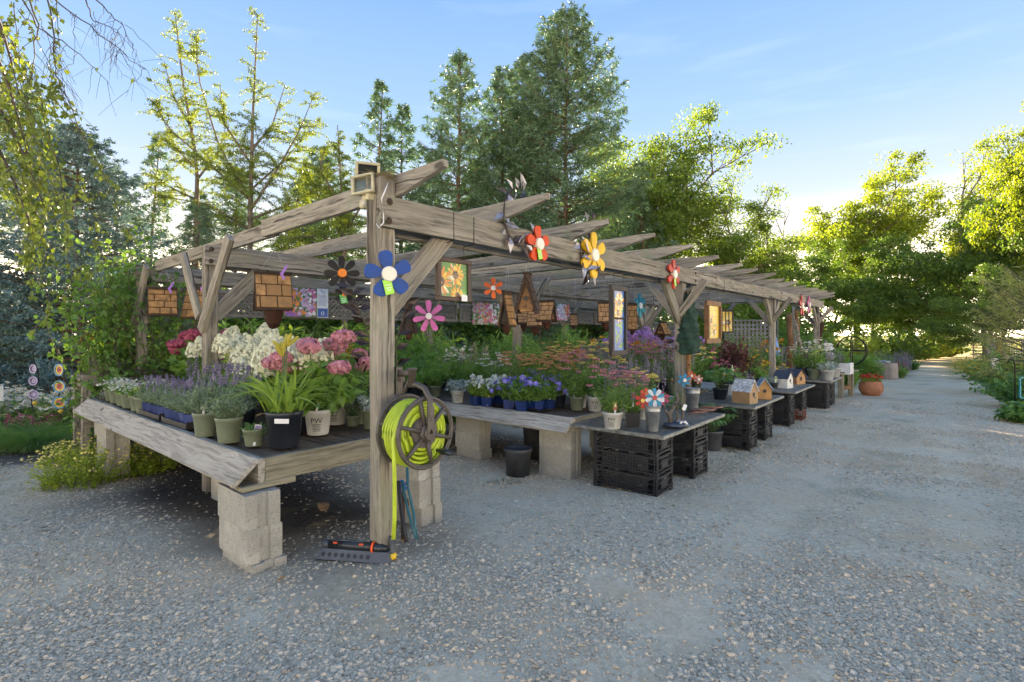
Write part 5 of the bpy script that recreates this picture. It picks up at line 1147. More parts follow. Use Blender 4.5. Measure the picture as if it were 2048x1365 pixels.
# ================================================================ things on the nearest shelves
ZINC = paint('zinc', (.38, .39, .385), .42, .22, 9, .08, .75)
def zinc_vase(label, p, h, r):
    t = thing('zinc_vase', label, 'vase', p, group='zinc vases on the nearest shelf'); part('body', MB().lathe([(0, .002), (r * .62, 0), (r * .66, .01), (r * .9, h * .78), (r * .93, h * .79), (r * .9, h * .8), (r, h - .006), (r * 1.03, h), (r * .97, h), (r * .6, .02)], 24), ZINC, t); return t
p = onz(1305, 863, SHZ[1] + .012); vh = .235; zinc_vase('tall zinc vase holding red and blue pinwheel flowers', p, vh, .075)
for dx, dz, r_, c1, c2, cc, l, k in [(.015, .07, .085, (.03, .26, .42), (.62, .66, .68), (.40, .03, .02), 'blue and white pinwheel flower with red centre in the zinc vase', 10), (-.085, .04, .07, (.40, .02, .015), None, (.70, .48, .08), 'red pinwheel flower with yellow centre left in the zinc vase', 6), (-.055, .10, .055, (.50, .07, .02), None, (.45, .1, .03), 'orange red pinwheel flower at the back of the zinc vase', 6), (.095, .06, .06, (.42, .04, .12), None, (.6, .5, .5), 'crimson pinwheel flower at the right of the zinc vase', 6)]:
    q = p + Vector((dx, -.02 if r_ > .08 else .01, vh + dz)); wood_flower(l, q, tocam(q, 0) + Vector((0, 0, .12)), r_, k, c1, cc, .44 if k > 6 else .56, .26, 92, None, 'pinwheel flower', .012, c2)
tag(part('vase_stems', MB().tubes(np.array([[tuple(p + Vector((0, 0, .03))), tuple(p + Vector((dx * .6, 0, vh * .9))), tuple(p + Vector((dx, .012, vh + dz)))] for dx, dz in ((.015, .07), (-.085, .04), (-.055, .10), (.095, .06))]), .004, 5, 0), STK), 'thin green stems of the pinwheels standing in the zinc vase', 'stems')
p2 = onz(1385, 822, SHZ[1] + .012); p2 = p2 + Vector((0, .0, 0)); zinc_vase('second zinc vase behind the driftwood sculpture', p2, .26, .085)
for dx, dz, r_, c1, l in [(-.10, .09, .075, (.02, .22, .40), 'teal blue pinwheel flower bending out of the second zinc vase'), (.06, .10, .05, (.50, .24, .20), 'salmon pinwheel flower in the second zinc vase'), (-.02, .14, .05, (.55, .10, .03), 'orange pinwheel flower above the teal one')]:
    q = p2 + Vector((dx, -.02, .26 + dz)); wood_flower(l, q, tocam(q, 15), r_, 6, c1, (.70, .68, .62), .52, .28, 80, None, 'pinwheel flower', .012, None)
# driftwood sculpture on a blue slate base
p = onz(1352, 856, SHZ[1] + .012); sc = thing('driftwood_sculpture', 'twisted driftwood sculpture on a dark blue stone base', 'sculpture', p); g = np.random.default_rng(9)
m = MB(); m.balls([(0, 0, .028)], 1, 0, 'ico'); m.v[-1] = (m.v[-1] - [0, 0, .028]) * [.155, .10, .034] * g.uniform(.85, 1.15, (12, 1)) + [0, 0, .030]; part('base', m, paint('blue_slate', (.035, .055, .10), .35, .4, 18, .4), sc)
GDW = woodmat('grey_driftwood', (.24, .21, .18), (.12, .105, .09), (.04, .035, .03)); m = MB()
for pts, r0 in [([(-.05, 0, .05), (-.06, .01, .13), (-.02, 0, .20), (.02, .01, .27), (.0, 0, .33)], .026), ([(.05, 0, .05), (.07, .01, .12), (.06, 0, .20), (.03, .01, .27)], .016), ([(-.06, 0, .12), (-.10, .0, .16), (-.11, .01, .22)], .015), ([(-.02, -.01, .22), (.04, -.03, .235), (.08, -.04, .25)], .013), ([(.0, .0, .05), (.02, .0, .10), (.0, 0, .16), (.03, 0, .21)], .014)]: m.tube(pts, np.linspace(r0, r0 * .5, len(pts)), 8)
part('wood', m, GDW, sc); part('white_stones', MB().balls(g.normal(0, 1, (9, 3)) * [.05, .03, .004] + [.05, -.03, .058], .014, 0, 'ico'), WHITE, sc); part('price_tag', MB().cbox((.06, -.06, .20), (.034, .003, .055), 0, .001, Matrix.Rotation(R(25), 3, 'Y')), WHITE, sc)
g = np.random.default_rng(10)
for k in range(4):
    p = onz(1395 + k * 9, 829 - k * 3, SHZ[1] + .02); a = g.uniform(-.2, .5); d = np.array([math.cos(a), math.sin(a), 0]); m = MB().tube([tuple(-d * .13), tuple(-d * .03 + [0, 0, .012]), tuple(d * .05), tuple(d * .14 + [0, 0, .006])], [.010, .014, .013, .007], 7); tag(part('driftwood_stick', m, paint('reddish_driftwood', (.24, .12, .085), .8, .3, 14, .3), None, T(p.x, p.y, p.z + .012 + .012 * (k % 2))), 'reddish driftwood stick on the shelf edge, %s from the left' % ORD[k], 'driftwood stick')

# ================================================================ small painted birdhouses on the shelves
def cottage(label, p, rz, w, d, h, rh, wall, roof, hole=True, over=.02, trim=None, steeple=False):
    """Little house: local x across the gable front, the gable looks along -y."""
    t = thing('small_birdhouse', label, 'birdhouse', p, rz, 'painted birdhouses on the mesh shelves')
    part('body', MB().poly([(-w/2, 0), (w/2, 0), (w/2, h), (0, h + rh), (-w/2, h)], -d/2, d/2, 0, Matrix.Rotation(R(90), 4, 'X')), wall, t)
    for sg in (-1, 1):
        a = math.atan2(rh, w/2); L_ = math.hypot(rh, w/2) + over * 1.6; c = Vector((sg * (w/4 + over * .4), 0, h + rh/2 - over * .4 * rh / (w/2) + .008)); part('roof_panel', MB().cbox((0, 0, 0), (L_, d + over * 2.4, .012), 0, .002), roof, t, T(*c) @ Matrix.Rotation(sg * a, 4, 'Y'))
    if hole: part('hole', MB().lathe([(w * .14, 0), (w * .14, .003), (0, .003)], 14, 0, False, (0, -d/2 - .0005, h * .75), Matrix.Rotation(R(90), 4, 'X')), INK, t); part('perch', MB().tube([(0, -d/2, h * .5), (0, -d/2 - .035, h * .5)], .005, 6), trim or WOODL, t)
    part('floor_board', MB().cbox((0, 0, -.004), (w + .02, d + .02, .01), 0, .002), trim or wall, t)
    if steeple: part('steeple', MB().box((0, -d/2 + .035, h + rh + .03), (.035, .035, .08)).lathe([(.028, h + rh + .07), (.0, h + rh + .17)], 4, 0, False, (0, -d/2 + .035, 0)), trim or WOODL, t)
    return t
PW_ = paint('white_house_paint', (.70, .69, .64), .55, .08, 9, .05); PT = paint('tan_house_paint', (.34, .21, .10), .6, .1, 9, .05); PG = paint('teal_house_paint', (.05, .22, .18), .5, .1, 9, .05); RS = paint('slate_roof_paint', (.045, .05, .065), .55, .15, 9, .1); RPW = paint('white_patterned_roof', (.55, .56, .55), .5, .35, 30, .05); RBL = paint('pale_blue_roof', (.24, .34, .42), .5, .2, 20, .05); PO = paint('ochre_house', (.42, .22, .06), .6, .2, 12, .1); PN = paint('natural_pine', (.46, .25, .10), .6, .2, 8, .1); PDG = paint('dark_green_paint', (.02, .06, .04), .5, .15, 9, .05)
def onshelf(x, y, n): return onz(x, y, SHZ[n] + .014)
p = onshelf(1490, 806, 2); k = p.y / F; cottage('tan birdhouse with a white patterned roof and teal side', p, facing(p, 62), 32 * k, 36 * k, 24 * k, 22 * k, PT, RPW, True, .012, PG)
p = onshelf(1527, 800, 2) + Vector((.05, .12, 0)); k = p.y / F; cottage('birdhouse with a pale blue roof and mossy ochre front', p, facing(p, 14), 26 * k, 26 * k, 22 * k, 18 * k, PO, RBL, True, .02, PDG)
p = onshelf(1508, 797, 2) + Vector((.0, .1, 0)); k = p.y / F; cottage('small dark green birdhouse with a red roof between two others', p, facing(p, 10), 14 * k, 16 * k, 18 * k, 10 * k, PDG, REDP, True, .008, WOODL)
p = onshelf(1474, 792, 2) + Vector((-.04, .25, .0)); k = p.y / F; cottage('church birdhouse with slate roof and a cream steeple', p, facing(p, 70), 30 * k, 30 * k, 22 * k, 15 * k, PW_, RS, False, .015, paint('cream_trim', (.55, .50, .36), .5, .08, 9, .02), True)
p = onshelf(1567, 775, 3); k = p.y / F; cottage('white birdhouse with a slate grey roof on the third shelf', p, facing(p, 66), 24 * k, 26 * k, 19 * k, 14 * k, PW_, RS, True, .015)
p = onshelf(1595, 769, 3) + Vector((.04, .15, 0)); k = p.y / F; cottage('natural pine birdhouse with slate roof and arched door', p, facing(p, 52), 24 * k, 26 * k, 15 * k, 13 * k, PN, RS, True, .015, PN)

# ================================================================ far tables, pot, sphere
p = ong(1682, 797); s, t_ = to_st(p); tb = thing('sign_table', 'small wooden plant table with a white painted sign on its front', 'table', p, ROT + R(-8))
for x in (.0, .75): 
    for y in (0, 1.1): board('leg', tb, (x, y, 0), (x, y, .60), .11, .11, WOODG, up=(1, 0, 0))
for k in range(6): board('top_board', tb, (-.1 + k * .19, -.12, .615), (-.1 + k * .19, 1.25, .615), .18, .03, WOODG)
part('white_sign', MB().cbox((-.12, .25, .70), (.03, .95, .26), 0, .004).cbox((.1, -.16, .70), (.42, .03, .26), 0, .004), SGW, tb); board('rail', tb, (.05, 0, .22), (.75, 0, .22), .03, .09, WOODO)
p = ong(1742, 791); TER = paint('terracotta', (.40, .17, .085), .8, .15, 6, .15); tpot = thing('terracotta_pot', 'round terracotta bowl pot full of red begonias beside the road', 'plant pot', p)
part('bowl', MB().lathe([(0, 0), (.15, 0), (.20, .03), (.255, .13), (.262, .22), (.235, .31), (.215, .335), (.225, .352), (.205, .355), (.19, .33), (.0, .32)], 30), TER, tpot)
p = gpx(1769, 18.0); ct = thing('cloth_table', 'low table under a pale cloth with small stone wares on it', 'table', p, ROT - R(10))
m = MB(); NN = 44; a = np.linspace(0, 2*math.pi, NN, endpoint=False); sq = lambda a, w: np.stack([np.clip(1.25 * np.cos(a), -1, 1) * w, np.clip(1.25 * np.sin(a), -1, 1) * w], -1)
top = sq(a, .33); bot = sq(a, .33) * (1.04 + .05 * np.cos(a * 11))[:, None]; v = np.concatenate([np.c_[top, np.full(NN, .55)], np.c_[bot, np.full(NN, .02)]]); m.add(v, [tuple(range(NN))] + [(i, NN + i, NN + (i+1) % NN, (i+1) % NN) for i in range(NN)], 0); part('cloth', m, paint('pale_cloth', (.36, .30, .24), .9, .12, 7, .2), ct)
g = np.random.default_rng(15)
for k in range(9): q = st(0, 0); tag(part('stone_ornament', MB().balls([(0, 0, .05)], .06, 0, 'ico', .8), paint('pale_stone', (.45, .44, .43), .8, .2, 20, .2), None, T(p.x + g.uniform(-.22, .22), p.y + g.uniform(-.22, .22), p.z + .55)), 'small pale stone ornament standing on the cloth covered table', 'stone ornament', 'stone ornaments on the cloth table')
p = gpx(1703, 16.6); ar = thing('garden_sphere', 'open iron hoop sphere among plants past the pergola', 'garden sphere', p); m = MB()
for q in range(3):
    a = np.linspace(0, 6.2832, 33); P = np.stack([.46 * np.cos(a), .46 * np.sin(a), np.zeros(33)], -1) @ np.array((Matrix.Rotation(R(60 * q), 3, 'Z') @ Matrix.Rotation(R(90), 3, 'X'))).T; m.tube(P + [0, 0, 1.02], .016, 5, 0, True, False)
a = np.linspace(0, 6.2832, 33); m.tube(np.stack([.46 * np.cos(a), .46 * np.sin(a), np.full(33, 1.02)], -1), .016, 5, 0, True, False); m.tube([(0, 0, 0), (0, 0, .58)], .02, 6); part('hoops', m, IRON, ar)

# ================================================================ fences and screens beyond
GREYF = woodmat('grey_fence_wood', (.27, .26, .25), (.20, .195, .19), (.12, .115, .11))
p = gpx(1448, 16.2); lattice_panel('lattice_screen', 'tall grey square lattice screen behind the pergola middle', 'lattice screen', (p.x, p.y, p.z + 1.02), R(3), 1.75, .98, .13, .06, False, GREYF)
p = gpx(1286, 15.5); lattice_panel('lattice_screen', 'grey square lattice screen behind the middle row post', 'lattice screen', (p.x, p.y, p.z + 1.05), R(3), 1.1, .85, .12, .06, False, GREYF)
def fence(label, p, rz, n, h, sp=.13, w=.09):
    t = thing('board_fence', label, 'fence', p, rz)
    for k in range(n): board('picket', t, (k * sp, 0, .02), (k * sp, 0, h), w, .02, GREYF, up=(0, 1, 0), warp=.001, seg=2)
    for z in (.25, h - .08): board('rail', t, (-.05, .028, z), (n * sp - .05, .028, z), .03, .08, GREYF)
    board('cap_rail', t, (-.06, 0, h + .02), (n * sp - .04, 0, h + .02), .09, .035, GREYF)
p = gpx(1255, 14.6); fence('low grey picket fence behind the benches, left section', p, R(4), 24, 1.12); p = gpx(1440, 15.6); fence('low grey picket fence behind the benches, right section', p, R(3), 22, 1.12)
p = gpx(1974, 22.0); lattice_panel('lattice_screen', 'grey lattice screen at the right edge, left panel', 'lattice screen', (p.x, p.y, p.z + .62), R(-8), .62, .78, .10, .045, False, GREYF); p = gpx(2006, 21.8); lattice_panel('lattice_screen', 'grey lattice screen cut by the right edge of the photo', 'lattice screen', (p.x, p.y, p.z + .62), R(-8), 1.2, .78, .10, .045, False, GREYF)
p = gpx(1998, 21.9); tag(part('fence_post', MB().cbox((0, 0, .75), (.13, .13, 1.5)), WOODO, None, T(*p)), 'red brown post between the two lattice screens at right', 'fence post')
p = gpx(1990, 15.0); q = thing('garden_sign', 'small white garden sign with dark print at the right bed', 'sign', p, R(20)); part('board', MB().cbox((0, 0, .62), (.34, .02, .42), 0, .003), SGW, q); part('stake', MB().box((0, .015, .3), (.04, .02, .62)), WOOD, q)
part('lettering', MB().box((-.02, -.0115, .74), (.24, .001, .035)).box((0, -.0115, .66), (.26, .001, .025)).box((-.03, -.0115, .58), (.2, .001, .05)).box((0, -.0115, .49), (.26, .001, .02)), INK, q)
p = gpx(1978, 40); q = thing('red_gate', 'small red wooden gate in the sunlit field beyond the road', 'gate', (p.x - 1.2, p.y, p.z), 0)
for k in range(5): board('bar', q, (0, 0, .25 + k * .22), (2.6, 0, .25 + k * .22), .05, .09, REDP)
for x in (0, 1.3, 2.6): board('upright', q, (x, .03, 0), (x, .03, 1.3), .1, .07, REDP, up=(0, 1, 0))
# shepherd hook at the right edge and a teal frame
p = gpx(2030, 9.6); hk = thing('garden_hook', 'thin dark metal plant hook at the right edge', 'plant hook', p); part('rod', MB().tube([(0, 0, 0), (0, 0, .9), (-.03, 0, 1.0), (-.10, 0, 1.02), (-.14, 0, .95)], .012, 6), IRON, hk)
p = gpx(2040, 9.2); q = thing('teal_frame', 'teal painted square metal frame cut by the right edge', 'garden frame', p); m = MB()
for x in (0, .34): m.box((x, 0, .52), (.025, .02, .36))
for z in (.34, .70): m.box((.17, 0, z), (.315, .02, .025))
m.box((.17, 0, .17), (.02, .02, .34)); part('frame', m, paint('teal_metal', (.02, .25, .30), .4, .1, 9, .02), q)

# ================================================================ buckets under the second bench, garden spinners on the left
p = ong(1036, 950); NUR = paint('charcoal_nursery_pot', (.045, .048, .052), .5, .3, 8, .12); b = thing('nursery_bucket', 'big empty charcoal nursery bucket under the second bench', 'bucket', p); k = p.y / F
part('body', MB().lathe([(0, .004), (23 * k, 0), (26 * k, 46 * k), (28 * k, 48 * k), (28.5 * k, 54 * k), (27 * k, 55 * k), (25.5 * k, 48 * k), (22 * k, .02), (0, .02)], 28), NUR, b)
p = stg(3.0, 1.15); b = thing('nursery_bucket', 'dark stacked nursery bucket in shadow behind the big empty one', 'bucket', p); part('body', MB().lathe([(0, .004), (.14, 0), (.165, .36), (.175, .365), (.175, .41), (.16, .41), (.13, .02), (0, .02)], 24), NUR, b)
SPN = [paint('spinner_lilac', (.38, .32, .55), .3, .2, 20, 0), paint('spinner_blue', (.06, .25, .45), .3, .2, 20, 0), paint('spinner_yellow', (.65, .45, .05), .3, .2, 20, 0), paint('spinner_red', (.45, .05, .05), .3, .2, 20, 0), paint('spinner_dark', (.10, .08, .22), .3, .2, 20, 0)]
def spinner(label, x, ys, d, cols, r_):
    p = gpx(x, d); t = thing('garden_spinner', label, 'garden spinner', p); zs = [px(x, y, d).z - p.z for y in ys]; m = MB(); zz = np.linspace(0, max(zs) + .12, 24); part('rod', m.tube(np.stack([.05 * np.sin(zz * 9), 0 * zz, zz], -1), .007, 5), IRON, t)
    for k, z in enumerate(zs):
        w = MB()
        for q, (ra, rbb) in enumerate(((1, .78), (.74, .5), (.46, .16))):
            a = np.linspace(0, 6.283, 25)[:-1]; v = np.concatenate([np.stack([rr * r_ * np.cos(a), 0 * a + .006 * q - .012, rr * r_ * np.sin(a)], -1) for rr in (ra, rbb)] + [np.stack([rr * r_ * np.cos(a), 0 * a + .006 * q - .016, rr * r_ * np.sin(a)], -1) for rr in (ra, rbb)]); n_ = 24
            f = [(i, (i+1) % n_, n_ + (i+1) % n_, n_ + i) for i in range(n_)] + [(2*n_ + i, 3*n_ + i, 3*n_ + (i+1) % n_, 2*n_ + (i+1) % n_) for i in range(n_)] + [(i, 2*n_ + i, 2*n_ + (i+1) % n_, (i+1) % n_) for i in range(n_)]; w.add(v, f, cols[q % len(cols)])
        part('disc', w, SPN, t, T(0, -.015, z) @ Matrix.Rotation(R(12 * (k - 1)), 4, 'Z'))
    part('base_bell', MB().balls([(0, 0, min(zs) - .12)], .035, 0, 'ico'), SPN[2], t); return t
spinner('lilac garden spinner with three discs in the white daisies', 70, (738, 762, 789), 7.2, (0, 4, 0), .063); spinner('multicoloured garden spinner right of the lilac one', 122, (740, 773, 805), 7.0, (1, 2, 3), .085)
p = gpx(-2, 6.9); q = thing('white_label', 'white plant label stake cut by the left edge', 'plant label', p, R(40)); part('board', MB().cbox((0, 0, .66), (.09, .008, .20), 0, .002), SGW, q); part('stake', MB().box((0, .008, .3), (.015, .006, .62)), SGW, q)
# ================================================================ potted plants
LG = leafmat('mid_green_leaf', (0.151, 0.284, 0.072), (0.243, 0.394, 0.101), .45); LY = leafmat('yellow_green_leaf', (0.187, 0.302, 0.051), (0.287, 0.416, 0.086), .35); LD = leafmat('deep_green_leaf', (0.097, 0.216, 0.076), (0.173, 0.313, 0.108), .4)
LS = leafmat('grey_green_leaf', (0.202, 0.279, 0.178), (0.310, 0.389, 0.265), .25, tcol=(1.2, 1.2, .8)); LV = leafmat('silver_leaf', (0.360, 0.432, 0.384), (0.504, 0.564, 0.504), .2, tcol=(1, 1, 1)); LM = leafmat('maroon_leaf', (0.091, 0.039, 0.036), (0.182, 0.085, 0.065), .3, tcol=(1.5, .9, .7))
LF_ = leafmat('feathery_green_leaf', (0.146, 0.273, 0.058), (0.254, 0.410, 0.108), .45); STEM = paint('green_stem', (.10, .16, .05), .6, .2, 9, 0)
def petalmat(name, c1, c2, tr=.3): return leafmat(name, c1, c2, tr, .6, (1.1, 1.1, 1.1))
FW = petalmat('white_petal', (.62, .62, .55), (.80, .80, .74)); FCR = petalmat('cream_petal', (.68, .68, .46), (.84, .83, .66)); FPK = petalmat('pink_petal', (.46, .16, .21), (.66, .33, .36)); FDP = petalmat('deep_pink_petal', (.36, .055, .12), (.52, .14, .22)); FBL = petalmat('blue_violet_petal', (.16, .12, .50), (.28, .24, .66)); FPU = petalmat('purple_petal', (.36, .18, .48), (.52, .32, .60)); FGO = petalmat('golden_petal', (.72, .36, .01), (.85, .52, .03)); FOR = petalmat('orange_petal', (.66, .24, .02), (.78, .36, .05)); FPE = petalmat('peach_petal', (.52, .26, .12), (.66, .38, .18)); FYE = petalmat('yellow_petal', (.72, .60, .10), (.82, .72, .22)); FRO = petalmat('rose_petal', (.42, .09, .16), (.58, .20, .26)); FRE = petalmat('red_petal', (.50, .03, .03), (.62, .08, .05)); FGP = petalmat('grey_purple_petal', (.28, .22, .34), (.42, .36, .46)); FTA = petalmat('tan_plume', (.42, .36, .22), (.58, .50, .33)); FBE = petalmat('bud_yellow', (.48, .42, .05), (.60, .52, .10)); CONE = paint('dark_flower_centre', (.06, .03, .015), .8, .2, 9, 0); YC = paint('yellow_flower_centre', (.60, .40, .03), .8, .2, 9, 0)
def dome(g, n, R_, H, z0=0.0, low=.35):
    """Directions and tips of n stems filling a rounded bush."""
    a = g.uniform(0, 6.283, n); u = np.sqrt(g.random(n)); r = R_ * u; z = z0 + H * (1 - .35 * u ** 2) * g.uniform(low, 1.0, n); return np.stack([r * np.cos(a), r * np.sin(a), z], -1)
def stems(m, tips, base_r, r=.0022, k=5, bow=.12, mat=0):
    n = len(tips); b = tips * [base_r, base_r, 0]; t = np.linspace(0, 1, k)[None, :, None]; P = b[:, None] + (tips - b)[:, None] * t; P[..., :2] -= (tips[:, None, :2] * bow * np.sin(t[..., 0] * math.pi)[..., None]); m.tubes(P, np.linspace(r, r * .5, k)[None].repeat(n, 0), 3, mat); return P
def along(g, P, per):
    n, k, _ = P.shape; idx = np.repeat(np.arange(n), per); f = g.uniform(.12, 1, len(idx)) * (k - 1.001); i = f.astype(int); q = P[idx, i] + (P[idx, i + 1] - P[idx, i]) * (f - i)[:, None]; d = unit(P[idx, i + 1] - P[idx, i]); return q, d, f / (k - 1)
def discs(m, C, N, R_, k, mat, cmat, pw=.5, droop=.15, g=None, cr=.28, ch=.6):
    C = np.asarray(C); N = unit(np.asarray(N)); n = len(C); ref = np.where(np.abs(N[:, 2:3]) > .9, [[1, 0, 0]], [[0, 0, 1]]); A = unit(np.cross(N, ref)); B = np.cross(N, A); R_ = np.broadcast_to(R_, (n,)); a = (np.arange(k) * 6.283 / k)[None] + (g.random(n) * 6)[:, None]
    D = (A[:, None] * np.cos(a)[..., None] + B[:, None] * np.sin(a)[..., None] - N[:, None] * droop).reshape(-1, 3); m.leaves(np.repeat(C, k, 0), D, np.repeat(R_, k), np.repeat(R_ * pw, k), np.repeat(N, k, 0), 'dia', mat, tilt=.1, rng=g)
    if cmat is not None: m.balls(C + N * (R_ * .08)[:, None], R_ * cr, cmat, 'octa', ch)
def p_bush(g, R_, H, n, per, ll, lw, mat, kind='dia', up=.35, z0=0.0, low=.35, base=.25, drop=0.0):
    s, l = MB(), MB(); P = stems(s, dome(g, n, R_, H, z0, low), base); q, d, f = along(g, P, per); a = g.normal(0, 1, (len(q), 3)) * [1, 1, .5]; l.leaves(q, unit(unit(a) + d * up + np.array([0, 0, -drop])), ll * g.uniform(.6, 1.25, len(q)), lw * g.uniform(.7, 1.2, len(q)), kind=kind, tilt=.45, rng=g); return s, l, P
def kind_mesh(kind, g):
    out = []; g_ = g
    def add(nm, m, mats): out.append((nm, m.mesh(nm, mats), mats))
    if kind == 'lavender':
        s, l, P = p_bush(g, .13, .21, 70, 24, .042, .0055, LS, up=1.1, low=.5); add('stems', s, [STEM]); add('foliage', l, [LS]); f = MB(); T_ = dome(g, 14, .12, .34, low=.8); P = stems(f, T_, .3, .0013, mat=0)
        for t in T_: q = t + np.c_[g.normal(0, .004, (18, 2)), -g.random(18) * .045]; f.balls(q, .0048, 1)
        add('flower_spikes', f, [STEM, FGP])
    elif kind == 'rosemary':
        s, l, P = p_bush(g, .14, .22, 80, 30, .035, .0045, LS, up=.9, low=.4); add('stems', s, [STEM]); add('foliage', l, [LS])
    elif kind == 'daylily':
        l = MB(); n = 70; a = g.uniform(0, 6.283, n); D = np.stack([np.cos(a) * .55, np.sin(a) * .55, g.uniform(.7, 1.7, n)], -1); l.straps(np.c_[g.normal(0, .045, (n, 2)), np.zeros(n)], D, g.uniform(.28, .52, n), g.uniform(.016, .026, n), g.uniform(.15, .75, n), 8, 0, g); add('leaves', l, [LY]); f = MB(); b = MB()
        for k in range(3):
            a, h = g.uniform(0, 6.28), g.uniform(.36, .44); c = np.array([.03 * math.cos(a), .03 * math.sin(a), 0]); tip = c * 2 + [0, 0, h]; f.tube([c, (c + tip) / 2, tip], [.005, .0045, .004], 6)
            for q in range(3): d = np.array([g.normal(0, .45), g.normal(0, .45), 1]); d /= np.linalg.norm(d); b = MB(); add('bud', b.tube([tip, tip + d * .02, tip + d * .05, tip + d * .085, tip + d * .10], [.004, .009, .0125, .010, .002], 8), [FBE])
        add('flower_stems', f, [STEM])
    elif kind in ('hydrangea_white', 'hydrangea_pink', 'hydrangea_deep'):
        s, l, P = p_bush(g, .24, .40, 26, 12, .10, .066, LG, 'leaf', .25, low=.35); add('stems', s, [STEM]); add('leaves', l, [LY if kind == 'hydrangea_white' else LG]); nh = 11 if kind == 'hydrangea_white' else 9; T_ = dome(g, nh, .27, .52, low=.72); f = MB(); stems(f, T_, .2, .003, mat=0)
        for t in T_:
            if kind == 'hydrangea_white': n = 165; u = g.random(n); r = .082 * (1 - u ** 1.5) + .014; a = g.uniform(0, 6.28, n); q = t + np.stack([r * np.cos(a), r * np.sin(a), u * .15 - .03], -1); nn = unit(np.stack([np.cos(a), np.sin(a), u * .6 + .2], -1)); d_ = unit(t * [1, 1, 0] + 1e-6) * .35; q = q + d_ * ((u * .15)[:, None])
            else: n = 150; v = unit(g.normal(0, 1, (n, 3)) + [0, 0, .5]); rr = g.uniform(.055, .075); q = t + v * [rr, rr, rr * .62] * g.uniform(.85, 1.02, (n, 1)); nn = v
            hd = MB(); discs(hd, q, nn + g.normal(0, .25, (n, 3)), .0155, 4, 0, None, .95, .05, g); add('flower_head', hd, [{'hydrangea_white': FCR, 'hydrangea_pink': FPK, 'hydrangea_deep': FDP}[kind]])
        add('flower_stems', f, [STEM])

    elif kind in ('rudbeckia', 'daisy', 'coneflower', 'heliopsis'):
        s, l, P = p_bush(g, .19, .40, 32, 13, .065, .024, LG, 'dia', .5); add('stems', s, [STEM]); add('foliage', l, [LG]); f = MB(); T_ = dome(g, {'daisy': 34}.get(kind, 18), .20, .50, low=.75); stems(f, T_, .3, .0018, mat=0)
        discs(f, T_, np.array([0, -.15, 1]) + g.normal(0, .35, (len(T_), 3)), {'daisy': .026, 'coneflower': .036}.get(kind, .034) * g.uniform(.8, 1.2, len(T_)), 12, 1, 2, .34, {'coneflower': .5}.get(kind, .12), g, .32, .8); add('flowers', f, [STEM, {'rudbeckia': FGO, 'daisy': FW, 'coneflower': FRO, 'heliopsis': FOR}[kind], YC if kind == 'daisy' else CONE])
    elif kind.startswith('yarrow'):
        s, l, P = p_bush(g, .17, .36, 40, 26, .042, .007, LF_, 'dia', .55, low=.25); add('stems', s, [STEM]); add('foliage', l, [LF_ if 'grey' not in kind else LS]); f = MB(); T_ = dome(g, 22, .20, .47, low=.72); stems(f, T_, .35, .0016, mat=0)
        for t in T_: n = 30; r = .034 * np.sqrt(g.random(n)) * g.uniform(.7, 1.2); a = g.uniform(0, 6.28, n); f.balls(t + np.stack([r * np.cos(a), r * np.sin(a), g.normal(0, .003, n) - r * .15], -1), .0062, 1, 'octa', .7)
        add('flower_heads', f, [STEM, {'yarrow_peach': FPE, 'yarrow_pink': FPK, 'yarrow_yellow': FYE, 'yarrow_white': FW, 'yarrow_orange': FPE}[kind]])
    elif kind == 'balloon_flower':
        s, l, P = p_bush(g, .16, .24, 30, 15, .055, .03, LY, 'leaf', .3); add('stems', s, [STEM]); add('foliage', l, [LG]); f = MB(); T_ = dome(g, 11, .19, .30, low=.45); stems(f, T_, .3, .0016, mat=0); add('flower_stems', f, [STEM])
        for t in T_: hd = MB(); discs(hd, [t], t[None] * [3, 3, 1] + g.normal(0, .3, (1, 3)) + [0, -.2, .1], .036, 5, 0, 1, .85, -.25, g, .14, 1); add('flower', hd, [FBL, FW])
    elif kind == 'snapdragon':
        s, l, P = p_bush(g, .14, .22, 34, 15, .045, .022, LY, 'leaf', .3); add('stems', s, [STEM]); add('foliage', l, [LY]); f = MB(); T_ = dome(g, 16, .14, .29, low=.6)
        for t in T_: q = t + np.c_[g.normal(0, .012, (9, 2)), -g.random(9) * .05]; discs(f, q, g.normal(0, 1, (9, 3)) + [0, -.3, .4], .016, 5, 0, None, .9, .1, g)
        add('flowers', f, [FW])
    elif kind == 'white_trailer':
        s, l, P = p_bush(g, .13, .11, 40, 16, .026, .014, LG, 'dia', .2, low=.2); add('stems', s, [STEM]); add('foliage', l, [LG]); f = MB(); T_ = dome(g, 60, .15, .13, low=.6); discs(f, T_, [0, -.2, 1] + g.normal(0, .4, T_.shape), .0145, 5, 0, 1, .8, .05, g, .25); add('flowers', f, [FW, YC])
    elif kind == 'silver':
        s, l, P = p_bush(g, .15, .14, 44, 16, .04, .014, LV, 'dia', .4, low=.3); add('stems', s, [STEM]); add('foliage', l, [LV])
    elif kind in ('fern_bush', 'asparagus', 'tall_green'):
        H = {'fern_bush': .40, 'asparagus': .55, 'tall_green': .55}[kind]; s, l, P = p_bush(g, .20, H, 52, 30, {'fern_bush': .055, 'asparagus': .035, 'tall_green': .07}[kind], {'fern_bush': .013, 'asparagus': .006, 'tall_green': .018}[kind], LG, 'dia', .45, low=.3); add('stems', s, [STEM]); add('foliage', l, [{'fern_bush': LG, 'asparagus': LF_, 'tall_green': LG}[kind]])
    elif kind == 'leafy':
        s, l, P = p_bush(g, .20, .34, 34, 12, .085, .045, LG, 'leaf', .35, low=.3); add('stems', s, [STEM]); add('foliage', l, [LD])
    elif kind == 'yellow_leafy':
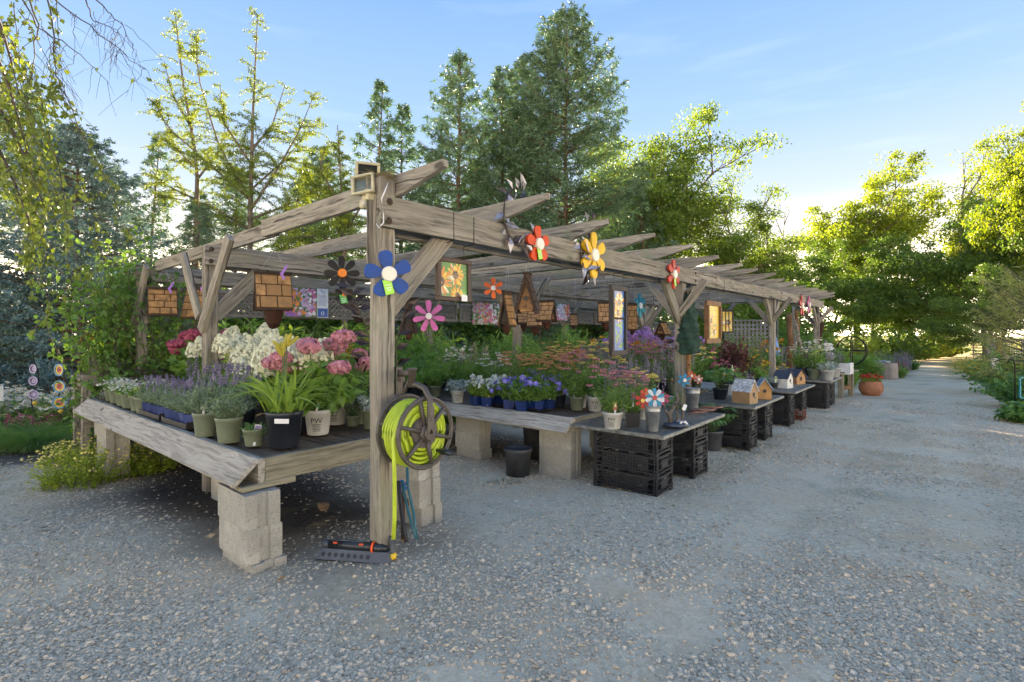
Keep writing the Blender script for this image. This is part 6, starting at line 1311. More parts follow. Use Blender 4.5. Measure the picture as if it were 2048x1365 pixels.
        s, l, P = p_bush(g, .18, .30, 34, 14, .06, .032, LY, 'leaf', .35, low=.3); add('stems', s, [STEM]); add('foliage', l, [LY])
    elif kind == 'hellebore':
        s, l = MB(), MB(); T_ = dome(g, 22, .24, .34, low=.45); stems(s, T_, .15, .004); 
        for t in T_: a = g.uniform(0, 6.28) + np.linspace(-1.7, 1.7, 7); D = np.stack([np.cos(a), np.sin(a), np.full(7, -.15)], -1); l.leaves(np.repeat(t[None], 7, 0), D, .12 * (1 - .2 * np.abs(np.linspace(-1, 1, 7))), .036, kind='leaf', tilt=.15, rng=g, curl=.2)
        add('stems', s, [STEM]); add('leaves', l, [LD])
    elif kind == 'ninebark':
        s, l, P = p_bush(g, .27, .55, 34, 20, .055, .04, LM, 'leaf', .3, low=.3); add('stems', s, [BARK]); add('leaves', l, [LM])
    elif kind == 'astilbe':
        s, l, P = p_bush(g, .30, .50, 44, 18, .075, .035, LD, 'leaf', .3, low=.3); add('stems', s, [STEM]); add('foliage', l, [LG]); f = MB(); T_ = dome(g, 22, .30, .80, low=.78)
        for t in T_: n = 130; u = g.random(n); r = .055 * (1 - u) + .005; a = g.uniform(0, 6.28, n); f.balls(t + np.stack([r * np.cos(a), r * np.sin(a), u * .17 - .06], -1) + g.normal(0, .006, (n, 3)), .0075, 0)
        add('plumes', f, [FTA])
    elif kind == 'phlox':
        s, l, P = p_bush(g, .20, .48, 26, 16, .075, .024, LG, 'dia', .3, low=.4); add('stems', s, [STEM]); add('foliage', l, [LG]); f = MB(); T_ = dome(g, 13, .22, .56, low=.8)
        for t in T_: n = 40; v = unit(g.normal(0, 1, (n, 3)) + [0, 0, .5]); discs(f, t + v * [.048, .048, .035], v, .015, 5, 0, None, .9, 0, g)
        add('flower_heads', f, [FPU])
    elif kind == 'sage_spikes':
        s, l, P = p_bush(g, .17, .26, 40, 16, .035, .013, LS, 'dia', .4); add('stems', s, [STEM]); add('foliage', l, [LS]); f = MB(); T_ = dome(g, 48, .20, .52, low=.65); P = stems(f, T_, .4, .0013, mat=0)
        for t in T_: q = t + np.c_[g.normal(0, .005, (26, 2)), -g.random(26) * .15]; f.balls(q, .0042, 1)
        add('flower_spikes', f, [STEM, FGP])
    elif kind == 'begonia':
        s, l, P = p_bush(g, .26, .20, 44, 14, .06, .045, LG, 'leaf', .2, low=.2); add('stems', s, [STEM]); add('leaves', l, [LY]); f = MB(); T_ = dome(g, 95, .27, .24, low=.6); discs(f, T_, [0, -.3, 1] + g.normal(0, .4, T_.shape), .034, 5, 0, 1, .9, .05, g, .2); add('flowers', f, [FRE, YC])
    elif kind == 'thyme':
        s, l, P = p_bush(g, .10, .09, 60, 24, .014, .007, LD, 'dia', .2, low=.1, z0=-.03); add('stems', s, [STEM]); add('foliage', l, [LD])
    elif kind == 'gooseneck':      # long nodding grassy mix
        l = MB(); n = 110; a = g.uniform(0, 6.283, n); l.straps(np.c_[g.normal(0, .04, (n, 2)), np.zeros(n)], np.stack([np.cos(a) * .5, np.sin(a) * .5, g.uniform(.6, 1.6, n)], -1), g.uniform(.22, .45, n), .009, g.uniform(.1, .7, n), 6, 0, g); add('leaves', l, [LG])
    return out
KM = {}
NV = 2
def kmesh(kind, v):
    if (kind, v) not in KM: KM[kind, v] = kind_mesh(kind, np.random.default_rng(sum(ord(c_) * (i_ + 3) for i_, c_ in enumerate(kind)) * 7 + v))
    return KM[kind, v]
POTC = {'green': paint('sage_pot', (.175, .205, .135), .5, .12, 8, .06), 'black': paint('navy_black_pot', (.018, .022, .032), .35, .2, 8, .06), 'white': paint('white_pot', (.56, .55, .50), .5, .12, 7, .08), 'grey': paint('grey_pot', (.075, .08, .085), .5, .25, 8, .1), 'blue': paint('blue_cell_pot', (.012, .035, .16), .4, .15, 8, .05), 'square': paint('black_square_pot', (.02, .022, .026), .4, .2, 8, .06), 'pale': paint('pale_grey_pot', (.42, .43, .42), .5, .12, 8, .06)}
SOIL = paint('potting_soil', (.045, .03, .022), .95, .35, 40, .8)
PMESH = {}
def pot_meshes(style, r, h):
    key = (style, round(r, 3), round(h, 3))
    if key in PMESH: return PMESH[key]
    m = MB(); 
    if style == 'square' or style == 'blue':
        a = r * .96; b = r * .78; v = [(-b,-b,0),(b,-b,0),(b,b,0),(-b,b,0),(-a,-a,h),(a,-a,h),(a,a,h),(-a,a,h)]; c = a * .9; v += [(-c,-c,h),(c,-c,h),(c,c,h),(-c,c,h),(-c,-c,h*.86),(c,-c,h*.86),(c,c,h*.86),(-c,c,h*.86)]
        m.add(v, [(3,2,1,0),(0,1,5,4),(1,2,6,5),(2,3,7,6),(3,0,4,7),(4,5,9,8),(5,6,10,9),(6,7,11,10),(7,4,8,11),(8,9,13,12),(9,10,14,13),(10,11,15,14),(11,8,12,15)]); m.cbox((0, 0, h * .95), (a * 2.04, a * 2.04, h * .07), 0, .003) if style == 'square' else None
    else: m.lathe([(0, .003), (r * .72, 0), (r * .75, .004), (r * .93, h * .84), (r * .985, h * .85), (r, h * .97), (r * .985, h), (r * .93, h), (r * .90, h * .86), (r * .88, h * .8)], 24)
    s = MB().lathe([(r * .90, h * .85), (r * .5, h * .885), (0, h * .90)], 14, jit=lambda a: 1 + .02 * np.sin(a * 5)) if style not in ('square', 'blue') else MB().box((0, 0, h * .86), (r * 1.74, r * 1.74, .006)); lab = None
    PMESH[key] = [m.mesh('pot', POTC[style]), s.mesh('soil', SOIL), lab]; return PMESH[key]
PWT = {}
def pot_print(r, h, parent, face):
    """Black printed letters wrapped round a white pot."""
    key = (round(r, 3), round(h, 3))
    if key not in PWT:
        tm = text_mesh('PW', h * .30, 'print', INK); co = np.zeros(len(tm.vertices) * 3); tm.vertices.foreach_get('co', co); co = co.reshape(-1, 3); q = MB(); 
        def wrap(x, z): rr = r * (.75 + .18 * z / (h * .84)) + .0008; a = x / rr - math.pi / 2; return np.stack([rr * np.cos(a), rr * np.sin(a), z], -1)
        tm.vertices.foreach_set('co', wrap(co[:, 0], co[:, 1] + h * .50).reshape(-1)); 
        for k, (w, zz) in enumerate(((.8, .43), (.55, .37), (.7, .30), (.6, .24), (.66, .18))): xs = np.linspace(-w, w, 7) * r * .42; lo, hi = wrap(xs, np.full(7, h * zz)), wrap(xs, np.full(7, h * (zz + .022))); q.add(np.concatenate([lo, hi]), np.array([(i, i + 1, 8 + i, 7 + i) for i in range(6)]))
        PWT[key] = (tm, q.mesh('small_print', INK))
    for me in PWT[key]:
        for a in (0, 2.1, 4.2): part(me.name.split('.')[0], me, INK, parent, Matrix.Rotation(face + a, 4, 'Z'))
TAGM = [paint('tag_white', (.66, .66, .62), .5, .08, 20, 0), paint('tag_yellow', (.72, .64, .30), .5, .1, 20, 0), paint('tag_purple', (.30, .20, .40), .5, .3, 40, 0), paint('tag_green', (.12, .30, .10), .5, .3, 40, 0), paint('tag_red', (.50, .12, .08), .5, .3, 40, 0)]
rp = np.random.default_rng(99)
NAMES = {'lavender': ('potted_lavender', 'lavender'), 'rosemary': ('potted_rosemary', 'narrow leaved grey green herb'), 'daylily': ('potted_daylily', 'daylily'), 'hydrangea_white': ('potted_hydrangea', 'cream hydrangea'), 'hydrangea_pink': ('potted_hydrangea', 'pink hydrangea'), 'hydrangea_deep': ('potted_hydrangea', 'deep pink hydrangea'), 'rudbeckia': ('potted_rudbeckia', 'golden rudbeckia'), 'daisy': ('potted_daisy', 'white daisy'), 'coneflower': ('potted_coneflower', 'rose coneflower'), 'heliopsis': ('potted_heliopsis', 'orange daisy flower'), 'yarrow_peach': ('potted_yarrow', 'peach yarrow'), 'yarrow_pink': ('potted_yarrow', 'dusty pink yarrow'), 'yarrow_yellow': ('potted_yarrow', 'yellow yarrow'), 'yarrow_white': ('potted_yarrow', 'white yarrow'), 'yarrow_orange': ('potted_yarrow', 'warm peach yarrow'), 'balloon_flower': ('potted_balloon_flower', 'blue balloon flower'), 'snapdragon': ('potted_snapdragon', 'white snapdragon'), 'white_trailer': ('potted_bacopa', 'low white flowering plant'), 'silver': ('potted_artemisia', 'silver leaved plant'), 'fern_bush': ('potted_perennial', 'bushy green perennial'), 'asparagus': ('potted_perennial', 'feathery green perennial'), 'tall_green': ('potted_perennial', 'tall green perennial'), 'leafy': ('potted_perennial', 'broad leaved green plant'), 'yellow_leafy': ('potted_perennial', 'yellow green leafy plant'), 'hellebore': ('potted_hellebore', 'hellebore with fingered leaves'), 'ninebark': ('potted_ninebark', 'dark maroon leaved shrub'), 'astilbe': ('potted_astilbe', 'cream plumed astilbe'), 'phlox': ('potted_phlox', 'purple phlox'), 'sage_spikes': ('potted_sage', 'grey purple spiky sage'), 'begonia': ('potted_begonia', 'red begonia'), 'thyme': ('potted_thyme', 'small trailing thyme'), 'gooseneck': ('potted_grass', 'grassy green plant')}
def potted(kind, p, style, r, h, where, sc=1.0, rot=None, tagk=None, bare=False, v=None):
    nm, words = NAMES[kind]; label = where if where.startswith('=') else '%s %s' % (words, where); label = label.lstrip('=')
    t = thing(nm, label, 'potted plant', p, rp.uniform(0, 6.28) if rot is None else rot, 'potted plants'); z = 0.0
    if tagk is None and not bare and rp.random() < .4: tagk = (rp.integers(0, 5), rp.uniform(-.01, .05))
    if not bare:
        pm_, so_, _ = pot_meshes(style, r, h); po = part('pot', pm_, POTC[style], t); part('soil', so_, SOIL, t); z = h * .88
        if style == 'white': pot_print(r, h, po, math.atan2(-p.y, -p.x) + math.pi / 2 - t.rotation_euler.z + rp.uniform(-.3, .3))
    for pn, me, mats in kmesh(kind, rp.integers(0, NV) if v is None else v): part(pn, me, mats, t, T(0, 0, z) @ Matrix.Scale(sc, 4), None if pn in ('flower', 'flower_head', 'bud') else 'stuff')
    if tagk is not None:
        a = math.atan2(-p.y, -p.x) - t.rotation_euler.z + rp.uniform(-.5, .5); L_ = tagk[1]; tg = part('plant_tag', MB().cbox((0, 0, .065), (.04, .0025, .075), tagk[0], .001).box((0, .0, .0), (.014, .0025, .06), 0), TAGM, t, T(r * .75 * math.cos(a), r * .75 * math.sin(a), z + L_) @ Matrix.Rotation(a + math.pi / 2, 4, 'Z') @ Matrix.Rotation(R(-14), 4, 'X') @ Matrix.Rotation(R(rp.uniform(-15, 15)), 4, 'Y')); part('print', MB().box((0, -.002, .075), (.03, .001, .04)), TAGM[(tagk[0] + 2) % 5], tg)
    return t
def at1(x, y, z): return onz(x, y, z)

# ---- the nearest bench: pots one sees singly
z = ZB1
potted('daylily', at1(569, 893, z), 'black', .112, .225, '=yellow budded daylily in a large black pot at the bench corner', 1.0, .4)
lb = part('pot_label', MB().cbox((0, 0, 0), (.082, .0015, .030), 0, .0005), WHITE, [o for o in bpy.data.objects if o.name.startswith('potted_daylily')][0]); dl = lb.parent; fa = math.atan2(-dl.location.y, -dl.location.x) - dl.rotation_euler.z - .15; lb.matrix_basis = T(.105 * math.cos(fa), .105 * math.sin(fa), .175) @ Matrix.Rotation(fa + math.pi / 2, 4, 'Z') @ Matrix.Rotation(R(3), 4, 'Y') @ Matrix.Rotation(R(8), 4, 'X')
potted('rosemary', at1(458, 884, z), 'green', .085, .165, 'in the nearest sage green pot at the front', 1.05)
potted('lavender', at1(411, 872, z), 'green', .082, .165, 'in a sage green pot, second along the front edge', 1.1, None, (0, .02))
potted('thyme', at1(508, 891, z), 'green', .068, .11, 'hanging over its small pot beside the big black pot', 1.0, None, (0, -.06))
potted('hydrangea_pink', at1(636, 868, z), 'white', .095, .175, '=pink hydrangea in a white lettered pot behind the daylily', 1.18, .3, None, False, 0)
potted('hydrangea_pink', at1(672, 848, z), 'white', .095, .175, '=second pink hydrangea crowded behind the first, nearer the corner post', 1.0, 2.0)
for k, (x, y, sc) in enumerate([(482, 822, 1.05), (450, 800, 1.0), (520, 812, 1.05)]): potted('hydrangea_white', at1(x, y, z), 'black', .10, .18, ['nearest the daylily behind the herbs', 'leftmost behind the lavender rows', 'furthest back against the pink hydrangeas'][k], sc)
for k, (x, y, sc) in enumerate([(402, 790, 1.32), (432, 780, 1.25), (375, 780, 1.1)]): potted('hydrangea_deep', at1(x, y, z), 'black', .10, .18, ['in front of the left rear post', 'just right of the left rear post', 'half hidden, leftmost of its colour'][k], sc)
for k, (x, y) in enumerate([(700, 800), (735, 795), (676, 790)]): potted('rudbeckia', at1(x, y, z), 'black', .09, .16, ['left of the corner post at the bench rear', 'directly behind the corner post', 'behind the pink hydrangea heads'][k], 1.08)
for k, (x, y) in enumerate([(705, 852), (728, 845), (718, 838)]): potted(['sage_spikes', 'leafy', 'silver'][k], at1(x, y, z), 'green', .05, .08, ['in a small pot near the corner post', 'in a small pot touching the corner post', 'in a small pot behind two small ones'][k], .5)
# trays of small blue cells along the front edge
TRAY = paint('black_tray', (.014, .015, .017), .35, .2, 9, .05); cellrow = 0
for tr in range(2):
    s0, t0 = -.47, 1.72 + tr * .62; trp = st(s0, t0, z); ty = thing('plant_tray', 'black carrying tray of small blue herb pots, %s along the bench front' % ['nearer one', 'farther one'][tr], 'tray', trp, ROT); mt = MB()
    for y in (0, .56): mt.box((.12, y, .03), (.27, .008, .05))
    for x in (-.012, .252): mt.box((x, .28, .02), (.008, .56, .04))
    mt.box((.12, .28, .006), (.26, .56, .008)); part('tray', mt, TRAY, ty)
    for i in range(2):
        for j in range(5):
            p = st(s0 + .055 + i * .125, t0 + .06 + j * .11, z + .011); potted('lavender' if (tr + j) % 2 else 'rosemary', p, 'blue', .052, .095, 'in a blue cell, %s of %s row, %s tray' % (ORD[j], ['front', 'back'][i], ['nearer', 'farther'][tr]), .85, None, (0, -.07) if i == 0 and j % 2 else None)
for k, (s, t, kd, sc) in enumerate([(-.43, 3.10, 'white_trailer', 1.05), (-.43, 3.38, 'white_trailer', 1.1), (-.42, 3.62, 'white_trailer', 1.1), (-.43, 2.93, 'yellow_leafy', .55), (-.42, 3.86, 'white_trailer', 1.1), (-.40, 4.15, 'leafy', .5), (-.22, 3.3, 'white_trailer', 1.1), (-.2, 3.65, 'white_trailer', 1.0), (-.1, 3.0, 'white_trailer', 1.0)]):
    potted(kd, st(s, t, z), 'green', .082, .14, 'at the far end of the nearest bench, place %s' % ORD[k], sc)
kk = 0
for s, t, kd, sc in [(-.22, 1.38, 'lavender', 1.15), (-.14, 1.62, 'lavender', 1.2), (.12, 1.2, 'hydrangea_white', 1.05), (-.12, 1.9, 'lavender', 1.2), (-.12, 2.3, 'lavender', 1.2), (.0, 2.7, 'sage_spikes', .9), (.25, 1.75, 'leafy', 1.1), (.28, 2.1, 'hydrangea_white', 1.0), (.25, 2.5, 'fern_bush', .9), (.3, 2.95, 'hydrangea_deep', .9), (.30, 3.4, 'leafy', 1.0), (.28, 3.9, 'fern_bush', .8), (.5, 1.5, 'leafy', 1.1), (.5, 1.0, 'asparagus', .8), (.52, 2.0, 'fern_bush', 1.0), (.5, 2.6, 'tall_green', .8), (.5, 3.2, 'asparagus', .8), (.52, 3.8, 'leafy', 1.0), (.02, 1.0, 'leafy', .9), (.45, .75, 'silver', .9)]:
    potted(kd, st(s, t, z), 'green' if kk % 3 else 'black', .085, .15, 'packed on the nearest bench, %s behind the front' % ORD[kk] if kk < 18 else 'packed low on the nearest bench, %s' % ['beside the pink hydrangea', 'silver one by the hose reel'][kk - 18], sc); kk += 1
# ---- the raised side bench on the far left
for k in range(9):
    kd = ['heliopsis', 'asparagus', 'asparagus', 'fern_bush', 'leafy', 'leafy', 'fern_bush', 'leafy', 'tall_green'][k]
    potted(kd, st(-.42 + .27 * k, 4.82, zb6), 'green', .085, .15, 'on the raised side bench, %s from left' % ORD[k], [.8, 1.0, .9, .75, .6, .6, .7, .8, .9][k], None, (1, .06) if k in (3, 4, 5, 7) else None)

# ---- the second bench
z = ZB[2]; n2 = 'on the second bench'
potted('silver', at1(915, 806, z), 'white', .082, .15, '=silver leaved plant in a white lettered pot at the second bench edge', 1.15)
for k, (x, y) in enumerate([(953, 811), (975, 813), (998, 809)]): potted('snapdragon', at1(x, y, z), 'blue', .065, .11, 'in a blue pot, second bench, %s from left' % ORD[k], 1.05, None, (4, -.05) if k < 2 else None)
for k, (x, y, sc) in enumerate([(1018, 818, 1.0), (1045, 822, 1.1), (1072, 822, 1.1), (1098, 818, 1.05), (1060, 806, 1.2), (1086, 806, 1.15), (1112, 806, 1.0)]): potted('balloon_flower', at1(x, y, z), 'blue', .065, .11, 'in a blue pot, %s of its group' % ORD[k], sc)
tyy = st(2.55, .75, z); ty = thing('plant_tray', 'black tray under the blue balloon flowers on the second bench', 'tray', st(2.52, .78, z), ROT); part('tray', MB().box((.12, .45, .008), (.27, .95, .012)).box((-.012, .45, .02), (.006, .95, .03)), TRAY, ty)
for k, (x, y) in enumerate([(1160, 815), (1190, 822)]): potted('leafy', at1(x, y, z), 'white', .085, .155, 'in a white lettered pot, %s at the second bench end' % ['left one', 'right one'][k], .85)
rows = {2: [('yarrow_peach', .45), ('yarrow_peach', .75), ('yarrow_peach', 1.05), ('yarrow_orange', 1.4), ('asparagus', 1.75), ('daisy', 2.1), ('fern_bush', 2.45), ('asparagus', 2.8), ('tall_green', 3.15), ('leafy', 3.5), ('fern_bush', 3.9)]}
def fill(b, s, items, z, sc, row, hh=.15):
    cnt = {}
    for k, (kd, t) in enumerate(items):
        potted(kd, st(s + rp.normal(0, .03), t + rp.normal(0, .03), z), ['green', 'black', 'grey'][k % 3], .085, hh, 'in the %s row, %s bench, %s from the road' % (row, b, ORD[k]), sc * rp.uniform(1.0, 1.28)) if len(NAMES[kd][1].split()) < 5 else potted(kd, st(s, t, z), 'green', .085, hh, 'in the %s row, %s bench, %s place' % (row, b, ORD[k]), sc)
fill('second', 2.98, [('yarrow_pink', .5), ('yarrow_orange', .8), ('yarrow_peach', 1.1), ('yarrow_peach', 1.4), ('yarrow_white', 1.8), ('fern_bush', 2.2), ('daisy', 2.55), ('fern_bush', 2.9), ('leafy', 3.3), ('fern_bush', 3.7), ('leafy', 4.1)], z, 1.0, 'middle')
fill('second', 3.36, [('yarrow_yellow', .5), ('yarrow_peach', .85), ('yarrow_orange', 1.2), ('tall_green', 1.6), ('asparagus', 2.0), ('asparagus', 2.4), ('daisy', 2.8), ('tall_green', 3.2), ('fern_bush', 3.6), ('asparagus', 4.0)], z, 1.12, 'rear')
fill('second', 2.64, [('fern_bush', 2.55), ('gooseneck', 2.9), ('fern_bush', 3.2), ('leafy', 3.55), ('yellow_leafy', 3.9)], z, .9, 'front')
for row, s, items, sc in [('front', 5.2, ['sage_spikes', 'yarrow_pink', 'yarrow_pink', 'sage_spikes', 'sage_spikes', 'yarrow_yellow', 'yarrow_yellow', 'yarrow_orange', 'fern_bush', 'asparagus', 'tall_green', 'fern_bush', 'asparagus'], 1.15), ('middle', 5.6, ['daisy', 'yarrow_pink', 'sage_spikes', 'heliopsis', 'yarrow_yellow', 'heliopsis', 'yarrow_orange', 'fern_bush', 'asparagus', 'asparagus', 'tall_green', 'fern_bush'], 1.2), ('rear', 6.0, ['yarrow_yellow', 'gooseneck', 'rudbeckia', 'phlox', 'phlox', 'rudbeckia', 'asparagus', 'tall_green', 'asparagus', 'asparagus', 'fern_bush', 'tall_green'], 1.25)]:
    fill('third', s, [(kd, .42 + i * .31) for i, kd in enumerate(items)], ZB[3], sc, row)
for row, s, items, sc in [('front', 7.7, ['ninebark', 'coneflower', 'rudbeckia', 'yarrow_white', 'phlox', 'yarrow_yellow', 'sage_spikes', 'tall_green', 'asparagus', 'fern_bush', 'asparagus'], 1.15), ('middle', 8.1, ['ninebark', 'tall_green', 'yarrow_yellow', 'phlox', 'phlox', 'daisy', 'asparagus', 'tall_green', 'fern_bush', 'asparagus', 'tall_green'], 1.2), ('rear', 8.5, ['asparagus', 'ninebark', 'phlox', 'phlox', 'yarrow_white', 'tall_green', 'asparagus', 'fern_bush', 'tall_green', 'asparagus', 'fern_bush'], 1.2)]:
    fill('fourth', s, [(kd, .42 + i * .36) for i, kd in enumerate(items)], ZB[4], sc, row)
for row, s, items, sc in [('front', 10.4, ['rudbeckia', 'rudbeckia', 'yarrow_yellow', 'yarrow_white', 'asparagus', 'tall_green', 'yarrow_yellow', 'asparagus'], 1.1), ('rear', 11.0, ['heliopsis', 'asparagus', 'tall_green', 'asparagus', 'yarrow_white', 'fern_bush', 'tall_green', 'asparagus'], 1.3)]:
    fill('fifth', s, [(kd, .42 + i * .48) for i, kd in enumerate(items)], ZB[5], sc, row)
# ---- plants on and beside the mesh shelves
z = SHZ[1] + .014
potted('yarrow_pink', at1(1225, 857, z), 'white', .095, .155, '=dusty pink yarrow in a white lettered pot on the nearest shelf', 1.1, None, None)
potted('yarrow_pink', at1(1266, 853, z), 'square', .07, .14, '=pink yarrow in a square black pot with a purple picture tag', 1.0, None, (2, .10))
potted('sage_spikes', at1(1250, 836, z), 'white', .085, .15, 'in a white pot at the back of the nearest shelf', 1.15); potted('yarrow_yellow', at1(1282, 838, z), 'white', .08, .15, 'in a white pot behind the square black pot', 1.0); potted('sage_spikes', at1(1290, 826, z), 'green', .08, .15, 'behind the zinc vase on the nearest shelf', 1.15)
potted('hellebore', ong(1424, 900), 'grey', .135, .25, '=hellebore with fingered leaves in a grey pot between the shelves', 1.15); potted('hellebore', onz(1440, 800, SHZ[2]), 'black', .10, .16, 'at the left end of the second shelf', 1.0)
potted('coneflower', onz(1452, 795, SHZ[2]) + Vector((.05, .25, 0)), 'black', .10, .16, 'behind the church birdhouse on the second shelf', .95, None, (4, .12)); potted('rudbeckia', onz(1530, 785, SHZ[2]) + Vector((.15, .5, 0)), 'black', .10, .16, 'behind the mossy birdhouse on the second shelf', .9)
potted('silver', onz(1548, 777, SHZ[3]), 'grey', .07, .10, 'in a small pot left of the white birdhouse', .8)
z = SHZ[4] + .014
for k, (x, y, kd, st_, sc) in enumerate([(1628, 759, 'daisy', 'green', 1.3), (1655, 761, 'silver', 'pale', 1.5), (1600, 755, 'daisy', 'black', 1.25), (1612, 752, 'ninebark', 'black', .8), (1640, 752, 'daisy', 'green', 1.35), (1668, 755, 'sage_spikes', 'pale', 1.0)]): potted(kd, at1(x, y, z), st_, .13 if st_ != 'black' else .1, .21, 'on the fourth shelf, %s counted from the front' % ORD[k], sc, None, (0, .12) if k == 0 else None)
potted('ninebark', stg(6.9, -.15), 'black', .15, .28, '=tall dark maroon leaved shrub in a pot between second and third shelves', 1.35); potted('tall_green', stg(7.0, .1), 'black', .15, .28, 'on the ground behind the maroon shrub', 1.3); potted('tall_green', stg(4.45, .0), 'black', .14, .26, 'on the ground between first and second shelf', 1.1); potted('rudbeckia', stg(9.4, -.1), 'black', .14, .26, '=tall golden rudbeckia in a black pot between third and fourth shelves', 1.45); potted('rudbeckia', stg(9.55, .25), 'black', .14, .26, '=second tall golden rudbeckia further in, left of the white asters', 1.4)
potted('begonia', tpot.location + Vector((0, 0, .31)), 'green', .1, .1, '=red begonias with green leaves filling the terracotta bowl', 1.0, None, None, True)
pt = onz(1700, 735, gzf(0, 12.5) + .64) ; potted('ninebark', st(12.9, -.3, gzf(*st(12.9, -.3)[:2]) + .635), 'black', .1, .14, 'low and dark on the white sign table', .55); potted('fern_bush', st(13.3, -.5, gzf(*st(13.3, -.5)[:2]) + .635), 'black', .1, .14, 'rising behind the white sign on its table', 1.2)
# ================================================================ planted beds, shrubs, vines and the far hedge
def clump(name, label, cat, p, kinds, n, rad, sc, seed, squash=1.0, group=None):
    """A bed plant: several crowns of one kind joined into a thing with foliage and flowers as parts."""
    g = np.random.default_rng(seed); t = thing(name, label, cat, p, 0, group)
    for k in range(n):
        a, r = g.uniform(0, 6.28), rad * math.sqrt(g.random()); x, y = r * math.cos(a), r * math.sin(a) * squash; dz = gzf(p.x + x, p.y + y) - p.z
        for pn, me, mats in kmesh(kinds[k % len(kinds)], k % NV): part(pn, me, mats, t, T(x, y, dz) @ Matrix.Rotation(g.uniform(0, 6.28), 4, 'Z') @ Matrix.Scale(sc * g.uniform(.8, 1.15), 4), 'stuff')
    return t
def shrub(name, label, p, R_, H, n, per, ll, lw, mat, seed, cat='shrub', kind='leaf', low=.25, drop=.1):
    g = np.random.default_rng(seed); s, l, P = p_bush(g, R_, H, n, per, ll, lw, mat, kind, .25, low=low, base=.2, drop=drop); t = thing(name, label, cat, p); part('stems', s, [BARK], t, None, 'stuff'); part('foliage', l, [mat], t, None, 'stuff'); return t
LSH = leafmat('shrub_leaf', (0.085, 0.190, 0.057), (0.162, 0.304, 0.085), .35); LSY = leafmat('sunny_shrub_leaf', (0.165, 0.220, 0.028), (0.264, 0.308, 0.044), .45)
# left garden
clump('daisy_clump', 'wide white daisy clump on the left behind the garden spinners', 'flower bed', gpx(112, 7.5), ['daisy'], 20, .95, 1.4, 1, .45); clump('daisy_clump', 'white daisy clump cut by the left edge of the photo', 'flower bed', gpx(10, 7.7), ['daisy'], 8, .55, 1.35, 2, .6)
clump('coneflower_clump', 'rose coneflowers in front of the white daisies at left', 'flower bed', gpx(50, 7.1), ['coneflower'], 12, .9, .75, 3, .3); clump('heliopsis_clump', 'small orange daisies behind the multicoloured spinner', 'flower bed', gpx(132, 7.15), ['heliopsis', 'coneflower'], 5, .45, .75, 4, .4)
def grassclump(label, p, R_, H, n, mat, seed, w=.006):
    g = np.random.default_rng(seed); l = MB(); a = g.uniform(0, 6.283, n); r = R_ * .55 * np.sqrt(g.random(n)); b = np.stack([r * np.cos(a), r * np.sin(a), 0 * a], -1); l.straps(b, np.stack([np.cos(a) * .5, np.sin(a) * .5, g.uniform(.7, 1.6, n)], -1), H * g.uniform(.7, 1.3, n), w, g.uniform(.3, .9, n), 6, 0, g); t = thing('ornamental_grass', label, 'grass clump', p); part('blades', l, [mat], t, None, 'stuff'); return t
GRB = leafmat('blue_green_grass', (0.158, 0.292, 0.102), (0.270, 0.427, 0.158), .3); GRY = leafmat('golden_grass', (.30, .30, .06), (.42, .38, .10), .45)
for k, (x, d, r, h) in enumerate([(40, 6.75, .55, .5), (95, 6.7, .45, .42), (-10, 6.9, .5, .5), (70, 6.55, .4, .35)]): grassclump('%s blue green grass clump at the left path edge' % ['largest', 'right hand', 'edge cut', 'front low'][k], gpx(x, d), r, h, 1500, GRB, 60 + k, .0045)
YF = leafmat('lime_groundcover', (.24, .34, .04), (.36, .43, .06), .4)
def groundcover(label, p, R_, H, n, seed):
    g = np.random.default_rng(seed); s, l, P = p_bush(g, R_, H, n, 26, .028, .016, YF, 'dia', .3, low=.2, base=.75); f = MB(); T_ = dome(g, n, R_, H * 1.1, low=.6); discs(f, T_, [0, -.2, 1] + g.normal(0, .4, T_.shape), .014, 5, 0, None, .8, 0, g); t = thing('yellow_groundcover', label, 'ground cover plant', p); part('stems', s, [STEM], t, None, 'stuff'); part('foliage', l, [YF], t, None, 'stuff'); part('flowers', f, [FYE], t, None, 'stuff')
groundcover('lime mound with yellow flowers left of the far front pillar', gpx(172, 5.0), .46, .42, 210, 5); groundcover('lime mound with yellow flowers behind and right of the far pillar', gpx(290, 5.4), .36, .36, 150, 6); groundcover('low lime mound with yellow flowers under the raised side bench', gpx(205, 5.9), .50, .34, 170, 7); groundcover('small lime mound at the path side below the grass', gpx(135, 5.75), .28, .26, 90, 8)
# vine over the rear left post: leaves along wandering stems
VINE = leafmat('vine_leaf', (0.088, 0.184, 0.045), (0.160, 0.288, 0.064), .4)
g = np.random.default_rng(71); v0 = stg(-.1, 4.85); t = thing('climbing_vine', 'hop vine smothering the far left post and rafter end', 'vine', v0); s, l = MB(), MB(); paths = []
for k in range(95):
    a = g.uniform(0, 6.28); r = g.uniform(.05, .46); q = np.array([r * math.cos(a) * 1.0 * UU[0] - r * math.sin(a) * .5, r * math.cos(a) * UU[1] * 1.0 + .3 * math.sin(a), g.uniform(.0, .4)]); pth = [q.copy()]; H_ = g.uniform(1.0, 2.3) * (1.06 - .4 * r)
    for i in range(9): q = q + np.array([g.normal(0, .055), g.normal(0, .055), (H_ / 9) * g.uniform(.7, 1.3)]); pth.append(q.copy())
    for i in range(4): q = q + np.array([g.normal(0, .08), g.normal(0, .07), g.uniform(-.16, .06)]); pth.append(q.copy())
    paths.append(pth)
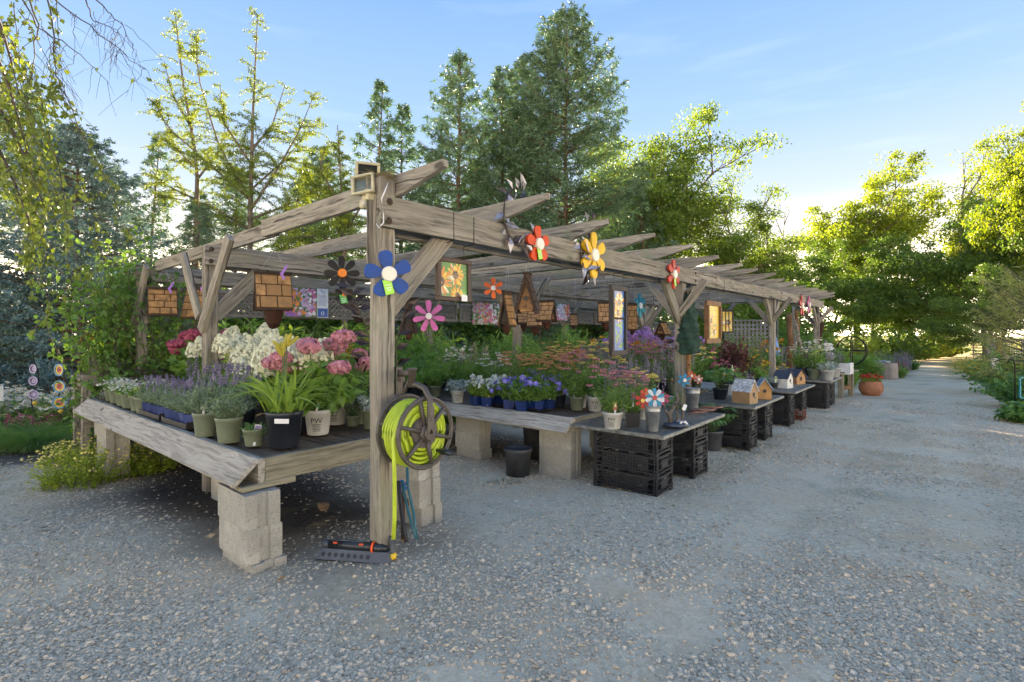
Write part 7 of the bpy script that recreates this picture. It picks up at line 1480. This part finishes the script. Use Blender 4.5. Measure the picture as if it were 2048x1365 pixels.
paths = np.array(paths); s.tubes(paths, np.full(paths.shape[:2], .004), 3); q, d, f = along(g, paths, 48); l.leaves(q + g.normal(0, .05, q.shape), g.normal(0, .7, q.shape) + [0, 0, -.5], .075 * g.uniform(.5, 1.35, len(q)), .062 * g.uniform(.5, 1.2, len(q)), kind='leaf', tilt=.8, rng=g); part('stems', s, [BARK], t); part('leaves', l, [VINE], t)
# shrubs closing the back of the garden
BACK = [(310, 10.4, .9, 1.5), (245, 9.4, .55, 1.2), (330, 9.0, 1.1, 1.75), (420, 8.6, 1.2, 1.7), (520, 8.8, 1.2, 1.55), (610, 9.4, 1.3, 1.6), (690, 9.6, 1.2, 1.5), (770, 10.4, 1.3, 1.6), (845, 11, 1.3, 1.6), (930, 11.6, 1.4, 1.6), (1010, 12.4, 1.4, 1.65), (1090, 13.4, 1.5, 1.7), (1170, 14.2, 1.5, 1.6), (1240, 16.2, 1.5, 1.7), (1330, 17.5, 1.8, 1.7), (1530, 17.2, 1.5, 2.0), (1600, 18.6, 1.7, 2.4)]
nb = ['leftmost shingled birdhouse', 'vine stems', 'vine right side', 'left rear post', 'largest shingled birdhouse', 'tip poster', 'small black wooden flower', 'corner post', 'pink wooden flower', 'sunflower window', 'pointed birdhouse', 'pale pink poster', 'tall blue window', 'teal wooden flower', 'second post', 'third post', 'leftmost driftwood pole']
for k, (x, d, r, h) in enumerate(BACK): shrub('garden_shrub', 'leafy green shrub in the back bed behind the %s' % nb[k], gpx(x, d), r, h, 110, 42, .13, .08, [LSH, VINE, LSH][k % 3], 200 + k)
HB = shrub('hedge_shrub', 'big dark background shrub far left under the spruces', gpx(60, 17), 2.4, 3.4, 170, 60, .22, .14, DEC_D, 300)
for k, (x, d, s_) in enumerate([(200, 17, .95), (300, 16, 1.0), (430, 18, 1.1), (560, 17, 1.1), (680, 18, 1.1), (780, 19, 1.15), (880, 19, 1.05), (980, 20, 1.1), (1090, 20, 1.05), (1190, 22, 1.1), (1290, 23, 1.1), (1400, 24, 1.1), (1500, 26, 1.2), (1590, 29, 1.2), (-80, 18, 1.1)]):
    dup(HB, gpx(x, d), k * 1.1, 'big dark background shrub, %s from the left along the tree line' % (ORD + ['leftmost'])[k + 1 if k < 14 else 0].replace('first', 'outermost'), None, (s_, s_, s_ * [1.0, .85, 1.1][k % 3]))
# cream plumes and phlox in the bed behind the benches
for k, (x, d) in enumerate([(955, 8.9), (985, 9.3), (1008, 9.8), (905, 8.8), (935, 9.6)]): clump('astilbe_clump', 'cream plumed astilbe in the back bed, %s' % ['largest in front of the flower poster', 'just right of the largest', 'furthest right by the log birdhouse', 'furthest left below the lattice', 'behind the largest'][k], 'flower clump', gpx(x, d), ['astilbe'], 3, .35, 1.3, 20 + k)
for k, (x, d) in enumerate([(1195, 11.3), (1222, 11.0), (1300, 12.3), (1345, 12.8)]): clump('phlox_clump', 'purple phlox clump in the middle distance, %s' % ['left of the tall blue window', 'half hidden by the tall blue window', 'left of the second post', 'touching the second post'][k], 'flower clump', gpx(x, d), ['phlox'], 4, .4, 1.7, 30 + k)
for k, (x, d) in enumerate([(1030, 11), (1075, 11.5), (1120, 12), (860, 9.8), (790, 9.2), (735, 8.8), (640, 8.2), (560, 7.8), (480, 7.6), (400, 7.4)]): clump('perennial_clump', 'feathery green perennial clump in the back bed, %s from the right' % ORD[k], 'flower clump', gpx(x, d), ['tall_green', 'asparagus'], 7, .65, 2.9, 40 + k)
# past the pergola: beds along the road's left side
for k, (x, d, kd, sc, l) in enumerate([(1700, 15.2, 'tall_green', 1.4, 'green perennials in front of the iron hoop sphere'), (1740, 17.5, 'tall_green', 1.7, 'green perennials right of the iron hoop sphere'), (1665, 17.5, 'leafy', 1.8, 'broad green leaves below the white arrow signs'), (1755, 19.5, 'asparagus', 2.0, 'feathery green clump behind the cloth covered table'), (1785, 21, 'sage_spikes', 1.9, 'grey purple spikes at the bed end by the road'), (1800, 23.5, 'leafy', 1.6, 'low green clump at the far end of the bed'), (1720, 20, 'fern_bush', 2.2, 'bushy green clump behind the hoop sphere'), (1590, 13.6, 'yarrow_yellow', 1.5, 'yellow flowering clump left of the last post'), (1775, 18.5, 'coneflower', 1.2, 'small red flowers near the cloth covered table'), (1680, 20, 'heliopsis', 1.8, 'orange flowers deep in the bed past the pergola')]): clump('bed_perennial', l, 'flower clump', gpx(x, d), [kd], 5, .55, sc, 80 + k)
shrub('golden_shrub', 'golden green shrub beyond the iron hoop sphere', gpx(1690, 25), 1.9, 2.0, 120, 46, .14, .08, LSY, 401); shrub('golden_shrub', 'golden green shrub left behind the arrow signs', gpx(1640, 24), 1.3, 1.6, 110, 40, .14, .08, LSH, 402)
for k, (x, d) in enumerate([(1800, 33), (1835, 35), (1865, 37), (1770, 31), (1888, 40)]): shrub('hedge_shrub', 'sunlit undergrowth shrub along the wood edge, %s' % ['second from left', 'third from left', 'fourth from left', 'leftmost', 'nearest the road end'][k], gpx(x, d), 2.0, 2.4, 110, 40, .2, .12, [DEC_D, DEC_A, LSY][k % 3], 410 + k)
# right-hand bed
for k, (x, d, r, h, mt, l) in enumerate([(2020, 13.2, 1.1, 1.15, LSH, 'broad green shrub at the right bed beside the white garden sign'), (2062, 10.2, .95, .9, LSH, 'green shrub cut by the right edge behind the teal frame'), (2040, 16.5, 1.5, 1.5, LSH, 'green shrub at the right below the lattice screens'), (2046, 8.6, .35, .35, LSH, 'low leafy plant at the foot of the garden hook')]): shrub('garden_shrub', l, gpx(x, d), r, h, 90, 34, .10, .065, mt, 420 + k)
grassclump('golden grass clump sunlit behind the white garden sign', gpx(1984, 17.5), 1.0, 1.0, 900, GRY, 90, .014); grassclump('second golden grass clump further along the right bed', gpx(1968, 21), 1.0, 1.1, 700, GRY, 91, .016)
g = np.random.default_rng(95); PALE = leafmat('pale_feather_leaf', (.22, .26, .10), (.34, .36, .16), .4); p = gpx(2062, 12.5); tm_, cm_ = conifer(96, 2.9, 1.35, .5, 24, 6, 10, 10, .10, .016, .55, .1, 0, .5); t = thing('feathery_shrub', 'pale feathery shrub leaning in at the right edge', 'shrub', p); part('trunk', tm_, BARK, t); part('crown', cm_, PALE, t)
q = ong(2046, 800); tag(part('boulder', MB().balls([(0, 0, 0)], .22, 0, 'ico', .8), paint('grey_boulder', (.36, .33, .29), .9, .25, 6, .4), None, T(q.x + .12, q.y, q.z + .10)), 'grey boulder cut by the right edge of the photo', 'boulder')
# moss and weed tufts in the gravel
for k, (x, y) in enumerate([(1490, 905), (1530, 892), (1470, 918), (1600, 858), (1560, 872), (1640, 824), (1425, 950), (1440, 925), (1010, 965), (300, 945), (360, 930)]):
    p = ong(x, y); g = np.random.default_rng(500 + k); n = 90; l = MB(); r = .10 + .04 * p.y / 3; a = g.uniform(0, 6.28, n); rr = r * np.sqrt(g.random(n)); l.straps(np.stack([rr * np.cos(a), rr * np.sin(a) * .6, 0 * a], -1), np.stack([np.cos(a), np.sin(a), g.uniform(.4, 1.6, n)], -1), g.uniform(.015, .045, n), .004, .4, 3, 0, g); o = part('weed_tuft', l, [leafmat('weed_leaf', (.10, .14, .03), (.20, .20, .06), .3)], None, T(*p), 'stuff')
    tag(o, 'low green weeds growing in the gravel', 'weeds', 'weeds in the gravel')
